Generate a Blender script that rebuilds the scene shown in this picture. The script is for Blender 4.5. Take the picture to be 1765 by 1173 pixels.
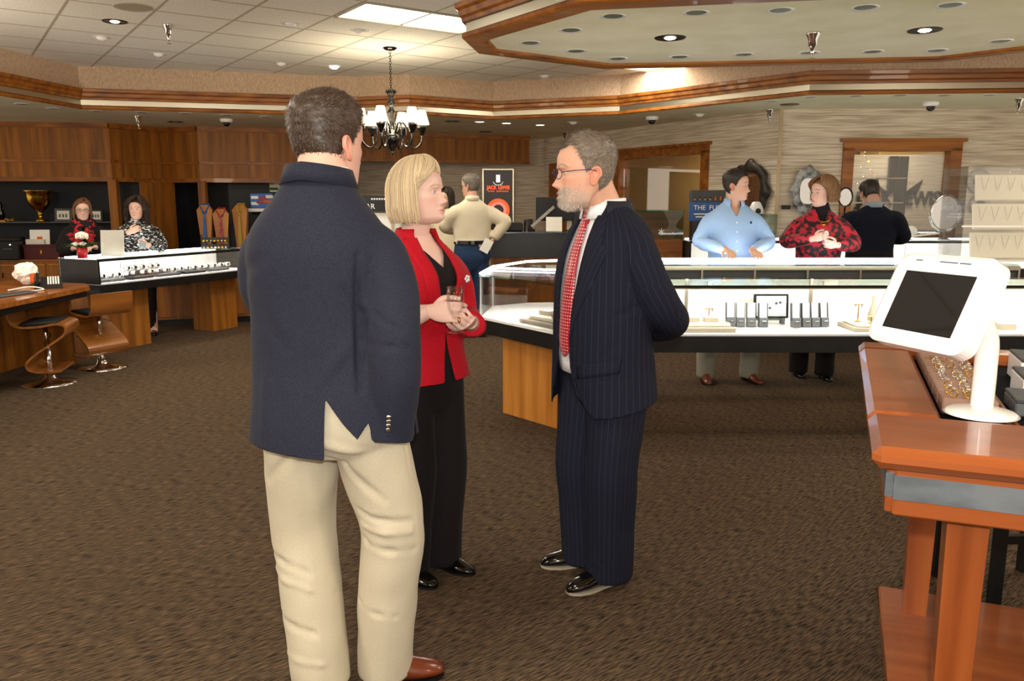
import bpy, math, random
import numpy as np
from mathutils import Vector, Matrix, geometry, bvhtree
random.seed(7); RNG = np.random.default_rng(11)
PI = math.pi
S = bpy.context.scene
COL = S.collection
for o in list(bpy.data.objects): bpy.data.objects.remove(o)

# ------------------------------------------------------------------ camera, world, light, exposure
cam_d = bpy.data.cameras.new('camera'); cam = bpy.data.objects.new('camera', cam_d); COL.objects.link(cam)
cam_d.sensor_width = 36; cam_d.lens = 1400/1765*36; cam_d.clip_start = .05
cam.location = (0, 0, 1.5); cam.rotation_euler = (math.radians(90-9.728), 0, 0)
S.camera = cam
S.view_settings.view_transform = 'Standard'; S.view_settings.look = 'None'
S.view_settings.exposure = 0.0; S.view_settings.gamma = 1; S.view_settings.use_curve_mapping = False
W = bpy.data.worlds.new('world'); S.world = W; W.use_nodes = True
W.node_tree.nodes['Background'].inputs[0].default_value = (1, .86, .68, 1)
W.node_tree.nodes['Background'].inputs[1].default_value = 1.0

def lamp(name, kind, loc, power, color=(1, 1, 1), rot=(0, 0, 0), parent=None, **kw):
    d = bpy.data.lights.new(name, kind); d.energy = power; d.color = color
    for k, v in kw.items(): setattr(d, k, v)
    o = bpy.data.objects.new(name, d); COL.objects.link(o); o.location = loc; o.rotation_euler = rot
    if parent: o.parent = parent
    return o
# the photographer's flash, just above the lens
lamp('camera_flash', 'SPOT', (.03, -.03, 1.63), 168, (1, .97, .93), (math.radians(82), 0, 0), spot_size=math.radians(105), spot_blend=.5, shadow_soft_size=.025)
# fluorescent panels: two stand in view (their housings are built below), the others hang over the part of the shop around the photographer
CEIL = 3.1; SOF = 2.6
GA = math.radians(34.9)                       # direction of the ceiling grid
def gdir(a, b): return (a*math.cos(GA)-b*math.sin(GA), a*math.sin(GA)+b*math.cos(GA))
PANELS = [(-.85+gdir(i*.66, j*.66)[0], 7.62+gdir(i*.66, j*.66)[1]) for i, j in ((0, 0), (5, 1), (-4, 0), (-6, -3), (-6, -8), (1, -8), (-10, -6))]
for i, (x, y) in enumerate(PANELS):
    lamp('fluorescent_light', 'AREA', (x, y, CEIL-.03), 34, (1, .93, .80), (0, 0, GA), shape='RECTANGLE', size=1.15, size_y=.58)

# unseen fill lamps added left, right and behind the camera to brighten the ceiling
for q in ((-5.3, 6.2, 2.25), (5.0, 4.4, 2.25), (-3.4, 1.0, 2.25), (2.9, .4, 2.25), (-.3, -1.3, 2.25)):
    lamp('ceiling_fill_light', 'POINT', q, 110, (1, .88, .70), shadow_soft_size=.3)
# ------------------------------------------------------------------ helpers
def lin(h):
    h = h.lstrip('#'); r = []
    for i in (0, 2, 4):
        c = int(h[i:i+2], 16)/255; r.append(c/12.92 if c <= .04045 else ((c+.055)/1.055)**2.4)
    return tuple(r)+(1,)
MATS = {}
def mat(name, col, rough=.55, metal=0, emit=None, estr=0, spec=.5, coat=0, trans=0, ior=1.45, sheen=0):
    m = bpy.data.materials.new(name); m.use_nodes = True; MATS[name] = m
    p = m.node_tree.nodes['Principled BSDF']
    if isinstance(col, str): col = lin(col)
    p.inputs['Base Color'].default_value = col
    p.inputs['Roughness'].default_value = rough; p.inputs['Metallic'].default_value = metal
    p.inputs['Specular IOR Level'].default_value = spec; p.inputs['Coat Weight'].default_value = coat
    p.inputs['Transmission Weight'].default_value = trans; p.inputs['IOR'].default_value = ior
    p.inputs['Sheen Weight'].default_value = sheen
    if emit:
        p.inputs['Emission Color'].default_value = lin(emit) if isinstance(emit, str) else emit
        p.inputs['Emission Strength'].default_value = estr
    return m
def N(m, t, **kw):
    n = m.node_tree.nodes.new(t)
    for k, v in kw.items(): setattr(n, k, v)
    return n
def L(m, a, b): m.node_tree.links.new(a, b)
def tex(m, c1, c2, scale=(8, 8, 8), nscale=1, detail=4, lo=.35, hi=.65, bump=0, rot=(0, 0, 0), bdist=.01, c3=None):
    """colour from stretched noise between c1 and c2, with an optional bump"""
    p = m.node_tree.nodes['Principled BSDF']
    tc = N(m, 'ShaderNodeTexCoord'); mp = N(m, 'ShaderNodeMapping'); mp0 = N(m, 'ShaderNodeMapping'); nz = N(m, 'ShaderNodeTexNoise'); cr = N(m, 'ShaderNodeValToRGB')
    mp0.inputs['Rotation'].default_value = rot; mp.inputs['Scale'].default_value = scale
    L(m, tc.outputs['Object'], mp0.inputs[0]); L(m, mp0.outputs[0], mp.inputs[0]); L(m, mp.outputs[0], nz.inputs['Vector'])
    nz.inputs['Scale'].default_value = nscale; nz.inputs['Detail'].default_value = detail
    e = cr.color_ramp.elements
    e[0].position = lo; e[1].position = hi
    e[0].color = lin(c1) if isinstance(c1, str) else c1; e[1].color = lin(c2) if isinstance(c2, str) else c2
    if c3:
        k = e.new((lo+hi)/2); k.color = lin(c3)
    L(m, nz.outputs['Fac'], cr.inputs[0]); L(m, cr.outputs[0], p.inputs['Base Color'])
    if bump:
        b = N(m, 'ShaderNodeBump'); b.inputs['Strength'].default_value = bump; b.inputs['Distance'].default_value = bdist
        L(m, nz.outputs['Fac'], b.inputs['Height']); L(m, b.outputs[0], p.inputs['Normal'])
    return m
def wood(name, c1, c2, axis='z', rough=.4, coat=.15, k=1.0):
    s = {'z': (14*k, 14*k, .9*k), 'x': (.9*k, 14*k, 14*k), 'y': (14*k, .9*k, 14*k)}[axis]
    return tex(mat(name, c1, rough, coat=coat), c1, c2, s, 1, 6, .3, .7, bump=.06, bdist=.004)
def glass(name, tint=(1, 1, 1, 1), refl=.10, rough=0.0):
    m = bpy.data.materials.new(name); m.use_nodes = True; MATS[name] = m
    nt = m.node_tree; nt.nodes.clear()
    out = N(m, 'ShaderNodeOutputMaterial'); mx = N(m, 'ShaderNodeMixShader'); tr = N(m, 'ShaderNodeBsdfTransparent'); gl = N(m, 'ShaderNodeBsdfGlossy'); lw = N(m, 'ShaderNodeLayerWeight'); mu = N(m, 'ShaderNodeMath', operation='MULTIPLY_ADD')
    tr.inputs[0].default_value = tint; gl.inputs['Roughness'].default_value = rough; lw.inputs[0].default_value = .35
    mu.inputs[1].default_value = .55; mu.inputs[2].default_value = refl*.5
    L(m, lw.outputs['Fresnel'], mu.inputs[0]); L(m, mu.outputs[0], mx.inputs[0]); L(m, tr.outputs[0], mx.inputs[1]); L(m, gl.outputs[0], mx.inputs[2]); L(m, mx.outputs[0], out.inputs[0])
    return m

def mesh_obj(name, V, F, m=None, parent=None, smooth=False):
    me = bpy.data.meshes.new(name)
    me.from_pydata([tuple(v) for v in V] if not isinstance(V, np.ndarray) else V.tolist(), [], F if isinstance(F, list) else [list(f) for f in F])
    if smooth: me.polygons.foreach_set('use_smooth', [True]*len(me.polygons))
    if m: me.materials.append(MATS[m] if isinstance(m, str) else m)
    o = bpy.data.objects.new(name, me); COL.objects.link(o)
    if parent: o.parent = parent
    return o
class B:
    """collects shapes for ONE mesh object"""
    def __init__(s): s.V = []; s.F = []
    def add(s, V, F):
        n = len(s.V); s.V += [tuple(v) for v in V]; s.F += [[i+n for i in f] for f in F]; return s
    def box(s, c, d, rz=0, rx=0, ry=0):
        R = Matrix.Rotation(rz, 3, 'Z') @ Matrix.Rotation(ry, 3, 'Y') @ Matrix.Rotation(rx, 3, 'X')
        V = [Vector(c)+R @ Vector((x*d[0]/2, y*d[1]/2, z*d[2]/2)) for z in (-1, 1) for y in (-1, 1) for x in (-1, 1)]
        return s.add(V, [[0, 2, 3, 1], [4, 5, 7, 6], [0, 1, 5, 4], [2, 6, 7, 3], [0, 4, 6, 2], [1, 3, 7, 5]])
    def rbox(s, c, d, b=.01, rz=0, rx=0, ry=0):
        """box with chamfered edges"""
        R = Matrix.Rotation(rz, 3, 'Z') @ Matrix.Rotation(ry, 3, 'Y') @ Matrix.Rotation(rx, 3, 'X')
        h = [q/2 for q in d]; V = []; idx = {}
        for sx in (-1, 1):
            for sy in (-1, 1):
                for sz in (-1, 1):
                    for a in range(3):
                        v = [sx*h[0], sy*h[1], sz*h[2]]; sg = (sx, sy, sz)
                        for q in range(3):
                            if q != a: v[q] -= sg[q]*b
                        idx[(sx, sy, sz, a)] = len(V); V.append(Vector(c)+R @ Vector(v))
        F = []
        for a in range(3):
            o1, o2 = (a+1) % 3, (a+2) % 3
            for sg in (-1, 1):
                f = []
                for u, w in ((-1, -1), (1, -1), (1, 1), (-1, 1)):
                    k = [0, 0, 0]; k[a] = sg; k[o1] = u; k[o2] = w; f.append(idx[tuple(k)+(a,)])
                F.append(f if sg > 0 else f[::-1])
            for u in (-1, 1):
                for w in (-1, 1):
                    q = []
                    for e, aa in ((-1, o1), (1, o1), (1, o2), (-1, o2)):
                        k = [0, 0, 0]; k[a] = e; k[o1] = u; k[o2] = w; q.append(idx[tuple(k)+(aa,)])
                    F.append(q if u*w > 0 else q[::-1])
        for sx in (-1, 1):
            for sy in (-1, 1):
                for sz in (-1, 1):
                    f = [idx[(sx, sy, sz, a)] for a in range(3)]; F.append(f if sx*sy*sz > 0 else f[::-1])
        return s.add(V, F)
    def prism(s, poly, z0, z1):
        n = len(poly); V = [(x, y, z0) for x, y in poly]+[(x, y, z1) for x, y in poly]
        return s.add(V, [list(range(n))[::-1], list(range(n, 2*n))]+[[i, (i+1) % n, n+(i+1) % n, n+i] for i in range(n)])
    def lathe(s, prof, c=(0, 0, 0), n=20, M=None):
        V = []; F = []
        for r, z in prof:
            for k in range(n):
                a = 2*PI*k/n; v = Vector((r*math.cos(a), r*math.sin(a), z))
                if M: v = M @ v
                V.append(v+Vector(c))
        m = len(prof)
        for j in range(m-1):
            for k in range(n):
                F.append([j*n+k, j*n+(k+1) % n, (j+1)*n+(k+1) % n, (j+1)*n+k])
        F.append([k for k in range(n)][::-1]); F.append([(m-1)*n+k for k in range(n)])
        return s.add(V, F)
    def cyl(s, p, q, r, r2=None, n=12):
        p, q = Vector(p), Vector(q); M = (q-p).to_track_quat('Z', 'Y').to_matrix()
        return s.lathe([(r, 0), (r2 if r2 is not None else r, (q-p).length)], p, n, M)
    def tube(s, pts, r, n=8, closed=False):
        V, F = tube_mesh(pts, r, n, closed); return s.add(V, F)
    def quad(s, a, b, c, d): return s.add([a, b, c, d], [[0, 1, 2, 3]])
    def build(s, name, m, parent=None, smooth=False, auto=None):
        o = mesh_obj(name, s.V, s.F, m, parent, smooth)
        if auto:
            o.data.polygons.foreach_set('use_smooth', [True]*len(o.data.polygons)); o.data.set_sharp_from_angle(angle=math.radians(auto))
        return o
def catmull(P, n):
    P = np.asarray(P, float); k = len(P)
    if k < 3: t = np.linspace(0, 1, n)[:, None]; return P[0]*(1-t)+P[-1]*t
    Q = np.vstack([2*P[0]-P[1], P, 2*P[-1]-P[-2]]); out = []
    for t in np.linspace(0, k-1-1e-9, n):
        i = int(t); f = t-i; a, b, c, d = Q[i:i+4]
        out.append(.5*((2*b)+(-a+c)*f+(2*a-5*b+4*c-d)*f*f+(-a+3*b-3*c+d)*f**3))
    return np.array(out)
def tube_mesh(pts, r, n=8, closed=False, ref=None):
    """r: one radius, a list of radii, or a list of (ra, rb)"""
    P = np.asarray(pts, float); k = len(P)
    R = np.array([(q, q) if np.isscalar(q) else q for q in (r if isinstance(r, (list, np.ndarray)) else [r]*k)], float)
    T = np.zeros_like(P)
    for i in range(k):
        a, b = (P[(i-1) % k], P[(i+1) % k]) if closed else (P[max(i-1, 0)], P[min(i+1, k-1)])
        T[i] = (b-a)/(np.linalg.norm(b-a)+1e-9)
    u = np.asarray(ref, float) if ref is not None else (np.array([0, 0, 1.]) if abs(T[0][2]) < .9 else np.array([0, 1., 0]))
    V = []; ang = np.linspace(0, 2*PI, n, endpoint=False)
    for i in range(k):
        u = u-T[i]*np.dot(u, T[i]); u /= np.linalg.norm(u)+1e-9; w = np.cross(T[i], u)
        V.append(P[i]+np.outer(np.cos(ang)*R[i][0], w)+np.outer(np.sin(ang)*R[i][1], u))
    V = np.vstack(V); F = []
    for j in range(k if closed else k-1):
        a, b = j*n, ((j+1) % k)*n
        for q in range(n): F.append([a+q, a+(q+1) % n, b+(q+1) % n, b+q])
    if not closed: F += [list(range(n))[::-1], [(k-1)*n+q for q in range(n)]]
    return V, F
def empty(name, loc=(0, 0, 0), rz=0):
    o = bpy.data.objects.new(name, None); COL.objects.link(o); o.location = loc; o.rotation_euler = (0, 0, rz); o.empty_display_size = .1
    return o
def tag(o, label, cat, group=None):
    o['label'] = label; o['category'] = cat
    if group: o['group'] = group
    return o
def thing(name, label, cat, loc=(0, 0, 0), rz=0, group=None): return tag(empty(name, loc, rz), label, cat, group)
def struct(o): o['kind'] = 'structure'; return o
def clone(root, loc=None, rz=None, label=None, group=None):
    r = root.copy(); COL.objects.link(r)
    if loc is not None: r.location = loc
    if rz is not None: r.rotation_euler = (0, 0, rz)
    if label: r['label'] = label
    if group: r['group'] = group
    for ch in list(root.children):
        c = ch.copy(); COL.objects.link(c); c.parent = r
        for g in list(ch.children):
            d = g.copy(); COL.objects.link(d); d.parent = c
    return r
def text(name, s, size, loc, rot, m, parent=None, depth=.002, align='CENTER', sx=1.0, bold=0):
    cu = bpy.data.curves.new('txt', 'FONT'); cu.body = s; cu.size = size; cu.extrude = depth; cu.align_x = align; cu.align_y = 'CENTER'; cu.offset = bold
    t = bpy.data.objects.new('txt', cu); COL.objects.link(t)
    me = bpy.data.meshes.new_from_object(t.evaluated_get(bpy.context.evaluated_depsgraph_get())); bpy.data.objects.remove(t)
    me.materials.clear(); me.materials.append(MATS[m])
    o = bpy.data.objects.new(name, me); COL.objects.link(o); o.location = loc; o.rotation_euler = rot; o.scale = (sx, 1, 1)
    if parent: o.parent = parent
    return o
def sweep(poly, prof, closed=True):
    """profile [(inward offset, z)] swept round a polygon with mitred corners (interior to the left of travel)"""
    n = len(poly); P = [Vector(p) for p in poly]; V = []; F = []; m = len(prof)
    for i in range(n):
        a = P[i]-P[i-1] if (closed or i > 0) else P[1]-P[0]
        b = P[(i+1) % n]-P[i] if (closed or i < n-1) else P[i]-P[i-1]
        a.normalize(); b.normalize(); na = Vector((-a.y, a.x)); nb = Vector((-b.y, b.x)); t = (na+nb); t = t/max(.25, t.dot(na))
        for o, z in prof: q = P[i]+t*o; V.append((q.x, q.y, z))
    for i in range(n if closed else n-1):
        for j in range(m-1):
            a, b = i*m+j, ((i+1) % n)*m+j; F.append([a, b, b+1, a+1])
    return V, F

# ------------------------------------------------------------------ materials of the place
tex(mat('carpet', '#5a4632', .95, spec=.1), '#2b241f', '#66533f', (19, 200, 1), 1, 5, .39, .60, bump=.4, rot=(0, 0, -GA-.06), bdist=.006)
tex(mat('ceiling_tile', '#e8e6dd', .9, spec=.1), '#dedbd0', '#f0eee6', (60, 60, 60), 1, 3, .3, .6, bump=.15, bdist=.004)
mat('grid_bar', '#b5ac98', .6)
tex(mat('soffit_paint', '#e4dcbd', .85, spec=.15), '#dfd7b6', '#e9e2c6', (3, 3, 3))
tex(mat('wallpaper', '#b79b78', .85, spec=.1), '#b49a80', '#d0b69c', (60, 60, 25), 1, 4, .3, .7, bump=.1, bdist=.003)
tex(mat('grasscloth', '#c4b39a', .8, spec=.15), '#a4927c', '#dccfba', (2.2, 2.2, 60), 1, 5, .28, .62, bump=.25, bdist=.006)
tex(mat('plain_wall', '#b9a482', .9), '#b09a78', '#c0ab8a', (2, 2, 2))
tex(mat('office_wall', '#c9a970', .9), '#c4a268', '#cfb078', (2, 2, 2))
wood('wood_wall', '#70400d', '#a8681c', 'z', .5, 0)
wood('wood_trim', '#6e390d', '#a8661c', 'x', .42, .1)

wood('wood_cherry', '#7d3c18', '#a65a2c', 'y', .3, .5)
wood('wood_cherry_z', '#7d3c18', '#a65a2c', 'z', .32, .4)
wood('wood_maple', '#a8641f', '#cf8c3e', 'z', .4, .2)
wood('wood_stool', '#6b3c14', '#a8692c', 'x', .3, .4)
wood('wood_desk', '#7a4315', '#a9662a', 'x', .25, .4)
mat('brushed_metal', '#b9b2a0', .28, 1); mat('chrome', '#e8e8e8', .08, 1); mat('steel', '#9a938a', .4, .35); mat('dark_metal', '#26241f', .35, .8)
tex(MATS['steel'], '#7f7972', '#a9a39b', (2, 2, 90), 1, 3)
mat('black_gloss', '#0b0a09', .12, coat=.5); mat('black_matte', '#0c0c0d', .5); tex(mat('black_laminate', '#111112', .35), '#0c0c0d', '#161618', (5, 5, 5))
tex(mat('navy_back', '#0d1118', .6), '#0a0e15', '#121824', (3, 3, 3)); mat('white_gloss', '#f6f5f3', .25, coat=.2); mat('white_matte', '#f0eee8', .7); mat('cream', '#ece4d0', .7)
mat('tray_grey', '#a89f8c', .7); mat('dark_grey', '#3c3e40', .5); mat('mid_grey', '#5c6063', .6); mat('paper', '#e6e2d8', .8); mat('gold', '#c89b3c', .22, 1); mat('silver', '#dcdcdc', .12, 1)
mat('lens_off', '#6f7a68', .25, spec=.6); mat('lamp_on', '#ffffff', .5, emit='#fff2dc', estr=9); mat('panel_on', '#ffffff', .5, emit='#fff6e6', estr=4.5)
mat('led', '#ffffff', .5, emit='#eef0ff', estr=9); mat('red_gloss', '#a3141f', .35); mat('velvet_black', '#0a0c10', .9, spec=.1); tex(mat('band_metal', '#7d868d', .3, .6), '#6d767d', '#959da4', (6, 6, 14))
glass('clear_glass'); glass('edge_glass', (.45, .68, .58, 1), .12); glass('tint_glass', (.80, .86, .83, 1), .05)
for n_ in MATS['tint_glass'].node_tree.nodes:
    if n_.type == 'MATH': n_.inputs[1].default_value = .25

# ------------------------------------------------------------------ the shell of the shop
fl = struct(mesh_obj('floor', [(-10, -4, 0), (9, -4, 0), (9, 18, 0), (-10, 18, 0)], [[0, 1, 2, 3]], 'carpet'))
PIT = [(-6.3, 3.0), (-4.6, -1.6), (5.2, -2.2), (6.6, 1.5), (6.4, 6.8), (5.28, 8.69), (3.134, 8.875), (1.394, 10.864), (-.259, 11.512), (-1.322, 10.83), (-2.02, 11.05), (-5.228, 10.19), (-5.43, 8.92)]
def inside(p, poly):
    c = False; n = len(poly)
    for i in range(n):
        (x1, y1), (x2, y2) = poly[i], poly[i-1]
        if (y1 > p[1]) != (y2 > p[1]) and p[0] < (x2-x1)*(p[1]-y1)/(y2-y1)+x1: c = not c
    return c
OUT = [(-10, -4), (9, -4), (9, 18), (-10, 18)]
tri = geometry.tessellate_polygon([[Vector((x, y, 0)) for x, y in OUT], [Vector((x, y, 0)) for x, y in PIT]])
allp = OUT+PIT
b = B(); b.add([(x, y, SOF) for x, y in allp], [list(t) for t in tri]); struct(b.build('ceiling_soffit', 'soffit_paint'))
LOW = [(0, SOF-.001), (.02, SOF-.001), (.032, SOF+.012), (.03, SOF+.035), (.015, SOF+.045), (0, SOF+.046)]
MET = [(0, SOF+.046), (.004, SOF+.05), (.004, SOF+.11), (0, SOF+.112)]
UPP = [(0, SOF+.112), (.03, SOF+.112), (.034, SOF+.135), (.05, SOF+.15), (.054, SOF+.185), (.075, SOF+.20), (.08, SOF+.232), (.06, SOF+.24), (0, SOF+.24)]
def fascia(poly, tag_):
    w = struct(mesh_obj('wall_'+tag_, *sweep(poly, [(0, SOF+.2), (0, CEIL+.02)]), 'wallpaper'))
    for nm, pr, mt in (('lower_moulding', LOW, 'wood_trim'), ('metal_strip', MET, 'brushed_metal'), ('crown_moulding', UPP, 'wood_trim')):
        mesh_obj(nm, *sweep(poly, pr), mt, w)
    return w
fascia(PIT, 'soffit')
# suspended ceiling: every tile a piece of its own in a metal grid
TS = .66
ceil = struct(mesh_obj('ceiling', [(-10, -4, CEIL+.03), (9, -4, CEIL+.03), (9, 18, CEIL+.03), (-10, 18, CEIL+.03)], [[0, 3, 2, 1]], 'plain_wall'))
h = TS/2-.012
tb = B(); tb.add([(-h, -h, 0), (h, -h, 0), (h, h, 0), (-h, h, 0), (-h-.01, -h-.01, .012), (h+.01, -h-.01, .012), (h+.01, h+.01, .012), (-h-.01, h+.01, .012)],
                 [[0, 3, 2, 1], [0, 1, 5, 4], [1, 2, 6, 5], [2, 3, 7, 6], [3, 0, 4, 7], [4, 5, 6, 7]])
tile0 = None
O = (-.85, 7.62)        # a panel sits here, two tiles long
used = set()
def cell(i, j): q = gdir(i*TS, j*TS); return (O[0]+q[0], O[1]+q[1])
PCELL = set()
for (x, y) in PANELS:
    dx, dy = x-O[0], y-O[1]; i = (dx*math.cos(GA)+dy*math.sin(GA))/TS; j = (-dx*math.sin(GA)+dy*math.cos(GA))/TS
    for k in (-.5, .5): PCELL.add((round(i+k+.5), round(j)))
for i in range(-14, 18):
    for j in range(-16, 14):
        x, y = cell(i-.5, j)
        if (i, j) in PCELL or y < 3.2 or y > 12.5: continue
        if not inside((x, y), PIT) and not any(inside((x+dx, y+dy), PIT) for dx in (-.46, .46) for dy in (-.46, .46)): continue
        u = (x/max(y, .1))
        if abs(u) > .74: continue
        if tile0 is None: tile0 = tb.build('ceiling_tile', 'ceiling_tile', ceil); t = tile0
        else: t = tile0.copy(); COL.objects.link(t)
        t.parent = ceil; t.location = (x, y, CEIL); t.rotation_euler = (0, 0, GA)
g = B()
for i in range(-15, 19):
    p, q = cell(i-1, -18), cell(i-1, 16); g.box(((p[0]+q[0])/2, (p[1]+q[1])/2, CEIL+.005), (.024, 34*TS, .012), GA)
for j in range(-17, 15):
    p, q = cell(-16, j-.5), cell(18, j-.5); g.box(((p[0]+q[0])/2, (p[1]+q[1])/2, CEIL+.0045), (34*TS, .024, .012), GA)
g.build('grid_bars', 'grid_bar', ceil)
# wider ceiling behind the photographer is left to the slab; panels
for i, (x, y) in enumerate(PANELS[:2]):
    t = thing('fluorescent_panel', ['large bright fluorescent panel in the tiled ceiling near the chandelier', 'small sliver of lit fluorescent panel beyond the wooden canopy'][i], 'ceiling light', (x, y, CEIL), GA)
    f = B(); w, d = TS*2, TS
    for sx in (-1, 1): f.box((sx*(w/2-.02), 0, .0), (.03, d-.02, .02))
    for sy in (-1, 1): f.box((0, sy*(d/2-.02), .0), (w-.02, .03, .02))
    f.build('frame', 'grid_bar', t); B().box((0, 0, .004), (w-.06, d-.06, .006)).build('diffuser', 'panel_on', t)
# dropped canopy over the centre island
CIN = [(.47, 5.0), (3.3, 4.45), (3.95, 5.2), (3.80, 6.17), (3.35, 6.66), (.82, 7.0), (-.112, 6.34), (-.177, 5.92)]
V, F = sweep(CIN, [(-.13, 0), (0, 0)]); n = len(CIN); COUT = [(V[2*i][0], V[2*i][1]) for i in range(n)]
cn = struct(mesh_obj('ceiling_canopy', [(x, y, SOF+.02) for x, y in CIN], [list(range(n))[::-1]], 'soffit_paint'))
RC = COUT[::-1]
mesh_obj('canopy_side', *sweep(RC, [(0, SOF+.2), (0, CEIL+.02)]), 'wallpaper', cn)
for nm, pr, mt in (('lower_moulding', LOW, 'wood_trim'), ('metal_strip', MET, 'brushed_metal'), ('crown_moulding', UPP, 'wood_trim')):
    mesh_obj(nm, *sweep(RC, pr), mt, cn)
mesh_obj('bottom_rim', *sweep(CIN, [(-.135, SOF), (-.02, SOF-.006), (0, SOF+.004), (.004, SOF+.02)]), 'wood_trim', cn)
# ------------------------------------------------------------------ walls
TT = math.atan(240/1400)
def ray(x, y):
    u, v = (x-882.5)/1400, -(y-586.5)/1400
    return Vector((u, math.cos(TT)+v*math.sin(TT), v*math.cos(TT)-math.sin(TT)))
def atz(x, y, z): r = ray(x, y); k = (z-1.5)/r.z; return Vector((r.x*k, r.y*k, z))
def atY(x, y, Y): r = ray(x, y); k = Y/r.y; return Vector((r.x*k, Y, 1.5+r.z*k))
def slab(b, p, q, z0, z1, t=.05, off=0):
    """vertical slab from p to q; off pushes it to the far side (left of travel)"""
    p, q = Vector(p), Vector(q); d = (q-p).normalized(); nn = Vector((-d.y, d.x))
    a, c = p+nn*off, q+nn*off
    b.prism([tuple(a), tuple(c), tuple(c+nn*t), tuple(a+nn*t)], z0, z1); return b
def lerp2(p, q, t): return (p[0]+(q[0]-p[0])*t, p[1]+(q[1]-p[1])*t)
WL = [(-9.6, 11.45), (-5.79, 12.0), (-5.36, 12.8), (-4.71, 12.5), (-3.0, 13.05), (.30, 14.4)]
wl = struct(empty('wall_left'))
for i in range(5):
    p, q = WL[i], WL[i+1]; zb = 1.80 if i < 4 else 2.16
    n_ = max(1, round(math.dist(p, q)/1.2))
    for k in range(n_):
        a, c = lerp2(p, q, k/n_), lerp2(p, q, (k+1)/n_)
        slab(B(), a, c, zb+.04, 2.05, .04).build('panel', 'wood_wall', wl) if i < 4 else None
        slab(B(), a, c, 2.09 if i < 4 else zb, SOF-.06, .04).build('panel', 'wood_wall', wl)
    slab(B(), p, q, SOF-.07, SOF, .12, -.05).build('crown_moulding', 'wood_trim', wl)
    slab(B(), p, q, 2.05 if i < 4 else zb-.03, 2.09 if i < 4 else zb+.02, .09, -.025).build('rail_moulding', 'wood_trim', wl)
    if i < 4: slab(B(), p, q, 1.78, 1.84, .08, -.015).build('lower_rail', 'wood_trim', wl)
for p, q, m in (((-9.6, 12.0), (-5.6, 12.55), 'navy_back'), ((-5.6, 12.55), (-5.2, 13.3), 'navy_back'), ((-5.2, 13.3), (-4.5, 13.1), 'black_matte'), ((-4.5, 13.1), (-2.6, 13.7), 'black_matte')):
    slab(B(), p, q, .6, 2.1, .05).build('niche_back', m, wl)
def postw(p, w, name='post', z0=0, z1=1.8): B().box((p[0], p[1]+.02, (z0+z1)/2), (w, .10, z1-z0)).build(name, 'wood_wall', wl)
postw((-5.79, 11.99), .12); postw((-4.68, 12.48), .11)
slab(B(), lerp2(WL[1], WL[2], .52), WL[2], 0, 1.8, .05).build('column_panel', 'wood_wall', wl)
slab(B(), WL[2], lerp2(WL[2], WL[3], .18), 0, 1.8, .05).build('column_panel', 'wood_wall', wl)
slab(B(), (-9.6, 12.0), (-5.75, 12.5), 1.19, 1.205, .02, -.25).build('shelf_edge', 'black_gloss', wl)
B().prism([(-9.6, 11.7), (-5.75, 12.2), (-5.75, 12.55), (-9.6, 12.0)], 1.185, 1.2).build('shelf', 'black_gloss', wl)
# grasscloth walls: behind the header, the diagonal one with a door and an opening, and the one that faces the camera
def wall(name, p, q, holes, m, z1=SOF, t=.10):
    p, q = Vector(p), Vector(q); D = (q-p).length; d = (q-p)/D; b = B(); s = 0
    for (a, c, h0, h1) in holes:
        slab(b, p+d*s, p+d*a, 0, z1, t)
        if h0 > 0: slab(b, p+d*a, p+d*c, 0, h0, t)
        slab(b, p+d*a, p+d*c, h1, z1, t); s = c
    slab(b, p+d*s, q, 0, z1, t); return struct(b.build(name, m))
wall('wall_back', (-5.2, 15.2), (.62, 14.95), [], 'grasscloth')
D0, D1 = Vector((.576, 14.85)), Vector((3.257, 10.19)); dd = (D1-D0).normalized(); DL = (D1-D0).length
wall('wall_diagonal', D0, D1, [(2.15, 4.15, .95, 2.16)], 'grasscloth')
wall('wall_right', (3.257, 10.19), (9, 10.0), [(.82, 2.16, .95, 2.12)], 'grasscloth')
struct(slab(B(), (3.25, 10.18), (3.29, 10.17), 0, SOF, .02, -.02).build('trim_1', 'plain_wall'))
def frame(name, p, q, z0, z1, w=.13, top=.13, glassm='clear_glass'):
    p, q = Vector(p), Vector(q); d = (q-p).normalized(); f = struct(empty(name))
    for a, c in ((p-d*w*.3, p+d*w*.7), (q-d*w*.7, q+d*w*.3)): slab(B(), a, c, z0, z1+.02, .17, -.04).build('jamb', 'wood_trim', f)
    slab(B(), p-d*w*.3, q+d*w*.3, z1-.02, z1+top-.04, .17, -.04).build('head', 'wood_trim', f)
    slab(B(), p-d*(w*.3+.04), q+d*(w*.3+.04), z1+top-.04, z1+top, .20, -.07).build('cap_moulding', 'wood_trim', f)
    slab(B(), p-d*w*.3, q+d*w*.3, z0-.05, z0, .17, -.06).build('sill', 'wood_trim', f)
    if glassm: slab(B(), p+d*w*.7, q-d*w*.7, z0, z1, .008, .06).build('pane', glassm, f)
    return f
frame('window_1', D0+dd*2.15, D0+dd*4.15, .95, 2.16)
R0 = Vector((3.257, 10.19)); rd = Vector((9-3.257, -.19)).normalized()
frame('window_2', R0+rd*.82, R0+rd*2.16, .95, 2.12)
dr = struct(empty('door_1'))
slab(B(), D0+dd*.25, D0+dd*1.25, 0, 2.15, .06, -.06).build('frame', 'wood_trim', dr)
slab(B(), D0+dd*.35, D0+dd*1.15, 0, 2.05, .03, -.09).build('leaf', 'wood_wall', dr); B().cyl((D0.x+dd.x*1.05-.13, D0.y+dd.y*1.05-.08, 1.0), (D0.x+dd.x*1.05-.19, D0.y+dd.y*1.05-.11, 1.0), .025).build('knob', 'brushed_metal', dr)
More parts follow.
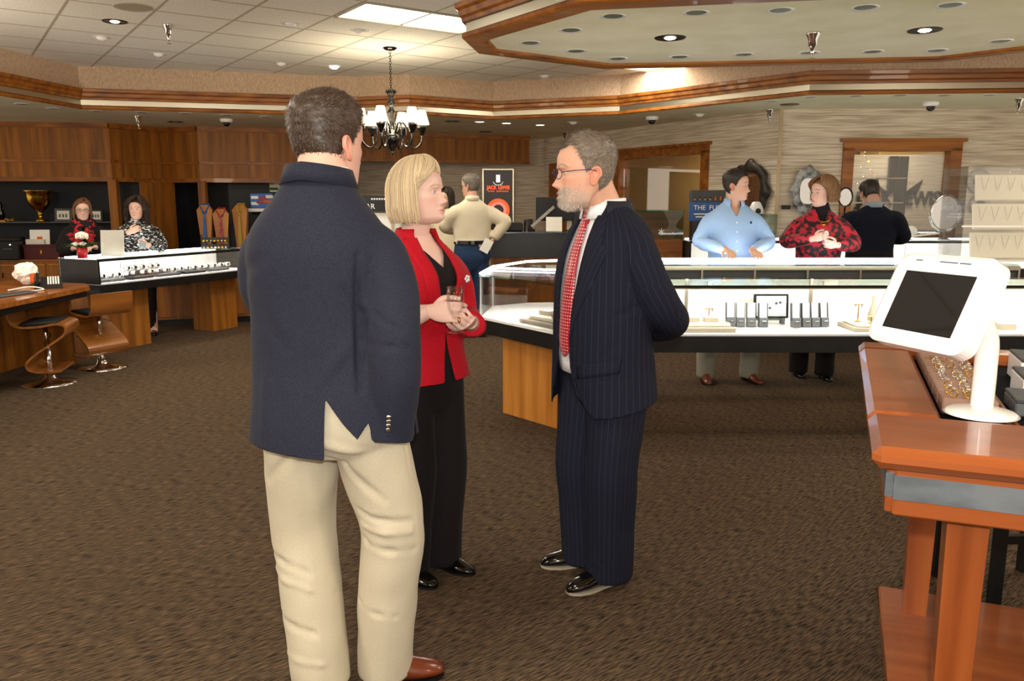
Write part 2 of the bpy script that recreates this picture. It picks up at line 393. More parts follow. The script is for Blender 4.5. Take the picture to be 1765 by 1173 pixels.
# the rooms beyond the two openings
struct(slab(B(), (1.9, 15.4), (5.2, 11.8), 0, SOF, .1).build('wall_office', 'office_wall'))
struct(slab(B(), (5.0, 11.95), (9, 12.1), 0, SOF, .1).build('wall_office.001', 'office_wall'))
struct(slab(B(), (3.7, 12.5), (3.9, 10.3), 0, SOF, .08).build('wall_office.002', 'office_wall'))
lamp('office_fill_light', 'AREA', (3.0, 13.0, 2.5), 22, (1, .8, .5), size=.8); lamp('office_fill_light', 'AREA', (5.4, 11.0, 2.5), 22, (1, .82, .55), size=.6)  # lamps out of view, the second added to brighten the steel sign

# ------------------------------------------------------------------ ceiling fixtures
def fixture(kind, x, y, z, label, group=None, lit=False, face=0):
    if kind == 'can':
        t = thing('recessed_downlight', label, 'downlight', (x, y, z), 0, group)
        B().lathe([(.062, 0), (.08, -.004), (.083, 0)], n=24).build('trim_ring', 'white_gloss', t, True)
        B().lathe([(.0, .0), (.06, -.001), (.06, .002)], n=20).build('lens', 'lamp_on' if lit else 'lens_off', t)
    elif kind == 'big':
        t = thing('recessed_downlight', label, 'downlight', (x, y, z), 0, group)
        B().lathe([(.075, 0), (.105, -.005), (.11, 0)], n=28).build('trim_ring', 'dark_metal', t, True)
        B().lathe([(0, -.001), (.08, -.0015), (.08, .003)], n=24).build('baffle', 'dark_metal', t)
        B().lathe([(0, -.012), (.03, -.010), (.042, -.002)], n=20).build('bulb', 'lamp_on' if lit else 'lens_off', t, True)
    elif kind == 'eye':
        t = thing('eyeball_spotlight', label, 'spotlight', (x, y, z), face, group)
        B().lathe([(.06, 0), (.085, -.004), (.09, 0)], n=24).build('trim_ring', 'white_gloss', t, True)
        B().lathe([(0, -.035), (.03, -.03), (.05, -.015), (.058, .0)], n=20).build('eyeball', 'lamp_on' if lit else 'white_gloss', t, True)
    elif kind == 'cone':
        t = thing('chrome_sprinkler', label, 'sprinkler', (x, y, z), 0, group)
        B().lathe([(.05, 0), (.048, -.012), (.03, -.05), (.028, -.085), (.018, -.095), (.010, -.13), (.010, -.15)], n=20).build('body', 'chrome', t, True)
        B().lathe([(.0, -.17), (.022, -.168), (.022, -.164), (.006, -.16), (.006, -.148)], n=14).build('deflector', 'chrome', t)
    elif kind == 'dome':
        t = thing('dome_camera', label, 'security camera', (x, y, z), 0, group)
        B().lathe([(.085, 0), (.085, -.03), (.07, -.045), (.055, -.048)], n=24).build('housing', 'white_gloss', t, True)
        B().lathe([(.05, -.045), (.045, -.075), (.03, -.092), (0, -.10)], n=20).build('dome', 'black_gloss', t, True)
    return t
def spot(x, y, z, p=30, size=1.6): lamp('downlight_beam', 'SPOT', (x, y, z-.06), p, (1, .82, .58), spot_size=size, spot_blend=.7, shadow_soft_size=.05)
ZC = SOF+.02; ORD = ('first', 'second', 'third', 'fourth', 'fifth', 'sixth', 'seventh', 'eighth')
for k_, (px, py) in enumerate(((1057, 28), (1200, 22), (1345, 18), (1491, 13), (1638, 9), (984, 52), (914, 74), (993, 88), (1065, 101), (1171, 98), (1282, 94), (1394, 91), (1504, 89), (1614, 87), (1725, 71))):
    p = atz(px, py, ZC); fixture('can', p.x, p.y, ZC, 'small unlit canopy downlight, %s' % ((ORD[k_]+' from left in the row nearest the camera') if k_ < 5 else (ORD[k_-5]+' along the left end of the canopy') if k_ < 8 else (ORD[k_-8]+' from left in the far canopy row')), 'unlit canopy downlights')
for k, (px, py) in enumerate(((1155, 65), (1594, 52))):
    p = atz(px, py, ZC); fixture('big', p.x, p.y, ZC, ['lit dark-ringed downlight in canopy left of the chrome sprinkler', 'lit dark-ringed downlight in canopy right of the chrome sprinkler'][k], None, True); spot(p.x, p.y, ZC, 40)
p = atz(1402, 56, ZC); fixture('cone', p.x, p.y, ZC, 'chrome sprinkler head hanging from the middle of the canopy')
for k_, (px, py) in enumerate(((38, 179), (92, 187), (165, 191), (245, 193.5), (320, 195.5), (390, 198), (458, 201), (1330, 174), (1397, 167), (1475, 165), (1551, 164), (1627, 164), (1705, 163.5))):
    p = atz(px, py, SOF); fixture('can', p.x, p.y, SOF, 'small unlit soffit downlight, %s from left before the %s' % (ORD[k_ if k_ < 7 else k_-7], 'wood wall' if k_ < 7 else 'striped right wall'), 'unlit soffit downlights')
for k_, (px, py) in enumerate(((827, 210), (873, 212.5), (931, 215.5))):
    p = atz(px, py, SOF); fixture('can', p.x, p.y, SOF, 'lit soffit downlight right of the chandelier, %s of three from left' % ORD[k_], 'lit soffit downlights', True); spot(p.x, p.y, SOF, 26)
for (px, py), lb in (((302, 210), 'dark recessed downlight in the soffit above the women'), ((837, 227), 'dim recessed downlight in front of the wooden header'), ((780, 209), 'dark recessed vent light in the soffit by chandelier'), ((1361, 180), 'dark recessed downlight in the soffit near the diagonal wall')):
    p = atz(px, py, SOF); fixture('big', p.x, p.y, SOF, lb)
for (px, py, z), lb in (((289, 42, CEIL), 'chrome sprinkler hanging from the tiled ceiling'), ((238, 199, SOF), 'chrome sprinkler in the soffit above the women'), ((1327, 188, SOF), 'chrome sprinkler in the soffit before the striped wall'), ((1757, 169, SOF), 'chrome sprinkler at the right edge of the soffit'), ((974, 227, SOF), 'small chrome sprinkler above the grey-haired man in the suit')):
    p = atz(px, py, z); fixture('cone', p.x, p.y, z, lb)
for (px, py), lb in (((390, 205), 'white dome camera on the soffit before the wood wall'), ((1605, 176), 'white dome camera on the soffit above the right window'), ((1124, 201), 'white dome camera on the soffit by the diagonal wall')):
    p = atz(px, py, SOF); fixture('dome', p.x, p.y, SOF, lb)
for (px, py, lit), lb in (((175, 64, 0), 'white eyeball spotlight left in the tiled ceiling'), ((273, 93, 0), 'white eyeball spotlight near the left fascia'), ((484, 109, 0), 'white eyeball spotlight beside the glaring one'), ((576, 114, 1), 'glaring lit eyeball spotlight left of the chandelier'), ((620, 52, 0), 'white eyeball spotlight just below the bright panel'), ((939, 131, 0), 'white eyeball spotlight under the canopy edge'), ((501, 40, 0), 'flat white disc in the tiled ceiling')):
    p = atz(px, py, CEIL); fixture('eye', p.x, p.y, CEIL, lb, None, bool(lit))
for (px, py), lb in (((988, 210.5), 'white eyeball spotlight in the soffit above suit man'), ((1206, 197), 'white eyeball spotlight in the soffit over the diagonal window')):
    p = atz(px, py, SOF); fixture('eye', p.x, p.y, SOF, lb)
p = atz(198, 37, CEIL); fixture('big', p.x, p.y, CEIL, 'lit dark-ringed downlight in the tiled ceiling beside the speaker', None, True); spot(p.x, p.y, CEIL, 40)
p = atz(848, 99, SOF); fixture('big', p.x+.02, p.y+.3, CEIL, 'lit dark-ringed downlight behind the left corner of the canopy', None, True)
p = atz(229, 12, CEIL); t = thing('ceiling_speaker_grille', 'round beige speaker grille in the tiled ceiling', 'speaker', (p.x, p.y, CEIL)); t.name = 'speaker_grille'
B().lathe([(.13, 0), (.15, -.008), (.16, 0)], n=32).build('rim', 'grid_bar', t, True); B().lathe([(0, -.004), (.13, -.004), (.13, 0)], n=28).build('grille', 'tray_grey', t)
# wall washers that make the warm pools on the walls
spot(2.75, 10.4, SOF, 30, 1.1); spot(-1.75, 14.3, SOF, 45, 1.0); spot(-.9, 10.2, SOF, 20); spot(-4.5, 9.0, SOF, 14, 2.2); spot(-6.5, 10.3, SOF, 14, 2.2); spot(1.2, 9.0, SOF, 25, 2)
spot(4.6, 8.2, SOF, 22, 2)

# ------------------------------------------------------------------ chandelier
cp = atz(672, 82, CEIL); ch = thing('chandelier', 'black six-arm chandelier with glowing pleated shades hanging by a chain', 'chandelier', (cp.x, cp.y, CEIL))
B().lathe([(0, -.03), (.05, -.026), (.075, -.008), (.075, 0)], n=24).build('canopy_plate', 'black_gloss', ch, True)
b = B(); z = -.03
for k in range(15):
    a = k % 2*PI/2; b.tube([(.011*math.cos(t_)*math.cos(a), .011*math.cos(t_)*math.sin(a), -.045-k*.027+.018*math.sin(t_)) for t_ in np.linspace(0, 2*PI, 10, endpoint=False)], .003, 5, True)
b.build('chain', 'dark_metal', ch, True)
Z0 = -.45
b = B(); b.lathe([(0, Z0+.02), (.055, Z0+.02), (.06, Z0), (.035, Z0-.03), (.02, Z0-.07), (.035, Z0-.09), (.045, Z0-.12), (.03, Z0-.15), (.018, Z0-.17), (.035, Z0-.19), (.042, Z0-.22), (.028, Z0-.26), (.032, Z0-.34), (.04, Z0-.42), (.085, Z0-.46), (.09, Z0-.50), (.06, Z0-.56), (.025, Z0-.60), (.012, Z0-.625), (.02, Z0-.64), (.0, Z0-.665)], n=24)
b.build('column', 'black_gloss', ch, True)
for k in range(6):
    a = k*PI/3+.32; c, s_ = math.cos(a), math.sin(a)
    P = catmull([(.05, Z0-.44), (.11, Z0-.32), (.16, Z0-.38), (.17, Z0-.52), (.24, Z0-.585), (.315, Z0-.53), (.33, Z0-.44)], 26)
    arm = B().tube([(r*c, r*s_, z) for r, z in P], .011, 8).build('arm', 'black_gloss', ch, True)
    q = (.33*c, .33*s_, 0)
    B().lathe([(.012, Z0-.45), (.03, Z0-.42), (.05, Z0-.365), (.055, Z0-.35), (.0, Z0-.35)], q, 18).build('cup', 'black_gloss', arm, True)
    pr = []
    V = []; F = []; n = 48
    for j, (r, z) in enumerate(((.078, Z0-.33), (.040, Z0-.18))):
        for i in range(n): w = r*(1+.035*(i % 2)); V.append((q[0]+w*math.cos(2*PI*i/n), q[1]+w*math.sin(2*PI*i/n), z))
    for i in range(n): F.append([i, (i+1) % n, n+(i+1) % n, n+i])
    if 'shade' not in MATS: mat('shade', '#f3e4cc', .8, emit='#ffe3bd', estr=1.5)
    mesh_obj('lamp_shade', V, F, 'shade', arm)
lamp('chandelier_glow', 'POINT', (cp.x, cp.y, CEIL-.75), 60, (1, .85, .6), shadow_soft_size=.25)

# ------------------------------------------------------------------ centre island of glass showcases
def led_tube(p, q, parent, r=.009): return B().cyl(p, q, r, n=8).build('light_tube', 'led', parent)
isl = thing('angled_showcase', 'angled glass corner showcase on a maple pedestal behind the man in the suit', 'showcase')
A, Bc, A2 = (-.23, 5.65), (.33, 4.87), (-.16, 6.25)
FP = [A, (.322, 4.882), (.322, 5.39), (.612, 5.39), (.612, 6.5), (.12, 6.46), A2]
B().prism(FP, .59, .685).build('base_band', 'black_laminate', isl); B().prism([(x*.985+.004, y*.995+.03) for x, y in FP], .685, .70).build('deck', 'white_matte', isl)
tg = B().prism(FP, .988, 1.0).build('top_glass', 'clear_glass', isl)
mesh_obj('glass_edge', *sweep(FP, [(0, .985), (-.003, .985), (-.003, 1.001), (0, 1.001)]), 'edge_glass', tg)
for nm, p, q in (('front_glass', A, Bc), ('end_glass', A2, A), ('rear_glass', (.12, 6.46), A2)): slab(B(), p, q, .70, .985, .006).build(nm, 'clear_glass', isl)
for p in (A, A2): B().box((p[0]+.012, p[1], .845), (.008, .008, .29)).build('glass_joint', 'white_gloss', isl)
led_tube((A[0]+.01, A[1]+.01, 1.004), (A2[0]+.01, A2[1], 1.004), isl); led_tube((A2[0]+.01, A2[1], 1.004), (.12, 6.44, 1.03), isl); led_tube((.12, 6.44, 1.03), (.62, 6.45, 1.045), isl)
B().prism([(-.065, 5.68), (.30, 5.26), (.60, 5.55), (.30, 6.0)], 0, .59).build('pedestal', 'wood_maple', isl)
lamp('showcase_light', 'AREA', (.2, 5.62, .975), 9, (1, .97, .9), shape='RECTANGLE', size=.5, size_y=.6, parent=isl)
fc = thing('front_showcase', 'long lit glass showcase with black band before the blue-shirted man', 'showcase', (.33, 4.87, 0))
LX = 3.3
B().box((LX/2, .25, .64), (LX, .5, .10)).build('base_band', 'black_laminate', fc); B().box((LX/2, .25, .695), (LX-.02, .47, .012)).build('deck', 'white_matte', fc)
tg = B().box((LX/2, .25, .994), (LX, .5, .012)).build('top_glass', 'tint_glass', fc); B().box((LX/2, -.002, .993), (LX, .006, .016)).build('glass_edge', 'dark_metal', tg)
B().box((LX/2, .004, .84), (LX, .006, .29)).build('front_glass', 'clear_glass', fc)
for k in range(4): B().box((LX/8+k*LX/4, .488+.006*(k % 2), .845), (LX/4-.006, .006, .29)).build('sliding_door', 'white_matte', fc)
for k in range(5): B().box((k*LX/4, .49, .845), (.02, .024, .30)).build('door_stile', 'brushed_metal', fc)
for k in (.75, 1.6, 2.4): B().box((.3+k*.9, .47, .955), (.03, .02, .05)).build('bracket', 'brushed_metal', fc)
B().box((LX/2, .03, .982), (LX-.04, .03, .012)).build('light_rail', 'brushed_metal', fc)
B().box((LX-.5, .28, .295), (.8, .3, .59)).build('pedestal', 'wood_maple', fc)
for k in range(4): lamp('showcase_light', 'AREA', (.45+k*.8, .07, .972), 3.6, (1, .97, .9), (math.radians(38), 0, 0), shape='RECTANGLE', size=.75, size_y=.03, parent=fc)
rc = thing('rear_showcase', 'rear glass showcase with dark sliding doors and a bright light tube on top', 'showcase', (.62, 5.95, 0))
LR = 3.1
B().box((LR/2, .27, .64), (LR, .5, .10)).build('base_band', 'black_laminate', rc); B().box((LR/2, .27, .70), (LR-.02, .48, .02)).build('deck', 'dark_grey', rc)
for k in range(8): B().box((LR/16+k*LR/8, .02+.008*(k % 2), .85), (LR/8-.02, .008, .30)).build('sliding_door', 'dark_grey', rc)
for k in range(9): B().box((k*LR/8, .015, .86), (.014, .02, .32)).build('door_stile', 'brushed_metal', rc)
B().box((LR/2, .012, 1.017), (LR, .03, .03)).build('top_rail', 'brushed_metal', rc)
B().box((LR/2, .27, 1.036), (LR, .5, .012)).build('top_glass', 'tint_glass', rc); B().box((LR/2, .515, .87), (LR, .006, .32)).build('front_glass', 'clear_glass', rc)
led_tube((0, .50, 1.046), (LR, .50, 1.046), rc, .011)
lamp('light_tube_glow', 'AREA', (LR/2, .48, 1.062), 7, (.95, .96, 1), (PI, 0, 0), shape='RECTANGLE', size=LR-.1, size_y=.02, parent=rc)
lamp('showcase_light', 'AREA', (LR/2, .4, 1.02), 2, (1, .97, .9), shape='RECTANGLE', size=LR-.2, size_y=.05, parent=rc)
# what lies in the island
def tray(x, y, w, d, h, rz=0, z=.701, lab=None, m='cream'):
    t = tag(B().rbox((0, 0, h/2), (w, d, h), .004).build('display_riser', m), lab, 'riser'); t.location = (x, y, z); t.rotation_euler = (0, 0, rz); return t
def ring_geo(r=.010, w=.0018):
    return B().tube([(r*math.cos(a), 0, r+r*math.sin(a)) for a in np.linspace(0, 2*PI, 12, endpoint=False)], w, 5, True)
def earring_stand(x, y, z, h, lab, grp=None, m='gold'):
    t = thing('earring_stand', lab, 'jewelry stand', (x, y, z), 0, grp)
    B().lathe([(.022, 0), (.022, .004), (.004, .008), (.003, h)], n=12).build('stem', m, t); B().cyl((-.03, 0, h), (.03, 0, h), .003, n=6).build('crossbar', m, t)
    for s_ in (-1, 1): B().cyl((s_*.02, -.002, h), (s_*.02, -.002, h-.025), .004, .001, 6).build('earring', 'silver', t)
    return t
aang = math.atan2(4.87-5.65, .33+.23)
AX = lambda u, v: (A[0]+math.cos(aang)*u-math.sin(aang)*v, A[1]+math.sin(aang)*u+math.cos(aang)*v)
def ringbox(x, y, z, rz, lab, grp, w=.075, d=.06, h=.03):
    t = thing('ring_box', lab, 'jewelry box', (x, y, z), rz, grp)
    B().rbox((0, 0, h/2), (w, d, h), .003).build('block', 'tray_grey', t); B().box((0, 0, h+.001), (w-.008, d-.008, .003)).build('cushion', 'cream', t)
    o = ring_geo().build('ring', 'silver', t, True); o.location = (0, 0, h)
    return t
x, y = AX(.62, .22); tray(x, y, .50, .30, .025, aang, .701, 'wide grey riser at the front of the corner showcase', 'tray_grey')
x, y = AX(.64, .24); tray(x, y, .44, .25, .025, aang, .727, 'cream riser on top of the wide grey riser', 'cream')
x, y = AX(.72, .33); tray(x, y, .24, .13, .06, aang, .752, 'tall cream block stacked on the cream riser')
for k, (u, v) in enumerate(((.50, .22), (.70, .17), (.52, .32))): x, y = AX(u, v); ringbox(x, y, .752, aang, 'cream ring box standing on the stacked risers in the corner showcase', 'ring boxes in the corner showcase', .11, .08, .03)
x, y = AX(.70, .33); ringbox(x, y, .812, aang, 'small topmost ring box in the corner showcase', None, .06, .05, .03)
x, y = AX(.77, .33); t = tag(B().tube([(.028*math.cos(a), 0, .03+.028*math.sin(a)) for a in np.linspace(0, 2*PI, 16, endpoint=False)], .008, 6, True).build('bracelet', 'gold'), 'gold bracelet standing on the tall cream block', 'bracelet'); t.location = (x, y, .812); t.rotation_euler = (0, 0, .4)
for k, (u, v) in enumerate(((.25, .62), (.42, .72), (.56, .62), (.33, .85))):
    x, y = AX(u, v); tray(x, y, .16, .12, .05+.02*(k % 2), aang+.3*k, .701, ['low cream riser near the glass joint', 'higher cream riser deep in the corner showcase', 'cream riser behind the stacked risers', 'rearmost cream riser in the corner showcase'][k], 'tray_grey')
tray(1.18, 5.05, .40, .22, .028, 0, .701, 'grey riser in the front showcase beside the suit man elbow', 'tray_grey'); tray(1.18, 5.08, .36, .17, .022, 0, .73, 'cream riser stacked on the grey riser by the suit man')
for x in (1.13, 1.25): ringbox(x, 5.06, .752, 0, 'grey ring box on the cream riser by the suit man', 'ring boxes by the suit man', .085, .06, .03)
earring_stand(1.26, 5.15, .752, .07, 'gold earring stand behind the ring boxes by suit man')
tray(1.68, 5.10, .66, .26, .012, 0, .701, 'white board under the eight upright earring cards', 'white_gloss'); tray(1.68, 5.115, .62, .22, .008, 0, .714, 'thin white top board under the earring cards', 'white_gloss')
ec = thing('earring_card', 'white upright earring card with grey foot left of the tablet frame', 'jewelry card', (1.375, 5.06, .722), 0, 'earring cards left of the tablet')
B().rbox((0, 0, .03), (.052, .05, .06), .003, rx=-.12).build('foot', 'mid_grey', ec); B().box((0, .012, .10), (.048, .008, .10), rx=-.15).build('card', 'white_gloss', ec)
for s_ in (-1, 1): B().box((s_*.026, .012, .095), (.003, .03, .11), rx=-.15).build('side_edge', 'dark_grey', ec)
B().cyl((-.012, -.028, .042), (.012, -.028, .042), .004, n=6).build('earring', 'silver', ec)
for k, (x, y) in enumerate(((1.435, 5.05), (1.50, 5.045), (1.572, 5.035), (1.775, 5.03), (1.84, 5.035), (1.897, 5.04), (1.957, 5.05))):
    clone(ec, (x, y, .722), -.15+.06*k, 'white upright earring card with grey foot '+('left' if k < 3 else 'right')+' of the tablet frame', 'earring cards '+('left' if k < 3 else 'right')+' of the tablet')
tb_ = thing('tablet_display', 'black framed picture of pendants standing among the earring cards', 'tablet', (1.66, 5.16, .722))
B().rbox((0, .01, .115), (.225, .012, .155), .004, rx=-.12).build('bezel', 'black_gloss', tb_); mat('screen_art', '#a9b3b4', .3); B().box((0, .002, .116), (.19, .004, .13), rx=-.12).build('screen', 'screen_art', tb_)
for x, z in ((-.06, .12), (-.01, .105), (.03, .135), (.055, .14)): B().lathe([(0, 0), (.008, 0), (.008, .003)], (x, -.002, z), 8, Matrix.Rotation(PI/2, 3, 'X')).build('pendant_print', 'dark_grey', tb_)
B().box((0, .03, .03), (.19, .05, .012)).build('stand', 'mid_grey', tb_); B().box((.08, .02, .02), (.02, .05, .04)).build('stand_foot', 'mid_grey', tb_)
tray(2.32, 5.10, .40, .28, .026, 0, .701, 'grey riser in the front showcase next to the kiosk screen', 'tray_grey'); tray(2.33, 5.11, .36, .24, .012, 0, .728, 'cream top board beside the kiosk screen')
earring_stand(2.21, 5.14, .741, .11, 'tall earring stand left of the kiosk screen'); earring_stand(2.26, 5.06, .741, .045, 'short earring stand in front of the tall one'); earring_stand(2.42, 5.12, .741, .08, 'earring stand behind the kiosk screen')
t = tag(B().lathe([(.03, 0), (.032, .03), (.02, .075), (.009, .11), (.009, .15), (.012, .155)], n=16).build('glass_bottle', 'tray_grey', None, True), 'small pale bottle-shaped bust behind the earring stands', 'bust'); t.location = (2.33, 5.2, .741)
for k in range(3): ringbox(2.62+.25*k, 5.08, .701, 0, 'ring box at the far right of the front showcase', 'ring boxes right of the kiosk', .1, .08, .04)
# glass tower on the island with pale pendant panels
gt = thing('glass_tower', 'tall curved glass display of pale necklace panels at right edge', 'display case', (3.42, 6.2, 1.043))
B().box((.34, .15, .008), (.72, .34, .016)).build('base_plate', 'white_gloss', gt)
for nm, c, d in (('front_pane', (.34, -.02, .36), (.72, .006, .70)), ('side_pane', (-.02, .15, .36), (.006, .34, .70)), ('rear_pane', (.34, .32, .36), (.72, .006, .70)), ('top_pane', (.34, .15, .71), (.72, .34, .006))): B().box(c, d).build(nm, 'clear_glass', gt)
for k in range(3):
    o = B().rbox((.40, .12, .12+.22*k), (.56, .02, .20), .008, rx=-.18).build('necklace_panel', 'cream', gt)
    for j in range(5):
        xx = .18+j*.1; B().tube([(xx-.03, .10, .20+.22*k), (xx-.01, .098, .12+.22*k), (xx, .098, .09+.22*k), (xx+.01, .098, .12+.22*k), (xx+.03, .10, .20+.22*k)], .0015, 4).build('necklace', 'silver', o)
B().box((.34, -.022, .27), (.74, .006, .012)).build('shelf_edge', 'white_gloss', gt)

# ------------------------------------------------------------------ foreground display table with kiosk
ex = math.atan2(-.37, .93)
tbl = thing('display_table', 'tall cherry wood display table with inset velvet top and metal band', 'table', (.775, 1.68, 0), ex)
TW, TD, TZ = 1.35, 1.45, .98
def frustrail(b, x0, x1, y0, y1, z0, z1, r=.018):
    """rail with rounded edges"""
    b.rbox(((x0+x1)/2, (y0+y1)/2, (z0+z1)/2), (x1-x0, y1-y0, z1-z0), r)
frustrail_b = B(); frustrail(frustrail_b, 0, TW, 0, .33, TZ-.05, TZ); frustrail_b.build('front_rail', 'wood_cherry_x' if 'wood_cherry_x' in MATS else wood('wood_cherry_x', '#7d3c18', '#a65a2c', 'x', .3, .5), tbl, auto=50)
for nm, x0, x1 in (('side_rail', 0, .17), ('middle_rail', .322, .345), ('side_rail', TW-.17, TW)):
    b = B(); frustrail(b, x0, x1, .33, TD-.15, TZ-.05, TZ if nm == 'side_rail' else TZ-.012, .016); b.build(nm, 'wood_cherry', tbl, auto=50)
b = B(); frustrail(b, 0, TW, TD-.15, TD, TZ-.05, TZ); b.build('rear_rail', 'wood_cherry_x', tbl, auto=50)
B().box((TW/2, TD/2+.09, TZ-.045), (TW-.3, TD-.45, .02)).build('velvet_inset', 'velvet_black', tbl)
IN = .05
for c, d, nm in (((TW/2, IN, .885), (TW-2*IN, .03, .13), 'apron'), ((TW/2, TD-IN, .885), (TW-2*IN, .03, .13), 'apron'), ((IN, TD/2, .885), (.03, TD-2*IN, .13), 'apron'), ((TW-IN, TD/2, .885), (.03, TD-2*IN, .13), 'apron')):
    ap = B().rbox(c, d, .004).build(nm, 'wood_cherry_x' if d[0] > d[1] else 'wood_cherry', tbl)
    e_ = (d[0]+.002, d[1]+.004, .055) if d[0] > d[1] else (d[0]+.004, d[1]+.002, .055)
    B().box((c[0], c[1], .885), e_).build('metal_band', 'band_metal', ap)
for sx in (0, 1):
    for sy in (0, 1):
        cx, cy = (IN+.16, TW-IN-.16)[sx], (IN+.10, TD-IN-.45)[sy]
        b = B(); V = []
        for z, w in ((0, .032), (.82, .042)):
            V += [(cx-w, cy-w, z), (cx+w, cy-w, z), (cx+w, cy+w, z), (cx-w, cy+w, z)]
        b.add(V, [[3, 2, 1, 0], [4, 5, 6, 7]]+[[i, (i+1) % 4, 4+(i+1) % 4, 4+i] for i in range(4)]); b.build('leg', 'wood_cherry_z', tbl)
b = B().rbox((TW/2, TD/2-.1, .16), (TW-.22, TD-.5, .03), .006); b.build('lower_shelf', 'wood_cherry_x', tbl); 
B().box((.13, TD/2-.1, .10), (.02, TD-.52, .10)).build('plinth_side', 'wood_cherry', tbl); B().box((TW/2, .17, .10), (TW-.3, .02, .10)).build('plinth_front', 'wood_cherry_x', tbl)
TL = lambda x, y, z: (Matrix.Translation((.775, 1.68, 0)) @ Matrix.Rotation(ex, 4, 'Z') @ Vector((x, y, z)))
mat('tray_rose', '#9a7765', .6); mat('tray_rose_d', '#6d5146', .7)
rt = thing('ring_tray', 'long rose-brown ring tray under the kiosk screen', 'jewelry tray', TL(.185, .50, TZ-.034), ex)
for k in range(7): B().rbox((.065, .06+k*.117, .022), (.13, .114, .044), .004).build('tray_panel', 'tray_rose', rt)
def gem_ring(name, m, stone):
    t = thing(name, 'x', 'ring'); ring_geo(.0095, .0016).build('band', m, t, True); B().lathe([(0, 0), (.006, .006), (.004, .009), (0, .009)], (0, 0, .017), 8).build('stone', stone, t); return t
mat('diamond', '#ffffff', .02, .0, spec=1, coat=1, ior=2.2); MATS['diamond'].node_tree.nodes['Principled BSDF'].inputs['Metallic'].default_value = .7
first = {}
for k in range(7):
    for c in range(3):
        for j in range(3):
            if random.random() < .22: continue
            m = 'gold' if random.random() < .4 else 'silver'; p = TL(.185+.025+c*.04+random.uniform(-.006, .006), .50+.022+k*.117+j*.036, TZ+.011)
            lab = '%s ring with a bright stone standing on the rose-brown tray' % m; rz = ex+random.uniform(-.5, .5)
            if m not in first: first[m] = gem_ring('stone_ring', m, 'diamond'); first[m].location = p; first[m].rotation_euler = (0, 0, rz); first[m]['label'] = lab; first[m]['group'] = m+' rings on the rose tray'
            else: clone(first[m], p, rz, lab, m+' rings on the rose tray')
for k, (x, y, w, d, h_, lab) in enumerate(((.50, .63, .28, .16, .035, 'dark grey block with a pale printed brand name right of the kiosk pole'), (.56, .83, .30, .18, .06, 'dark grey stepped ring block behind the lettered one'), (.60, 1.05, .32, .20, .075, 'dark grey ring block farthest back on the table'))):
    t = thing('ring_block', lab, 'jewelry tray', TL(x, y, TZ-.034), ex)
    B().rbox((0, 0, h_/2), (w, d, h_), .004).build('side_block', 'white_gloss' if k else 'mid_grey', t); B().rbox((0, 0, h_+.004), (w, d, .01), .003).build('top_pad', 'dark_grey', t)
    if k == 0: text('lettering', 'BENCHMARK', .032, (-.07, 0, h_+.0095), (0, 0, PI/2), 'white_matte', t, .0005)
    else:
        for c in range(6):
            p = TL(x-.10+c*.04, y+(.02 if k == 1 else -.02), TZ-.034+h_+.009); m = 'gold' if (c+k) % 2 else 'silver'
            clone(first[m], p, ex+1.3, '%s ring standing on the dark grey ring blocks' % m, m+' rings on the grey blocks')
kA = 1.222; kB = 1.125
ks = thing('tablet_kiosk', 'white tablet kiosk with tilted screen on a round-footed pole', 'kiosk', (1.166, 1.96, TZ), -kA)
B().lathe([(.0, .014), (.03, .014), (.075, .007), (.085, 0), (0, 0)], n=32).build('foot', 'white_gloss', ks, True)
P = catmull([(0, 0, .01), (0, 0, .12), (0, -.005, .19), (0, -.05, .245), (0, -.14, .265)], 20); B().tube(P, .026, 16).build('pole', 'white_gloss', ks, True)
def rrect(w, h_, r, n=6):
    o = []
    for cx, cy, a0 in ((w/2-r, h_/2-r, 0), (-w/2+r, h_/2-r, PI/2), (-w/2+r, -h_/2+r, PI), (w/2-r, -h_/2+r, 3*PI/2)):
        for k in range(n+1): a = a0+PI/2*k/n; o.append((cx+r*math.cos(a), cy+r*math.sin(a)))
    return o
en = empty('enclosure_pivot')
KM = Matrix.Translation((0, -.192, .286)) @ Matrix.Rotation(kB, 4, 'X')
bpy.data.objects.remove(en)
def kpart(name, w, h_, r, z0, z1, m, dy=0, bev=.004):
    prof = [(-bev*1.5, z0), (0, z0+bev), (0, z1-bev), (-bev*1.5, z1)]; V = []; F = []
    for o, z in prof: V += [(x, y+dy, z) for x, y in rrect(w+2*o, h_+2*o, r)]
    n = len(V)//4
    for j in range(3): F += [[j*n+i, j*n+(i+1) % n, (j+1)*n+(i+1) % n, (j+1)*n+i] for i in range(n)]
    F += [list(range(n))[::-1], list(range(3*n, 4*n))]
    return mesh_obj(name, [KM @ Vector(v) for v in V], F, m, ks)
kpart('enclosure', .285, .235, .035, -.035, .012, 'white_gloss', 0, .006); mat('screen_dark', '#07080c', .06, spec=.8, coat=1)
kpart('screen', .198, .150, .002, .010, .0135, 'screen_dark', -.006, .001)
for x, w in ((-.075, .02), (.01, .05), (.055, .03)): B().add([KM @ Vector(v) for v in ((x-w/2, .096, .0126), (x+w/2, .096, .0126), (x+w/2, .099, .0126), (x-w/2, .099, .0126))], [[0, 1, 2, 3]]).build('fine_print', 'mid_grey', ks)
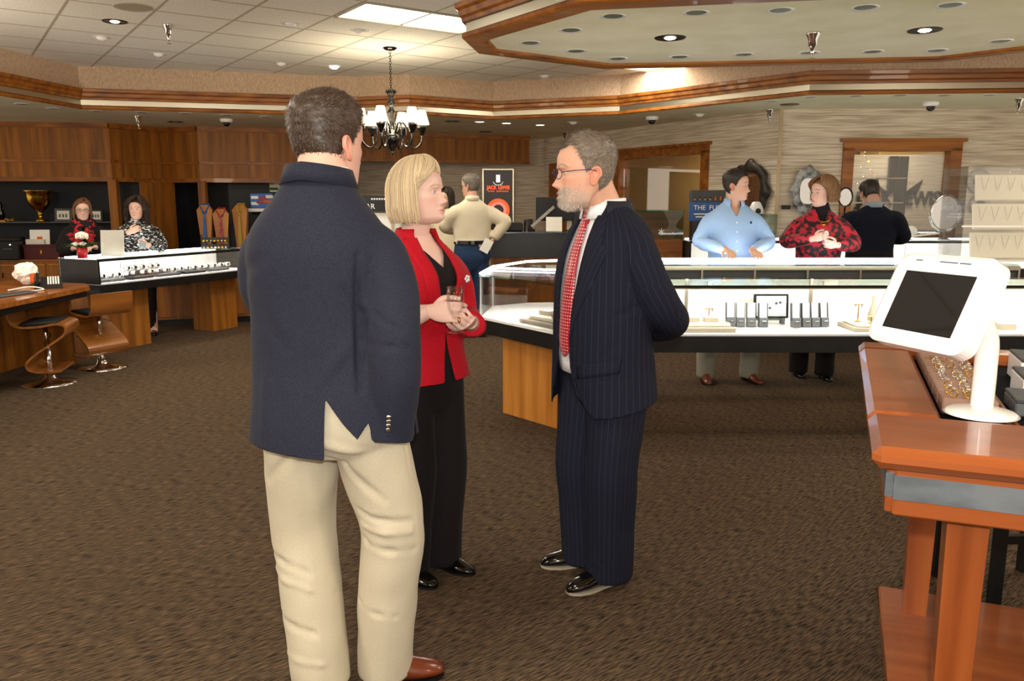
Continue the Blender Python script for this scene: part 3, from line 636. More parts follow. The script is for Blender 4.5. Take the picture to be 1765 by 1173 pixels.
# black stool beyond the table
st = thing('bar_stool', 'black metal bar stool half hidden under the cherry table', 'stool', (1.93, 2.95, 0), .1)
for sx in (-1, 1):
    for sy in (-1, 1): B().box((sx*.19, sy*.17, .36), (.035, .035, .72)).build('leg', 'black_matte', st)
for z in (.30, .50):
    for sy in (-1, 1): B().box((0, sy*.17, z), (.35, .025, .03)).build('rung', 'black_matte', st)
B().rbox((0, 0, .75), (.44, .40, .06), .015).build('seat', 'black_matte', st)
# ------------------------------------------------------------------ showcases and furniture along the left
def showcase(name, label, p, ang, Ln, dep, z0, zd, z1, power, ped, nd=3, band='black_laminate'):
    t = thing(name, label, 'showcase', (p[0], p[1], 0), ang)
    B().box((Ln/2, dep/2, (z0+zd)/2), (Ln, dep, zd-z0)).build('base_band', band, t); B().box((Ln/2, dep/2, zd+.006), (Ln-.02, dep-.03, .012)).build('deck', 'white_matte', t)
    g_ = B().box((Ln/2, dep/2, z1-.006), (Ln, dep, .012)).build('top_glass', 'tint_glass', t); B().box((Ln/2, -.001, z1-.012), (Ln+.004, .008, .026)).build('glass_edge', 'black_laminate', g_)
    B().box((Ln/2, .004, (zd+z1)/2), (Ln, .006, z1-zd-.02)).build('front_glass', 'clear_glass', t)
    for k in range(nd): B().box((Ln/2/nd+k*Ln/nd, dep-.012-.006*(k % 2), (zd+z1)/2), (Ln/nd-.004, .006, z1-zd-.02)).build('sliding_door', 'white_matte', t)
    for x in (.012, Ln-.012): B().box((x, dep/2, (zd+z1)/2), (.02, dep, z1-zd-.014)).build('end_panel', 'black_laminate', t)
    for c, d in ped: B().box(c, d).build('pedestal', 'wood_wall', t)
    lamp('showcase_light', 'AREA', (Ln/2, .07, z1-.03), power, (1, .97, .92), (math.radians(38), 0, 0), shape='RECTANGLE', size=Ln-.1, size_y=.03, parent=t)
    lamp('soffit_uplight', 'AREA', (Ln/2, dep-.03, z1+.012), power*.22, (1, .97, .92), (PI, 0, 0), shape='RECTANGLE', size=Ln-.1, size_y=.02, parent=t)  # upward lamp added above the case to brighten the soffit
    B().cyl((.05, dep-.03, z1+.004), (Ln-.05, dep-.03, z1+.004), .006, n=8).build('light_tube', 'led', t)
    return t
LA = math.atan2(1.84, .84)
lc = showcase('watch_showcase', 'lit glass watch showcase with two women behind it', (-3.97, 7.79), LA, 2.1, .55, .62, .70, .95, 20, [((.40, .38, .31), (.72, .3, .62)), ((1.85, .38, .31), (.4, .3, .62))])
LC = lambda x, y, z: (Matrix.Translation((-3.97, 7.79, 0)) @ Matrix.Rotation(LA, 4, 'Z') @ Vector((x, y, z)))
for k in range(5): x = .12+k*.36; tray(*LC(x+.1, .15, 0)[:2], .30, .14, .03, LA, .713, 'low black watch riser, %s along the lit watch showcase' % ('first', 'second', 'third', 'fourth', 'fifth')[k], 'black_matte' if k % 2 else 'dark_grey')
tray(*LC(.80, .30, 0)[:2], .42, .12, .07, LA, .713, 'taller black watch riser in the middle of the watch showcase', 'black_matte')
wt = thing('wristwatch', 'wristwatch standing on its display cuff in the lit left showcase', 'watch', LC(.1, .15, .743), LA, 'watches in the left showcase')
B().tube([(0, .018+.024*math.cos(a), .03+.026*math.sin(a)) for a in np.linspace(0, 2*PI, 14, endpoint=False)], [(.009, .003)]*14, 6, True).build('strap', 'steel', wt, True)
B().lathe([(.015, 0), (.016, .005), (.012, .007), (0, .007)], (0, -.006, .034), 14, Matrix.Rotation(PI/2, 3, 'X')).build('dial', 'black_gloss', wt)
mat('cushion', '#eee9df', .8); B().cyl((-.028, .018, .03), (.028, .018, .03), .021, n=12).build('cushion', 'cushion', wt, True)
for k in range(57):
    x = .07+k*.033+random.uniform(-.012, .012); row = k % 3
    if x > 2.0: continue
    z = .743 if row == 0 else (.783 if .6 < x < 1.0 and row == 1 else .713); y = (.15, .30, .40)[row]
    if k: clone(wt, LC(x, y, z), LA+random.uniform(-.4, .4))
# things standing on the watch showcase
fp = thing('flower_pot', 'red pot of white and red flowers with a white plush dog', 'flowers', LC(.08, .30, .951))
B().lathe([(.045, 0), (.05, .10), (.046, .10), (.044, .09), (0, .09)], n=20).build('pot', 'red_gloss', fp, True)
mat('petal_white', '#f0ece2', .8); mat('petal_red', '#9c1018', .7); mat('leaf_green', '#2f5a1c', .6); mat('plush', '#efe9dc', .95)
def blossom(c, r, m):
    b = B()
    for k in range(14):
        a = k*2.4; q = r*math.sqrt((k+.5)/14); b.lathe([(0, 0), (r*.3, .004), (0, .012)], (c[0]+q*math.cos(a), c[1]+q*math.sin(a)*.8, c[2]+(r-q)*.6), 6)
    b.lathe([(0, -r*.5), (r*.8, -r*.1), (r*.5, r*.4), (0, r*.5)], c, 10); b.build('blossom', m, fp, True)
for c, m in (((-.035, -.04, .135), 'petal_white'), ((.035, -.045, .135), 'petal_white'), ((-.08, .0, .18), 'petal_red'), ((.09, .0, .17), 'petal_red'), ((.10, .02, .21), 'petal_red'), ((-.10, .0, .22), 'petal_red'), ((-.05, .04, .24), 'petal_red'), ((.05, .05, .25), 'petal_red'), ((.0, -.05, .17), 'petal_red')): blossom(c, .034, m)
b = B()
for k in range(26):
    a = random.uniform(0, 2*PI); l_ = random.uniform(.1, .16); p0 = Vector((.02*math.cos(a), .02*math.sin(a), .09)); p1 = p0+Vector((math.cos(a)*l_, math.sin(a)*l_, random.uniform(.02, .08))); s_ = Vector((-math.sin(a), math.cos(a), 0))*.014; mm = (p0+p1)/2+Vector((0, 0, .02))
    b.add([p0, mm+s_, p1, mm-s_, mm+Vector((0, 0, .004))], [[0, 1, 4], [1, 2, 4], [2, 3, 4], [3, 0, 4]])
b.build('leaves', 'leaf_green', fp)
b = B(); b.lathe([(0, -.04), (.035, -.03), (.045, 0), (.035, .03), (0, .04)], (.02, -.02, .22), 14); b.lathe([(0, -.02), (.022, -.01), (.02, .012), (0, .02)], (.025, -.055, .205), 12)
for s_ in (-1, 1): b.lathe([(0, -.035), (.018, -.02), (.016, .02), (0, .03)], (.02+s_*.048, -.02, .215), 10)
b.build('plush_dog', 'plush', fp, True)
b = B()
for c in ((.005, -.06, .225), (.04, -.06, .225), (.025, -.078, .207)): b.lathe([(0, -.005), (.005, 0), (0, .005)], c, 8)
b.build('dog_eyes_nose', 'black_gloss', fp)
sg = thing('acrylic_sign', 'leaning clear acrylic sign holder with a printed sheet beside the flowers', 'sign', LC(.42, .30, .951), LA-.9)
B().box((0, .05, .13), (.22, .004, .26), rx=-.2).build('sheet', 'paper', sg); B().box((0, .044, .13), (.226, .003, .266), rx=-.2).build('acrylic', 'clear_glass', sg); B().box((0, .05, .004), (.22, .12, .005)).build('foot', 'clear_glass', sg)
jb = thing('jewelry_chest', 'small open black and gold jewelry rack at the far end of the watch showcase', 'jewelry box', LC(1.82, .28, .951), LA-.9)
for z in (0, .075): B().rbox((0, 0, z+.03), (.30, .12, .055), .004).build('tray_tier', 'black_gloss', jb)
for k in range(14): B().lathe([(0, 0), (.014, .004), (.012, .016), (0, .02)], (-.12+(k % 7)*.04, -.062, .02+.075*(k//7)), 8, Matrix.Rotation(PI/2, 3, 'X')).build('trinket', 'gold' if k % 3 else 'silver', jb)
for s_ in (-1, 1): B().box((s_*.15, 0, .085), (.01, .12, .17)).build('side', 'black_gloss', jb)
# desk and stools
dk = thing('sales_desk', 'long wooden sales desk with black edge at the left', 'desk')
DT = [(-5.0, 4.4), (-3.84, 4.4), (-3.84, 7.36), (-4.0, 7.6), (-4.9, 7.9)]
B().prism(DT, .70, .74).build('desktop', 'wood_desk', dk); B().prism([(x-.03 if x > -4.5 else x, y) for x, y in DT], .645, .70).build('under_edge', 'black_laminate', dk)
B().box((-4.42, 6.2, .33), (.04, 2.2, .58)).build('modesty_panel', 'wood_wall', dk); B().box((-4.25, 7.30, .33), (.5, .04, .62)).build('end_panel', 'wood_wall', dk)
ph = thing('desk_phone', 'black desk phone with rows of pale keys on the desk end', 'phone', (-4.12, 7.2, .741), .5)
B().add([(-.11, -.1, 0), (.11, -.1, 0), (.11, .1, 0), (-.11, .1, 0), (-.11, -.1, .02), (.11, -.1, .02), (.11, .1, .09), (-.11, .1, .09)], [[0, 3, 2, 1], [4, 5, 6, 7], [0, 1, 5, 4], [1, 2, 6, 5], [2, 3, 7, 6], [3, 0, 4, 7]]).build('body', 'black_matte', ph)
for k in range(5): B().box((.0+.02*k, 0, .065), (.012, .16, .006), rx=.34).build('key_strip', 'paper', ph)
B().rbox((-.08, 0, .085), (.045, .20, .035), .012, rx=.34).build('handset', 'black_gloss', ph)
tis = thing('tissue_bag', 'crumpled white and orange plastic bag behind the desk phone', 'bag', (-4.45, 7.45, .751))
V = []; F = []; n = 14; m_ = 8
for j in range(m_):
    for i in range(n):
        a = 2*PI*i/n; r = .11*math.sin(PI*(j+.6)/(m_+.6))**.6*(1+random.uniform(-.18, .18)); V.append((r*math.cos(a), r*math.sin(a)*.8, .19*j/(m_-1)+random.uniform(-.008, .008)))
for j in range(m_-1):
    for i in range(n): F.append([j*n+i, j*n+(i+1) % n, (j+1)*n+(i+1) % n, (j+1)*n+i])
F += [list(range(n))[::-1], [(m_-1)*n+i for i in range(n)]]
mesh_obj('bag', V, F, 'white_matte', tis); mat('orange', '#d8601c', .6); B().rbox((.08, -.05, .06), (.05, .04, .09), .01).build('orange_tab', 'orange', tis)
kb = thing('keyboard', 'slim pale keyboard lying on the desk', 'keyboard', (-4.1, 6.62, .741), 1.35)
B().rbox((0, 0, .008), (.42, .13, .014), .004).build('body', 'mid_grey', kb); B().box((0, 0, .0165), (.39, .10, .004)).build('keys', 'dark_grey', kb)
t = tag(B().tube(catmull([(-4.3, 6.9, .75), (-4.2, 7.05, .765), (-4.05, 7.0, .75), (-4.1, 6.85, .747)], 20), .006, 6).build('white_cable', 'white_gloss', None, True), 'white cable looping on the desk by the phone', 'cable')
def stool(x, y, rz, lab, zs=0, bh=1):
    t = thing('bentwood_stool', lab, 'stool', (x, y, 0), rz)
    P = catmull([(-.215, .70), (-.205, .60), (-.18, .525), (-.11, .50), (.02, .505), (.13, .52), (.195, .50), (.19, .44), (.11, .375), (-.02, .29), (-.10, .22), (-.105, .165), (-.05, .135), (.05, .13), (.14, .135)], 56)
    P[:, 1] = np.where(P[:, 1] > .53, .53+(P[:, 1]-.53)*bh, P[:, 1])
    def strip(P, w, th, name, m, sm=True):
        V = []; F = []; n = len(P)
        for i in range(n):
            d = P[min(i+1, n-1)]-P[max(i-1, 0)]; d = d/np.linalg.norm(d); nn = np.array((-d[1], d[0]))*th/2
            for sx in (-1, 1):
                for s2 in (-1, 1): q = P[i]+nn*s2; V.append((sx*w/2, q[0], q[1]))
        for i in range(n-1):
            a, c = i*4, i*4+4; F += [[a, c, c+2, a+2], [a+1, a+3, c+3, c+1], [a, a+1, c+1, c], [a+2, c+2, c+3, a+3]]
        F += [[0, 2, 3, 1], [4*n-4, 4*n-3, 4*n-1, 4*n-2]]
        return mesh_obj(name, V, F, m, t)
    o = strip(P, .40, .016, 'bent_ply_shell', 'wood_stool'); o.data.polygons.foreach_set('use_smooth', [True]*len(o.data.polygons)); o.data.set_sharp_from_angle(angle=.7)
    B().rbox((0, -.0, .525+zs), (.36, .27, .03), .01, rx=.03).build('seat_pad', 'black_matte', t)
    b = B(); b.lathe([(.21, 0), (.21, .006), (.12, .015), (.06, .03), (.042, .06), (.038, .09), (.0, .09)], n=32); b.build('base', 'chrome', t, True)
    B().cyl((0, 0, .09), (0, 0, .30), .026, n=16).build('outer_column', 'chrome', t, True); B().cyl((0, 0, .30), (0, 0, .50+zs), .018, n=14).build('inner_column', 'chrome', t, True)
    B().tube([(.02, 0, .44), (.1, .06, .43), (.17, .07, .40)], .006, 6).build('lift_lever', 'chrome', t)
    return t
stool(-3.86, 6.64, -PI/2+.25, 'bentwood swivel stool nearest the camera with its back to the left', bh=.55); stool(-3.74, 7.28, PI/2-.5, 'bentwood swivel stool turned to the desk beside the showcase pedestal')
# cabinets along the wood wall
def cabinet(name, label, p, ang, Ln, dep, h_, doors, m='wood_wall', toe=.08):
    t = thing(name, label, 'cabinet', (p[0], p[1], 0), ang)
    B().box((Ln/2, dep/2, (h_+toe)/2), (Ln, dep, h_-toe)).build('body', m, t); B().box((Ln/2, dep/2+.03, toe/2), (Ln, dep-.06, toe)).build('toe_kick', 'black_matte', t)
    B().box((Ln/2, dep/2-.01, h_+.012), (Ln+.02, dep+.02, .025)).build('worktop', 'wood_desk', t)
    for k in range(doors):
        w = Ln/doors; x = w*(k+.5); d = B().box((x, -.008, (h_+toe)/2), (w-.04, .02, h_-toe-.07)).build('door', m, t)
        B().box((x, -.02, h_-.05), (w-.04, .012, .012)).build('top_edge', 'wood_maple', d); B().box((x+(w*.4 if k % 2 == 0 else -w*.4), -.026, h_*.72), (.012, .02, .07)).build('handle', 'dark_metal', d)
    return t
WA = math.atan2(.55, 3.81)
cabinet('base_cabinet', 'row of low wooden cabinets under the navy niche at far left', (-9.0, 10.95), WA, 3.2, .8, .68, 5)
cabinet('base_cabinet', 'low wooden cabinet under the tie display', (-4.72, 11.55), .30, 2.2, .85, .70, 3)
cabinet('base_cabinet', 'low wooden cabinet with plain doors behind the watch showcase', (-4.45, 9.68), .36, 2.4, .5, .74, 4)
NI = lambda px, py, Y: atY(px, py, Y)
p = NI(70, 384, 12.0); tr = thing('trophy_cup', 'large gold trophy cup on the navy shelf', 'trophy', (p.x, 12.02, 1.2))
B().lathe([(.07, 0), (.07, .03), (.03, .05), (.025, .10), (.04, .12), (.025, .14), (.10, .20), (.155, .28), (.175, .36), (.18, .43), (.21, .45), (.205, .455), (.17, .44), (.0, .36)], n=28).build('cup', 'gold', tr, True); B().rbox((0, 0, -.0), (.17, .17, .0)).build('plinth', 'black_gloss', tr) if False else None
def photo(px, py, w, h_, lab):
    p = NI(px, py, 12.0); t = thing('photo_frame', lab, 'picture frame', (p.x, 12.05, 1.2))
    B().rbox((0, 0, h_/2), (w, .02, h_), .004, rx=-.1).build('frame', 'black_gloss', t); B().box((0, -.012, h_/2), (w*.7, .004, h_*.62), rx=-.1).build('print', 'paper', t)
    for k in range(3): B().box((-w*.18+k*w*.18, -.0155, h_*.45), (w*.1, .003, h_*.25), rx=-.1).build('print_figure', 'mid_grey', t)
photo(107, 377, .26, .20, 'black framed group photo right of the trophy'); photo(163, 374, .20, .19, 'small framed photo behind the woman with glasses')
p = NI(2, 380, 12.0); t = thing('figurine', 'black figurine on a wooden base at the left edge', 'figurine', (p.x+.02, 11.95, 1.2)); B().rbox((0, 0, .015), (.2, .1, .03), .004).build('base', 'wood_maple', t); B().lathe([(.06, .03), (.07, .12), (.04, .2), (.05, .24), (.03, .29), (0, .30)], n=16).build('body', 'black_gloss', t, True)
p = NI(21, 383, 11.95); t = tag(B().tube([(.06*math.cos(a), .03*math.sin(a), .035+.015*math.sin(a*2)) for a in np.linspace(0, 2*PI, 18, endpoint=False)], .012, 6, True).build('brass_ornament', 'gold', None, True), 'small curled brass ornament beside the figurine', 'ornament'); t.location = (p.x, 11.9, 1.21-.04+.03)
p = NI(12, 446, 11.3); t = thing('printer', 'black office printer on the low cabinets at left edge', 'printer', (p.x, 11.32, .705), WA); B().rbox((0, 0, .13), (.46, .38, .26), .015).build('body', 'black_matte', t); B().rbox((0, -.02, .28), (.40, .3, .05), .01).build('lid', 'black_matte', t); B().box((.1, -.195, .15), (.12, .01, .02)).build('slot', 'dark_grey', t); B().lathe([(.008, 0), (.008, .004), (0, .004)], (.13, -.19, .21), 8, Matrix.Rotation(PI/2, 3, 'X')).build('indicator', 'lamp_on', t)
p = NI(76, 446, 11.4); mat('dark_red', '#4d0f10', .5); t = thing('red_box', 'dark red lidded box on the low cabinets', 'box', (p.x, 11.45, .705), WA); B().rbox((0, 0, .09), (.46, .28, .18), .008).build('body', 'dark_red', t); B().rbox((0, 0, .185), (.47, .29, .03), .006).build('lid', 'dark_red', t); B().box((0, -.143, .10), (.02, .006, .05)).build('clasp', 'gold', t)
t = thing('card_holder', 'white card holder standing on the red box', 'card holder', (p.x-.06, 11.43, .906), WA); B().box((0, .03, .10), (.26, .006, .2), rx=-.15).build('card', 'white_gloss', t); B().rbox((-.04, -.02, .035), (.24, .07, .07), .006).build('stack', 'paper', t); B().box((0, .024, .08), (.07, .004, .05), rx=-.15).build('print', 'orange', t)
# necktie busts
def bust(px, Y, h_, lab, tie, lean=0):
    p = atY(px, 440, Y); t = thing('tie_bust', lab, 'necktie display', (p.x, Y, .7255), lean)
    B().add([(-.055, -.03, 0), (.055, -.03, 0), (.055, .06, 0), (-.055, .06, 0), (-.115, -.02, h_*.9), (.115, -.02, h_*.9), (.10, .07, h_*.9), (-.10, .07, h_*.9), (-.06, 0, h_), (.06, 0, h_), (.05, .06, h_), (-.05, .06, h_)],
            [[3, 2, 1, 0], [0, 1, 5, 4], [1, 2, 6, 5], [2, 3, 7, 6], [3, 0, 4, 7], [4, 5, 9, 8], [5, 6, 10, 9], [6, 7, 11, 10], [7, 4, 8, 11], [8, 9, 10, 11]]).build('bust_board', 'wood_maple', t)
    o = B(); o.add([(-.018, -.028, h_*.84), (.018, -.028, h_*.84), (.024, -.034, h_*.80), (-.024, -.034, h_*.80), (-.03, -.045, h_*.25), (.03, -.045, h_*.25), (0, -.045, h_*.18), (-.014, -.034, h_*.78), (.014, -.034, h_*.78)], [[0, 1, 2, 3], [7, 8, 5, 6, 4]]); o = o.build('necktie', tie, t)
    so = o.modifiers.new('s', 'SOLIDIFY'); so.thickness = .008
    B().tube([(-.015, -.028, h_*.84), (-.06, .0, h_*.97), (-.05, .05, h_*1.02), (.05, .05, h_*1.02), (.06, .0, h_*.97), (.015, -.028, h_*.84)], .014, 6).build('collar_loop', tie, o, True)
mat('tie_blue', '#1c62b8', .35); mat('tie_yellow', '#b59a3a', .4); m_ = mat('tie_red_bg', '#9c1030', .4); tex(m_, '#8e0f2b', '#c04a66', (30, 30, 60), 1, 1, .48, .52, rot=(.6, .6, 0))
bust(358, 12.05, .72, 'necktie bust with a bright blue tie behind the wood post', 'tie_blue'); bust(385, 12.0, .66, 'necktie bust with a red striped tie', 'tie_red_bg', .15); bust(418, 12.1, .72, 'necktie bust with a yellow tie', 'tie_yellow', -.1)
p = atY(450, 362, 12.2); t = thing('white_shelf', 'small white bracket shelf right of the yellow tie', 'shelf', (p.x, 12.5, p.z)); B().rbox((0, -.1, 0), (.62, .28, .05), .006).build('board', 'white_gloss', t); B().box((0, .5, -.05), (.4, 1.2, .04)).build('bracket', 'dark_metal', t)
q = t.location; t = thing('colour_box', 'blue box of colourful packets on the white shelf', 'box', (q.x-.02, q.y-.12, q.z+.026)); B().rbox((0, 0, .11), (.34, .14, .22), .006).build('box', 'tie_blue', t)
for k, (x, z, m) in enumerate(((-.1, .16, 'white_gloss'), (.02, .15, 'red_gloss'), (.12, .17, 'petal_white'), (-.02, .09, 'red_gloss'), (.08, .10, 'orange'), (-.1, .07, 'white_gloss'))): B().rbox((x, -.073, z), (.11, .012, .045), .004).build('packet', m, t)
p = atY(458, 319, 12.9); t = thing('framed_notice', 'small pale framed notice with a green strip in the dark niche', 'sign', (p.x, 13.3, p.z)); B().rbox((0, .0, 0), (.22, .02, .20), .004).build('frame', 'cream', t); B().box((0, -.012, -.05), (.16, .006, .04)).build('green_strip', 'leaf_green', t); B().box((-.02, -.012, .03), (.06, .006, .03)).build('emblem', 'tie_yellow', t)
# ------------------------------------------------------------------ middle of the shop
bd = thing('charm_bar_stand', 'black-headed display stand between the blazer man and the blonde woman', 'display stand', (-1.42, 8.5, 0)); bd.name = 'display_stand'
B().box((0, 0, 1.475), (.56, .04, .16)).build('header', 'black_laminate', bd); text('lettering', 'BAR', .075, (-.06, -.022, 1.445), (PI/2, 0, 0), 'white_matte', bd, .001)
for k in range(9): B().box((-.02+.026*k, -.021, 1.522), (.016, .003, .018)).build('small_print', 'paper', bd)
for x in (-.27, .19, .27): B().box((x, 0, .70), (.025, .03, 1.40)).build('upright', 'brushed_metal', bd)
B().box((-.05, .02, 1.12), (.44, .02, .52)).build('white_board', 'white_matte', bd); B().box((.23, .02, 1.12), (.06, .01, .52)).build('side_strip', 'white_matte', bd); B().box((-.05, .02, .62), (.44, .3, .44)).build('lower_cabinet', 'black_laminate', bd); B().box((0, 0, .03), (.62, .4, .05)).build('base', 'black_laminate', bd)
t = tag(B().tube(catmull([(0, 0, 0), (.01, 0, .3), (.0, 0, 1.4), (.03, .0, 1.56), (.12, .0, 1.68), (.22, 0, 1.72)], 30), .018, 6).build('curved_branch', 'white_gloss', None, True), 'white curved branch arching behind the blonde woman', 'decoration'); t.location = (-1.28, 8.75, 0)
ps = thing('poster_lightbox', 'backlit dark poster reading JACK LEWIS with a glowing orange ring', 'sign', (-.25, 14.94, 1.5))
B().rbox((0, 0, 0), (.58, .08, 1.16), .006).build('frame', 'brushed_metal', ps); mat('poster_dark', '#241512', .3, emit='#2a1712', estr=.25); B().box((0, -.042, 0), (.52, .01, 1.10)).build('panel', 'poster_dark', ps)
mat('glow_orange', '#ff6a30', .5, emit='#ff5a26', estr=1.3); mat('glow_white', '#ffffff', .5, emit='#fff2e0', estr=1.5); mat('glow_pink', '#ff8a78', .5, emit='#ff8070', estr=1.2)
[text('lettering', w_, .088, (x_, -.05, .24), (PI/2, 0, 0), 'glow_orange', ps, .001, sx=.85, bold=.003) for w_, x_ in (('JACK', -.115), ('LEWIS', .105))]; [text('lettering', w_, .042, (x_, -.05, .175), (PI/2, 0, 0), 'glow_orange', ps, .001) for w_, x_ in (('FLAME', -.125), ('DIAMONDS', .075))]
b = B(); b.box((0, -.05, .40), (.07, .004, .13)); b.build('emblem_bar', 'glow_white', ps)
B().tube([(.085*math.cos(a), -.05, .345+.06*math.sin(a)) for a in np.linspace(PI, 2*PI, 14)], [(.003, .004+.014*math.sin(q)) for q in np.linspace(0, PI, 14)], 6).build('emblem_crescent', 'glow_white', ps)
b = B(); b2 = B()
for k in range(24):
    a0, a1 = 2*PI*k/24, 2*PI*(k+.9)/24
    for (r0, r1, bb) in ((.155, .205, b), (.10, .15, b2)): bb.quad((r0*math.cos(a0), -.05, -.16+r0*math.sin(a0)), (r0*math.cos(a1), -.05, -.16+r0*math.sin(a1)), (r1*math.cos(a1), -.05, -.16+r1*math.sin(a1)), (r1*math.cos(a0), -.05, -.16+r1*math.sin(a0)))
b.build('glow_ring', 'glow_orange', ps); b2.build('glow_ring_inner', 'glow_pink', ps)
bc = thing('service_counter', 'black fronted service counter behind the man in the suit', 'counter', (-.30, 9.6, 0))
B().box((.9, .35, .99), (1.8, .7, .28)).build('black_front', 'black_laminate', bc); B().box((.9, .37, .425), (1.7, .6, .85)).build('wood_base', 'wood_wall', bc); B().box((.9, .35, 1.135), (1.84, .74, .02)).build('top', 'black_gloss', bc)
mn = thing('computer_monitor', 'black flat monitor on an angled arm above the service counter', 'monitor', (.50, 9.95, 1.146)); B().rbox((.02, 0, .26), (.46, .03, .28), .006).build('screen_back', 'black_matte', mn); B().cyl((-.28, -.03, .02), (-.28, -.03, .14), .03, n=14).build('arm_post', 'black_matte', mn); B().box((-.13, -.05, .17), (.36, .03, .035), ry=-.72).build('arm', 'steel', mn); B().cyl((-.28, -.03, .0), (-.28, -.03, .02), .06, n=16).build('arm_base', 'black_matte', mn)
t = thing('paper_stand', 'white handwritten sheet on a stand by the monitor', 'paper', (.50, 9.75, 1.146)); B().box((0, 0, .085), (.19, .004, .17), rx=-.2).build('sheet', 'paper', t); B().box((0, .03, .01), (.16, .06, .02)).build('foot', 'dark_metal', t)
t = thing('desktop_printer', 'low black receipt printer with a red light on the counter', 'printer', (-.02, 9.85, 1.146)); B().rbox((0, 0, .05), (.30, .22, .10), .012).build('body', 'black_matte', t); B().box((-.08, -.112, .05), (.09, .006, .015)).build('red_light', 'glow_orange', t)
t = tag(B().lathe([(.03, 0), (.03, .13), (.024, .14), (0, .14)], n=14).build('pen_cup', 'black_gloss'), 'small black cylinder standing on the service counter', 'pen cup'); t.location = (.17, 9.72, 1.146)
t = thing('picture_board', 'cream framed board behind the monitor', 'picture frame', (.80, 10.05, 1.146)); B().rbox((0, 0, .19), (.26, .02, .36), .004).build('frame', 'cream', t); B().box((0.02, -.012, .18), (.18, .006, .26)).build('print', 'dark_grey', t)
# ------------------------------------------------------------------ rear right
rr = showcase('counter_showcase', 'long lit showcase before the right wall behind the three standing people', (1.90, 8.75), 0, 4.25, .5, .70, .78, 1.08, 14, [((2.12, .3, .35), (4.1, .4, .70))], 5)
gb = thing('glass_cabinet', 'glass-topped wooden cabinet left of the blue-shirted man', 'cabinet', (1.30, 9.0, 0)); B().box((.29, .25, .46), (.58, .5, .92)).build('body', 'wood_wall', gb); B().box((.29, .25, 1.0), (.58, .5, .16)).build('drawer_band', 'wood_trim', gb)
for nm, c, d in (('front_glass', (.29, 0, 1.235), (.58, .006, .31)), ('side_glass', (.58, .25, 1.235), (.006, .5, .31)), ('rear_panel', (.29, .49, 1.235), (.58, .01, .31))): B().box(c, d).build(nm, 'wood_trim' if nm == 'rear_panel' else 'tint_glass', gb)
B().box((.29, .25, 1.395), (.60, .52, .016)).build('glass_top', 'edge_glass', gb); b = B()
for k in range(6): b.cyl((.34, -.006, 1.17), (.34+.035*math.cos(k*PI/3+.5), -.006, 1.17+.035*math.sin(k*PI/3+.5)), .004, n=5)
b.build('etched_star', 'white_gloss', gb)
sb = thing('blue_sign_display', 'blue boxed sign reading THE FUN with dark jewelry rows above', 'sign', (2.10, 8.85, 1.08)); mat('sign_blue', '#1d4f8f', .4); B().rbox((0, 0, .31), (.36, .16, .20), .004).build('blue_panel', 'sign_blue', sb); B().rbox((0, .02, .47), (.36, .14, .13), .004).build('top_panel', 'dark_grey', sb); B().box((0, 0, .105), (.34, .14, .21)).build('stem_box', 'black_laminate', sb)
text('lettering', 'THE', .07, (-.165, -.082, .35), (PI/2, 0, 0), 'white_matte', sb, .001, 'LEFT'); text('lettering', 'FUN', .07, (-.0, -.082, .35), (PI/2, 0, 0), 'white_matte', sb, .001, 'LEFT')
for k in range(6):
    B().lathe([(.012, 0), (.008, .02), (.012, .035), (0, .04)], (-.15+k*.055, -.055, .43), 8).build('jewelry_piece', 'silver' if k < 4 else 'orange', sb)
for k in range(2): B().box((-.06+.02*k, -.082, .285-.03*k), (.20, .003, .012)).build('small_print', 'paper', sb)
def ornate(name, label, c, rz, w, h_, m, seed, inner, cat='mirror'):
    t = thing(name, label, cat, c, rz); V = []; F = []; n = 72; R = random.Random(seed)
    for i in range(n):
        a = 2*PI*i/n; k = 1+.07*math.cos(4*a)+.05*math.cos(8*a+.5)+.035*math.cos(12*a); se = (abs(math.cos(a))**3+abs(math.sin(a))**3)**(-1/3)
        ox, oz = w/2*k*se*math.cos(a), h_/2*k*se*math.sin(a); ix, iz = inner*w/2*math.cos(a)*se**.8, inner*h_/2*math.sin(a)*se**.8
        V += [(ox, .0, oz), (ox*.97, -.025, oz*.97), ((ox+ix)/2, -.045-.008*math.cos(16*a), (oz+iz)/2), (ix, -.02, iz)]
    for i in range(n):
        a, c2 = i*4, ((i+1) % n)*4
        for j in range(3): F.append([a+j, a+j+1, c2+j+1, c2+j])
    mesh_obj('frame', V, F, m, t, True)
    mesh_obj('mirror_glass', [(inner*w/2*math.cos(2*PI*i/n)*((abs(math.cos(2*PI*i/n))**3+abs(math.sin(2*PI*i/n))**3)**(-1/3))**.8*1.02, -.015, inner*h_/2*math.sin(2*PI*i/n)*((abs(math.cos(2*PI*i/n))**3+abs(math.sin(2*PI*i/n))**3)**(-1/3))**.8*1.02) for i in range(n)], [list(range(n))], 'mirror', t)
    return t
mat('mirror', '#d8d8d8', .02, 1); mat('frame_dark', '#2a2620', .45, .3); tex(mat('frame_grey', '#7d7f80', .5), '#3d3f40', '#b0b2b2', (14, 14, 14))
q = D0+dd*4.95; ornate('ornate_mirror', 'dark ornate wall mirror behind the blue-shirted man', (q.x-.03, q.y-.05, 1.62), math.atan2(dd.y, dd.x), .64, .72, 'frame_dark', 1, .66)
ornate('ornate_mirror', 'mottled grey ornate wall mirror behind the woman in patterned red', (3.62, 10.10, 1.62), 0, .38, .56, 'frame_grey', 2, .55)
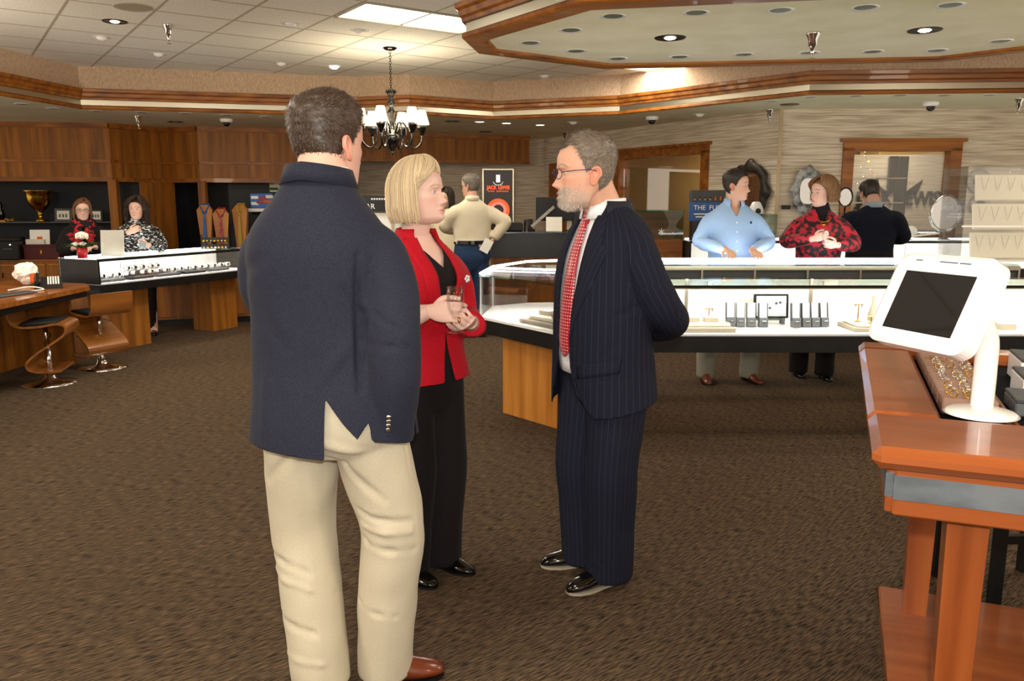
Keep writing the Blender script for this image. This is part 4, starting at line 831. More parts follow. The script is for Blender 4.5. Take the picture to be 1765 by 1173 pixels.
for k, (px, py, r) in enumerate(((1692, 312, .15), (1694, 353, .13))):
    p = atY(px, py, 10.0); t = thing('wall_disc', ['upper round dark-centred metal disc on the right wall', 'lower round dark-centred metal disc on the right wall'][k], 'wall decor', (p.x, 10.06, p.z)); M_ = Matrix.Rotation(PI/2, 3, 'X')
    B().lathe([(r*.45, .0), (r*.5, .02), (r*.9, .012), (r, 0)], n=28, M=M_).build('rim', 'steel', t, True); B().lathe([(0, .03), (r*.4, .022), (r*.48, 0)], n=24, M=M_).build('hub', 'dark_metal', t, True)
p = atY(1357, 357, 10.1); t = tag(B().rbox((0, 0, 0), (.11, .02, .05), .004).build('wall_plate', 'black_matte'), 'small black plate on the wall between the mirrors', 'plate'); t.location = (p.x, 10.15, p.z)
# steel sign wall seen through the right window
ss = thing('steel_sign', 'brushed steel panel with black JACK LEWIS lettering and emblem behind the window', 'sign', (5.48, 11.70, 0)); B().box((.12, .05, 1.62), (1.55, .03, 1.05)).build('panel', tex(mat('sign_steel', '#b5b0a8', .45, .25), '#a29d96', '#c4c0b8', (2, 2, 90), 1, 3), ss)
[text('lettering', w_, .27, (x_, .02, 1.53), (PI/2, 0, 0), 'black_gloss', ss, .02, sx=.82, bold=.006) for w_, x_ in (('JACK', -.33), ('LEWIS', .30))]
for x in (-.10, .04): B().box((x, .0, 1.87), (.12, .04, .50)).build('emblem_bar', 'black_gloss', ss)
for s_ in (-1, 1): B().add([(s_*.12-.03, 0, 1.62), (s_*.36-.03, 0, 1.80), (s_*.30-.03, 0, 1.62), (s_*.12-.03, 0, 1.52), (s_*.12-.03, .03, 1.62), (s_*.36-.03, .03, 1.80), (s_*.30-.03, .03, 1.62), (s_*.12-.03, .03, 1.52)], [[0, 1, 2, 3], [4, 7, 6, 5], [0, 4, 5, 1], [1, 5, 6, 2], [2, 6, 7, 3], [3, 7, 4, 0]]).build('emblem_wing', 'black_gloss', ss)
gs = thing('dark_shelf_unit', 'dark framed glass shelf unit standing before the steel sign', 'shelf', (4.86, 11.15, 0))
for x in (-.38, .0, .38): B().box((x, 0, .9), (.03, .3, 1.8)).build('upright', 'dark_metal', gs)
for z in (.95, 1.12, 1.30, 1.48, 1.80): B().box((0, 0, z), (.78, .30, .018)).build('shelf', 'brushed_metal', gs)
for k in range(5): B().rbox((-.28+.14*k, -.05, 1.18+.17*(k % 2)), (.10, .12, .11), .01).build('boxed_goods', 'black_matte' if k % 2 else 'dark_red', gs)
fs = thing('fairy_light_string', 'string of coloured fairy lights hanging in the right window', 'fairy lights'); fpts = []
for k, (px, py, c) in enumerate(((1491, 262, '#ffe0a0'), (1490, 268, '#ffd890'), (1497, 278, '#ffb040'), (1484, 287, '#ffe0a0'), (1500, 292, '#ffe0a0'), (1507, 302, '#ff3040'), (1488, 304, '#ffe0a0'), (1510, 313, '#ff9040'), (1478, 316, '#ffe0a0'))):
    q = atY(px, py, 10.45); fpts.append(tuple(q)); r = .014 if k in (2, 5, 7) else .006; B().lathe([(0, -r), (r, 0), (0, r)], q, 8).build('bulb', mat('fairy_%d' % k, c, .5, emit=c, estr=6), fs)
B().tube([(fpts[0][0], 10.262, 2.14)]+fpts, .0015, 4).build('wire', 'dark_metal', fs)
tm = thing('table_mirror', 'oval chrome table mirror on the rear showcase at right', 'mirror', (4.72, 8.95, 1.083), -.15)
B().lathe([(.07, 0), (.06, .012), (.012, .03), (.010, .12), (0, .12)], n=20).build('stand', 'chrome', tm, True); B().tube([(.145*math.cos(a), 0, .29+.19*math.sin(a)) for a in np.linspace(0, 2*PI, 32, endpoint=False)], .012, 8, True).build('rim', 'chrome', tm, True)
mesh_obj('mirror_glass', [(.145*math.cos(a), -.004, .29+.19*math.sin(a)) for a in np.linspace(0, 2*PI, 32, endpoint=False)], [list(range(32))], 'mirror', tm); B().tube([(.165*math.cos(a), .01, .29+.20*math.sin(a)) for a in np.linspace(PI, 2*PI, 20)], .007, 6).build('yoke', 'chrome', tm, True)
t = thing('round_mirror', 'small round white mirror on the rear showcase', 'mirror', (4.36, 8.95, 1.083)); M_ = Matrix.Rotation(PI/2, 3, 'X'); B().lathe([(0, .012), (.065, .012), (.068, 0), (0, 0)], (0, 0, .085), 24, M_).build('disc', 'white_gloss', t, True); B().lathe([(.035, 0), (.03, .008), (.006, .014), (.006, .03), (0, .03)], n=14).build('foot', 'chrome', t, True)
t = thing('oval_mirror', 'black oval mirror on a stand at the window left side', 'mirror', (3.62, 8.95, 1.083)); B().tube([(.075*math.cos(a), 0, .46+.10*math.sin(a)) for a in np.linspace(0, 2*PI, 24, endpoint=False)], .010, 6, True).build('rim', 'black_gloss', t, True); mesh_obj('mirror_glass', [(.07*math.cos(a), 0, .46+.095*math.sin(a)) for a in np.linspace(0, 2*PI, 24, endpoint=False)], [list(range(24))], 'mirror', t); B().lathe([(.06, 0), (.05, .012), (.010, .025), (.010, .36), (0, .36)], n=14).build('stand', 'black_gloss', t, True)
t = tag(B().cyl((0, 0, 0), (.52, 0, .06), .010, n=8).build('white_rod', 'white_gloss'), 'white rod leaning by the oval table mirror', 'rod'); t.location = (4.10, 8.85, 1.16); t.location.z = 1.10
t = thing('glass_box', 'clear glass box right behind the blue-shirted man', 'glass box', (2.72, 8.9, 1.083))
for nm, c, d in (('front_pane', (0, -.11, .14), (.24, .005, .27)), ('rear_pane', (0, .11, .14), (.24, .005, .27)), ('side_pane', (.12, 0, .14), (.005, .22, .27)), ('side_pane', (-.12, 0, .14), (.005, .22, .27)), ('top_pane', (0, 0, .278), (.24, .22, .005))): B().box(c, d).build(nm, 'tint_glass', t)
B().rbox((0, 0, .05), (.14, .12, .09), .005).build('white_block', 'white_matte', t)
t = thing('white_tent_card', 'white curved display card with a dark hole near the glass box', 'display card', (2.58, 8.98, 1.083+.283)); B().lathe([(.085, 0), (.075, .06), (.045, .12), (.03, .13), (0, .13)], n=18).build('hood', 'white_gloss', t, True); B().lathe([(.03, 0), (.028, .004), (0, .004)], (0, -.082, .03), 14, Matrix.Rotation(PI/2, 3, 'X')).build('hole', 'black_matte', t); t.location = (2.64, 8.9, 1.365)
# ------------------------------------------------------------------ people: tools
def vnoise(P, sc, seed=0):
    """smooth value noise in -1..1 for an (n,3) array"""
    Q = np.asarray(P, float)*sc+seed*17.3+100; I = np.floor(Q).astype(np.int64); f = Q-I; f = f*f*(3-2*f); r = 0
    for dx in (0, 1):
        for dy in (0, 1):
            for dz in (0, 1):
                h_ = (I[:, 0]+dx)*374761393+(I[:, 1]+dy)*668265263+(I[:, 2]+dz)*2147483647+seed*1274126177
                h_ = (h_ ^ (h_ >> 13))*1274126177; h_ = (h_ ^ (h_ >> 16)) & 0xffff
                r = r+(h_/32767.5-1)*np.where(dx, f[:, 0], 1-f[:, 0])*np.where(dy, f[:, 1], 1-f[:, 1])*np.where(dz, f[:, 2], 1-f[:, 2])
    return r
def join(ms):
    V = []; F = []; n = 0
    for v, f in ms:
        V.append(np.asarray(v, float)); F += [[i+n for i in q] for q in f]; n += len(v)
    return np.vstack(V), F
def normals(V, F):
    T = []
    for f in F:
        for k in range(1, len(f)-1): T.append((f[0], f[k], f[k+1]))
    T = np.array(T); n = np.cross(V[T[:, 1]]-V[T[:, 0]], V[T[:, 2]]-V[T[:, 0]]); N_ = np.zeros_like(V)
    for k in range(3): np.add.at(N_, T[:, k], n)
    return N_/(np.linalg.norm(N_, axis=1, keepdims=True)+1e-12)
def smooth_mesh(V, F, it, lam=.5):
    if not it: return V
    E_ = np.array([(f[k], f[(k+1) % len(f)]) for f in F for k in range(len(f))]); d = np.zeros(len(V)); np.add.at(d, E_[:, 0], 1); np.add.at(d, E_[:, 1], 1)
    for _ in range(it):
        s_ = np.zeros_like(V); np.add.at(s_, E_[:, 0], V[E_[:, 1]]); np.add.at(s_, E_[:, 1], V[E_[:, 0]]); V = V*(1-lam)+lam*s_/np.maximum(d, 1)[:, None]
    return V
def union(ms, voxel, it=3):
    V, F = join(ms); me = bpy.data.meshes.new('u'); me.from_pydata(V.tolist(), [], F); o = bpy.data.objects.new('u', me); COL.objects.link(o)
    md = o.modifiers.new('r', 'REMESH'); md.mode = 'VOXEL'; md.voxel_size = voxel; md.adaptivity = 0
    dg = bpy.context.evaluated_depsgraph_get(); e = o.evaluated_get(dg).to_mesh()
    n = len(e.vertices); a = np.empty(n*3); e.vertices.foreach_get('co', a); V = a.reshape(-1, 3)
    F = [list(p.vertices) for p in e.polygons]
    bpy.data.objects.remove(o); bpy.data.meshes.remove(me)
    return smooth_mesh(V, F, it), F
def clip(V, F, g):
    """keep the part of the surface where g > 0"""
    V = [tuple(v) for v in V]; g = list(g); out = []; cache = {}
    for f in F:
        s_ = [g[i] > 0 for i in f]
        if all(s_): out.append(f); continue
        if not any(s_): continue
        nf = []
        for k in range(len(f)):
            i, j = f[k], f[(k+1) % len(f)]
            if g[i] > 0: nf.append(i)
            if (g[i] > 0) != (g[j] > 0):
                key = (min(i, j), max(i, j))
                if key not in cache:
                    t = g[i]/(g[i]-g[j]); cache[key] = len(V); V.append(tuple(np.array(V[i])*(1-t)+np.array(V[j])*t)); g.append(0)
                nf.append(cache[key])
        if len(nf) > 2: out.append(nf)
    V = np.array(V); used_ = sorted({i for f in out for i in f}); mp = {o_: n for n, o_ in enumerate(used_)}
    return V[used_], [[mp[i] for i in f] for f in out]
def folds(V, F, fl, nz=(.004, 7, 1)):
    N_ = normals(V, F); d = nz[0]*(vnoise(V, nz[1], nz[2])+.5*vnoise(V, nz[1]*2.3, nz[2]+3))
    for p, q, w, a in fl:
        p, q = np.array(p, float), np.array(q, float); u = q-p; t = np.clip(((V-p)@u)/(u@u), 0, 1); dv = V-(p+t[:, None]*u); dn = np.sum(dv*N_, 1); r = np.sqrt(np.maximum(np.sum(dv*dv, 1)-dn*dn, 0))/w; r = np.where(np.abs(dn) < .075, r, 9)
        d = d+a*np.exp(-r*r)*(1-.9*r*r)*np.sin(PI*np.clip(t, .05, .95))**.4
    return V+N_*d[:, None]
def rings(R, n=40, p=2.25):
    """torso loft: R rows (z, cx, cy, half width, front, back); closed top and bottom"""
    V = []; F = []; a = np.linspace(0, 2*PI, n, endpoint=False); s_, c = np.sin(a), np.cos(a)
    for z, cx, cy, w, f, b in R:
        x = w*np.sign(s_)*np.abs(s_)**(2/p); y = np.where(c > 0, f, b)*np.sign(c)*np.abs(c)**(2/p); V.append(np.stack([cx+x, cy+y, np.full(n, z)], 1))
    m = len(R); V = np.vstack(V)
    for j in range(m-1):
        for i in range(n): F.append([j*n+i, (j+1)*n+i, (j+1)*n+(i+1) % n, j*n+(i+1) % n])
    F += [list(range(n)), [(m-1)*n+i for i in range(n)][::-1]]
    return V, F
def loftz(R, k=28, **kw):
    R = np.array(R, float); return rings(catmull(R, k), **kw)
def limb(P, r, k=24, n=18, ref=None):
    r = np.array([(q, q) if np.isscalar(q) else q for q in r], float); return tube_mesh(catmull(P, k), np.maximum(catmull(r, k), .003), n, ref=ref)
def ball(c, r, n=12, m=8):
    r = (r, r, r) if np.isscalar(r) else r; V = [(c[0], c[1], c[2]-r[2])]; F = []
    for j in range(1, m):
        t = -PI/2+PI*j/m
        for i in range(n): a = 2*PI*i/n; V.append((c[0]+r[0]*math.cos(t)*math.cos(a), c[1]+r[1]*math.cos(t)*math.sin(a), c[2]+r[2]*math.sin(t)))
    V.append((c[0], c[1], c[2]+r[2])); L_ = len(V)-1
    for i in range(n):
        F.append([0, 1+(i+1) % n, 1+i]); F.append([L_, 1+(m-2)*n+i, 1+(m-2)*n+(i+1) % n])
        for j in range(m-2): a, b = 1+j*n, 1+(j+1)*n; F.append([a+i, a+(i+1) % n, b+(i+1) % n, b+i])
    return np.array(V), F
def hand(w, d, pn, side, curl=(30, 35, 25), spread=5, thumb=30, s=1.0, tw=.0):
    """w wrist, d direction to the fingers, pn direction the palm faces, side=+1 thumb on (d x pn)"""
    w, d, pn = Vector(w), Vector(d).normalized(), Vector(pn); pn = (pn-d*pn.dot(d)).normalized(); lat = d.cross(pn)*side
    ms = [limb([w-d*.05*s, w, w+d*.03*s, w+d*.065*s, w+d*.095*s], [(.024*s, .021*s), (.027*s, .019*s), (.037*s, .017*s), (.041*s, .0155*s), (.038*s, .012*s)], 14, 16, ref=tuple(pn))]
    for k, (off, l_, r) in enumerate(((.030, .078, .0090), (.010, .087, .0092), (-.010, .081, .0088), (-.029, .064, .0078))):
        b = w+d*(.088-.004*abs(k-1))*s+lat*off*s; a = math.radians((1.5-k)*spread); dr = d*math.cos(a)+lat*math.sin(a); P = [b-dr*.03*s, b]; ang = 0; q = b
        for seg, c in zip((.45, .31, .24), curl): ang += math.radians(c); v = dr*math.cos(ang)+pn*math.sin(ang); q = q+v*l_*seg*s; P.append(q)
        ms.append(limb(P, [r*s*1.05, r*s*1.08, r*s, r*s*.92, r*s*.78], 16, 10))
    b = w+d*.022*s+lat*.026*s+pn*.004*s; t = math.radians(thumb); v1 = (d*.62+lat*.72+pn*.25).normalized(); v2 = (d*math.cos(t*.5)+lat*(.45-math.sin(t)*.4)+pn*math.sin(t)*.9).normalized(); v3 = (d*math.cos(t)+pn*math.sin(t)*1.1-lat*.1*math.sin(t)).normalized()
    ms.append(limb([b, b+v1*.035*s, b+v1*.035*s+v2*.036*s, b+v1*.035*s+v2*.036*s+v3*.028*s], [.013*s, .0125*s, .0105*s, .0085*s], 14, 10))
    return ms
HZ = np.array([0, .008, .022, .045, .07, .10, .115, .135, .165, .19, .21, .225, .233, .235])
HW = np.array([.018, .036, .050, .058, .064, .070, .0715, .0735, .075, .070, .057, .036, .017, .002])
HF = np.array([.062, .080, .089, .088, .088, .087, .085, .091, .089, .077, .055, .031, .013, .002])
HB = np.array([-.02, -.012, .0, .03, .066, .088, .094, .098, .099, .092, .073, .046, .022, .002])
def head_mesh(face=1.0, jaw=1.0, nose=1.0, nu=96, nv=84):
    t = np.linspace(0, 1, nv); z = .2347*(t-.10*np.sin(2*PI*t)/(2*PI)*-1.0); z = np.clip(z, 0, .2347)
    g = lambda A: np.array([np.interp(q, HZ, A) for q in z])
    def sm(a, k=2):
        for _ in range(k): a = np.concatenate([[a[0]], (a[:-2]+2*a[1:-1]+a[2:])/4, [a[-1]]])
        return a
    w, f, b = sm(g(HW)), sm(g(HF)), sm(g(HB)); w = w*(1+(jaw-1)*np.exp(-(z/.06)**2))
    u = np.linspace(0, 1, nu, endpoint=False); ph = 2*PI*u-.55*np.sin(2*PI*u); s_, c = np.sin(ph), np.cos(ph); V = []
    for j in range(nv):
        p = 2.2; x = w[j]*np.sign(s_)*np.abs(s_)**(2/p); y = np.where(c > 0, f[j], b[j])*np.sign(c)*np.abs(c)**(2/2.15)
        V.append(np.stack([x, y, np.full(nu, z[j])], 1))
    V = np.vstack(V); x, y, Z = V.T; fr = np.clip((np.tile(c, nv)-.1)/.4, 0, 1); G = lambda x0, z0, sx, sz: np.exp(-((x-x0)/sx)**2-((Z-z0)/sz)**2)
    ax = np.abs(x); Ga = lambda x0, z0, sx, sz: np.exp(-((ax-x0)/sx)**2-((Z-z0)/sz)**2)
    ridge = np.clip((.128-Z)/.05, 0, 1)*np.clip((Z-.063)/.016, 0, 1)**.8
    dy = nose*(.0175*ridge**1.1*np.exp(-(x/(.0095+.0045*ridge))**2)+.0065*G(0, .0775, .012, .012)+.0075*Ga(.0125, .0735, .008, .008))
    dy += -.0085*Ga(.031, .117, .015, .010)-.004*Ga(.014, .118, .007, .012)+.0035*Ga(.030, .1345, .020, .0055)+.004*Ga(.047, .098, .016, .014)
    dy += .0055*np.exp(-(x/.021)**2-((Z-.0515)/.0042)**2)+.0060*np.exp(-(x/.018)**2-((Z-.0415)/.0048)**2)-.0025*np.exp(-(x/.024)**2-((Z-.0465)/.0016)**2)-.0025*np.exp(-(x/.02)**2-((Z-.031)/.004)**2)+.0045*G(0, .015, .018, .012)-.002*Ga(.027, .058, .006, .014)
    V[:, 1] += dy*fr; F = []
    for j in range(nv-1):
        for i in range(nu): F.append([j*nu+i, (j+1)*nu+i, (j+1)*nu+(i+1) % nu, j*nu+(i+1) % nu])
    F += [list(range(nu)), [(nv-1)*nu+i for i in range(nu)][::-1]]
    return V, F
def ear(sx):
    V = []; F = []; n = 20; prof = ((1.0, -.004), (1.06, .004), (1.0, .009), (.84, .009), (.74, .003), (.5, -.001), (.25, .0), (0.02, .001))
    for k, h_ in prof:
        for i in range(n): a = 2*PI*i/n; wz = .030*(1.0 if math.sin(a) > 0 else .95); wy = .0175*(1.12 if math.sin(a) > 0 else .72); V.append((sx*(.0785+h_+.010*(-math.cos(a))*.8*k), -.012+wy*k*math.cos(a)-.006*math.sin(a)*k, .100+wz*k*math.sin(a)))
    for j in range(len(prof)-1):
        for i in range(n): q = [j*n+i, j*n+(i+1) % n, (j+1)*n+(i+1) % n, (j+1)*n+i]; F.append(q if sx > 0 else q[::-1])
    return np.array(V), F
def head_cols(V, skin, lip, brow, beard=None, blush=(.9, .45, .38), lipw=.9):
    x, y, z = V.T; ax = np.abs(x); C = np.tile(np.array(skin[:3]), (len(V), 1)); front = y > .03
    def mixc(m, c): C[:] = C*(1-m[:, None])+np.array(c[:3])*m[:, None]
    mixc(.32*np.exp(-((ax-.042)/.02)**2-((z-.082)/.018)**2)*front, np.array(skin[:3])*np.array([1.0, .62, .58])); mixc(.30*np.exp(-(x/.012)**2-((z-.077)/.012)**2)*front, np.array(skin[:3])*np.array([1, .6, .55]))
    mixc(.25*np.exp(-((ax-.031)/.016)**2-((z-.112)/.010)**2)*front, np.array(skin[:3])*np.array([.75, .6, .58]))
    if beard is not None:
        m = np.clip((.062-z+.012*np.sin(ax*60))/.012, 0, 1)*np.clip((y-.0+.02)/.03, 0, 1); m *= 1-np.exp(-(ax/.018)**4-((z-.0465)/.007)**4); m *= .55+.35*vnoise(V, 420, 5); m *= np.clip(1.25-ax*7, .35, 1); mixc(np.clip(m, 0, 1), beard)
    lm = lipw*np.exp(-(ax/.021)**4)*np.exp(-((z-.0465)/(.0078-.0045*np.clip(ax/.024, 0, 1)))**4)*front; mixc(lm, lip)
    zb = .1375+.004*np.sin(np.clip((ax-.012)/.04, 0, 1)*PI)-.0035*np.clip((ax-.04)/.012, 0, 1)
    mixc(.75*np.exp(-((z-zb)/.0033)**2)*(ax > .010)*(ax < .053)*front, brow)
    return C
def eyes(iris):
    ms = []; cs = []
    for sx in (-1, 1):
        V, F = ball((0, 0, 0), .0118, 20, 16); R = np.array([[1, 0, 0], [0, 0, 1], [0, -1, 0.]]); V = V@R.T; d = V[:, 1]/.0118
        c = np.where((d > .965)[:, None], np.array([.01, .01, .01]), np.where((d > .85)[:, None], np.array(iris[:3]), np.array([.60, .57, .53]))); ms.append((V+np.array([sx*.031, .0655, .1165]), F)); cs.append(c)
    return ms, np.vstack(cs)
def lids():
    ms = []
    for sx in (-1, 1):
        V = []; F = []; n = 16
        for k0, (e0, e1) in enumerate(((10, 80), (-75, -26))):
            b = len(V)
            for j in range(5):
                e = math.radians(e0+(e1-e0)*j/4)
                for i in range(n+1): a = math.radians(-80+160*i/n); V.append((sx*.031+.0132*math.cos(e)*math.sin(a), .0655+.0132*math.cos(e)*math.cos(a), .1165+.0132*math.sin(e)))
            for j in range(4):
                for i in range(n): q = b+j*(n+1)+i; F.append([q, q+1, q+n+2, q+n+1])
        ms.append((np.array(V), F))
    return ms
def vcol_mat(name, rough=.5, sss=0, spec=.4, sheen=0):
    m = mat(name, '#808080', rough, spec=spec, sheen=sheen); a = N(m, 'ShaderNodeAttribute'); a.attribute_name = 'Col'; p = m.node_tree.nodes['Principled BSDF']; L(m, a.outputs['Color'], p.inputs['Base Color'])
    if sss: p.inputs['Subsurface Weight'].default_value = sss; p.inputs['Subsurface Radius'].default_value = (.012, .005, .003); p.inputs['Subsurface Scale'].default_value = 1.0
    return m
vcol_mat('skin', .45, .0, .35); vcol_mat('eye', .08, 0, .6); vcol_mat('hair_v', .42, 0, .45)
def col_obj(name, V, F, C, m, parent, smooth=True):
    o = mesh_obj(name, np.asarray(V), F, m, parent, smooth); at = o.data.attributes.new('Col', 'FLOAT_COLOR', 'POINT')
    at.data.foreach_set('color', np.hstack([np.clip(C, 0, 1), np.ones((len(C), 1))]).ravel()); return o
HLX = np.radians([0, 35, 55, 68, 80, 95, 105, 120, 150, 180]); 
HAIRLINES = {'short': [.192, .19, .178, .150, .110, .128, .095, .055, .016, .006], 'reced': [.193, .200, .198, .165, .115, .128, .098, .062, .036, .030], 'full': [.186, .18, .165, .14, .09, .08, .07, .05, .03, .025]}
def hair_short(H, F, T, style, col, parent, thick=.014, n=5000, ln=.018, seed=1, up=.3, front=None):
    """T: 4x4 numpy head transform; cap offset from the scalp plus short hairs"""
    N_ = normals(H, F); ph = np.abs(np.arctan2(H[:, 0], H[:, 1])); line = np.interp(ph, HLX, HAIRLINES[style]); m = (H[:, 2]-line)+.004*vnoise(H, 90, seed); cov = np.clip(m/.022, 0, 1)
    top = np.clip((H[:, 2]-.10)/.10, .25, 1); off = thick*top*cov*(1+.25*vnoise(H, 130, seed+2))+.001
    flow = np.stack([H[:, 0]*.2, .25+0*H[:, 0], -np.clip(.19-H[:, 2], 0, 1)*9], 1); flow -= N_*np.sum(flow*N_, 1)[:, None]; flow /= np.linalg.norm(flow, axis=1, keepdims=True)+1e-9
    Vc, Fc = clip(H+N_*off[:, None], F, m); base = np.array(col[:3]); rg = np.random.default_rng(seed)
    Cc = base*(.75+.3*vnoise(Vc, 260, seed)[:, None])
    idx = rg.choice(len(H), n, p=(m > 0.002)/np.sum(m > 0.002)); R0 = H[idx]+N_[idx]*off[idx][:, None]*.7+rg.normal(0, .0022, (n, 3)); L_ = ln*rg.uniform(.6, 1.2, n)*np.clip(top[idx], .35, 1)
    dirs = flow[idx]*(1-up)+N_[idx]*up+rg.normal(0, .18, (n, 3)); dirs /= np.linalg.norm(dirs, axis=1, keepdims=True)
    sd = np.cross(dirs, N_[idx]); sd /= np.linalg.norm(sd, axis=1, keepdims=True)+1e-9; w = .0008
    A0, A1 = R0-sd*w, R0+sd*w; B0 = R0+dirs*(L_*.55)[:, None]; B1 = B0+sd*w*.8; B0 = B0-sd*w*.8; tip = R0+dirs*L_[:, None]+N_[idx]*-.1*L_[:, None]
    Vs = np.stack([A0, A1, B1, B0, tip], 1).reshape(-1, 3); Fs = []
    for i in range(n): b = 5*i; Fs += [[b, b+1, b+2, b+3], [b+3, b+2, b+4]]
    cs = base*rg.uniform(.45, 1.75, n)[:, None]; Cs = np.repeat(cs, 5, 0)
    V, F2 = join([(Vc, Fc), (Vs, Fs)]); V = V@T[:3, :3].T+T[:3, 3]
    return col_obj('hair', V, F2, np.vstack([Cc, Cs]), 'hair_v', parent)
def strands(paths, r, cols, parent, T, name='hair', extra=None):
    Pn = np.asarray(paths); n, k, _ = Pn.shape; Tn = np.gradient(Pn, axis=1); Tn /= np.linalg.norm(Tn, axis=2, keepdims=True)+1e-9; rad = Pn-np.array([0, -.01, .11]); sd = np.cross(Tn, rad); sd /= np.linalg.norm(sd, axis=2, keepdims=True)+1e-9; nn = np.cross(sd, Tn)
    prof = (r*np.sin(np.linspace(.35, PI-.25, k))**.5)[None, :, None]; V = np.stack([Pn-sd*prof, Pn+sd*prof, Pn+nn*prof*-.6], 2).reshape(-1, 3); F = []
    for i in range(n):
        for j in range(k-1):
            a = (i*k+j)*3; b = a+3; F += [[a, a+1, b+1, b], [a+1, a+2, b+2, b+1], [a+2, a, b, b+2]]
    C = np.repeat(np.asarray(cols), k*3, 0)
    if extra: ev, ef, ec = extra; V, F = join([(ev, ef), (V, F)]); C = np.vstack([ec, C])
    V = V@T[:3, :3].T+T[:3, 3]
    return col_obj(name, V, F, C, 'hair_v', parent)
def hair_long(T, parent, col, length, n=1100, win=58, vol=.022, seed=3, wave=0, part=-.025, curl=0, end_in=.35, fringe=.075, r=.0021, split=-20):
    """hair falling from a parting; length = how far below the chin line (z=0) it reaches; the fringe sweeps sideways into the curtains"""
    rg = np.random.default_rng(seed); base = np.array(col[:3]); P = []; C = []; k = 18; W_ = math.radians(win)
    a3, b3, c3 = .077+vol, .099+vol, .117+vol; c0 = np.array([0, -.008, .120])
    for i in range(n):
        ph0 = rg.uniform(-PI, PI); lay = rg.uniform(-.010, .004); front = abs(ph0) < W_; sg = 1 if ph0 > math.radians(split) else -1; q0 = rg.uniform(0, .10)
        zend = -length+rg.normal(0, .005)+.010*abs(ph0)/PI if not front else fringe+rg.normal(0, .012)
        pts = []; t1 = .56
        for j in range(k):
            t = j/(k-1); u = min(1, t/t1); th = math.radians(6+(88 if not front else 58)*u**.9); ph = ph0
            if front: tgt = sg*(W_+rg.uniform(0, .02)+.10*(i % 7)/7); ph = ph0+(tgt-ph0)*min(1, t*1.25)**1.25
            rr = math.sin(th); x = part*(1-u)**1.2+(a3+lay)*rr*math.sin(ph); y = c0[1]+.03*(1-u)*(.5-abs(ph0)/PI)+(b3+lay)*rr*math.cos(ph); z = c0[2]+(c3+lay)*math.cos(th)
            if t > t1:
                q = (t-t1)/(1-t1); z = z+(zend-z)*q; sc = 1+.03*math.sin(q*PI)-end_in*.32*max(0, q-.45)**1.5; x, y = x*sc, c0[1]+(y-c0[1])*sc
            p_ = np.array([x, y, z])
            if wave: p_ = p_+wave*np.array([math.sin(t*curl+i), math.cos(t*curl*1.1+i*1.7), .3*math.sin(t*curl+i*.6)])*min(1, t*2)
            pts.append(p_)
        P.append(pts); C.append(base*rg.uniform(.78, 1.18))
    V, F = head_mesh(nu=64, nv=56); N_ = normals(V, F); ph = np.abs(np.arctan2(V[:, 0], V[:, 1])); m = V[:, 2]-np.interp(ph, np.radians([0, 25, 45, win-4, win+8, 90, 180]), [.19, .187, .17, .125, .05, .03, .0])
    Vc, Fc = clip(V+N_*(np.clip(m/.04, 0, 1)*(vol*.22)+.002)[:, None], F, m)
    return strands(P, r, C, parent, T, extra=(Vc, Fc, np.tile(base*.8, (len(Vc), 1))))
def TR(loc, yaw=0, pitch=0, roll=0, s=1.0):
    M_ = Matrix.Translation(loc) @ Matrix.Rotation(yaw, 4, 'Z') @ Matrix.Rotation(pitch, 4, 'X') @ Matrix.Rotation(roll, 4, 'Y') @ Matrix.Scale(s, 4); return np.array(M_)
def head(parts, C, T, skin, lip, brow, beard=None, lipw=.9, jaw=1.0, nose=1.0, nu=96, nv=84):
    H, F = head_mesh(jaw=jaw, nose=nose, nu=nu, nv=nv); ap = lambda V: V@T[:3, :3].T+T[:3, 3]
    parts.append((ap(H), F)); C.append(head_cols(H, skin, lip, brow, beard, lipw=lipw)); pink = np.array(skin[:3])*np.array([1.0, .78, .74])
    for sx in (-1, 1): V, f = ear(sx); parts.append((ap(V), f)); C.append(np.tile(pink, (len(V), 1)))
    for V, f in lids(): parts.append((ap(V), f)); C.append(np.tile(np.array(skin[:3])*np.array([.88, .75, .72]), (len(V), 1)))
    return H, F
def put(parts, C, m, col):
    parts.append(m); C.append(np.tile(np.array(col[:3]), (len(m[0]), 1)))
def cloth(name, c1, c2, sc=(300, 300, 300), rough=.85, sheen=.03, bump=.06): return tex(mat(name, c1, rough, spec=.2, sheen=sheen), c1, c2, sc, 1, 2, .35, .65, bump=bump, bdist=.001)
def garment(name, V, F, m, parent, thick=.004):
    o = mesh_obj(name, np.asarray(V), F, m, parent, True)
    if thick: s_ = o.modifiers.new('t', 'SOLIDIFY'); s_.thickness = thick; s_.offset = -1
    return o
def bvh(V, F): return bvhtree.BVHTree.FromPolygons([Vector(v) for v in V], F)
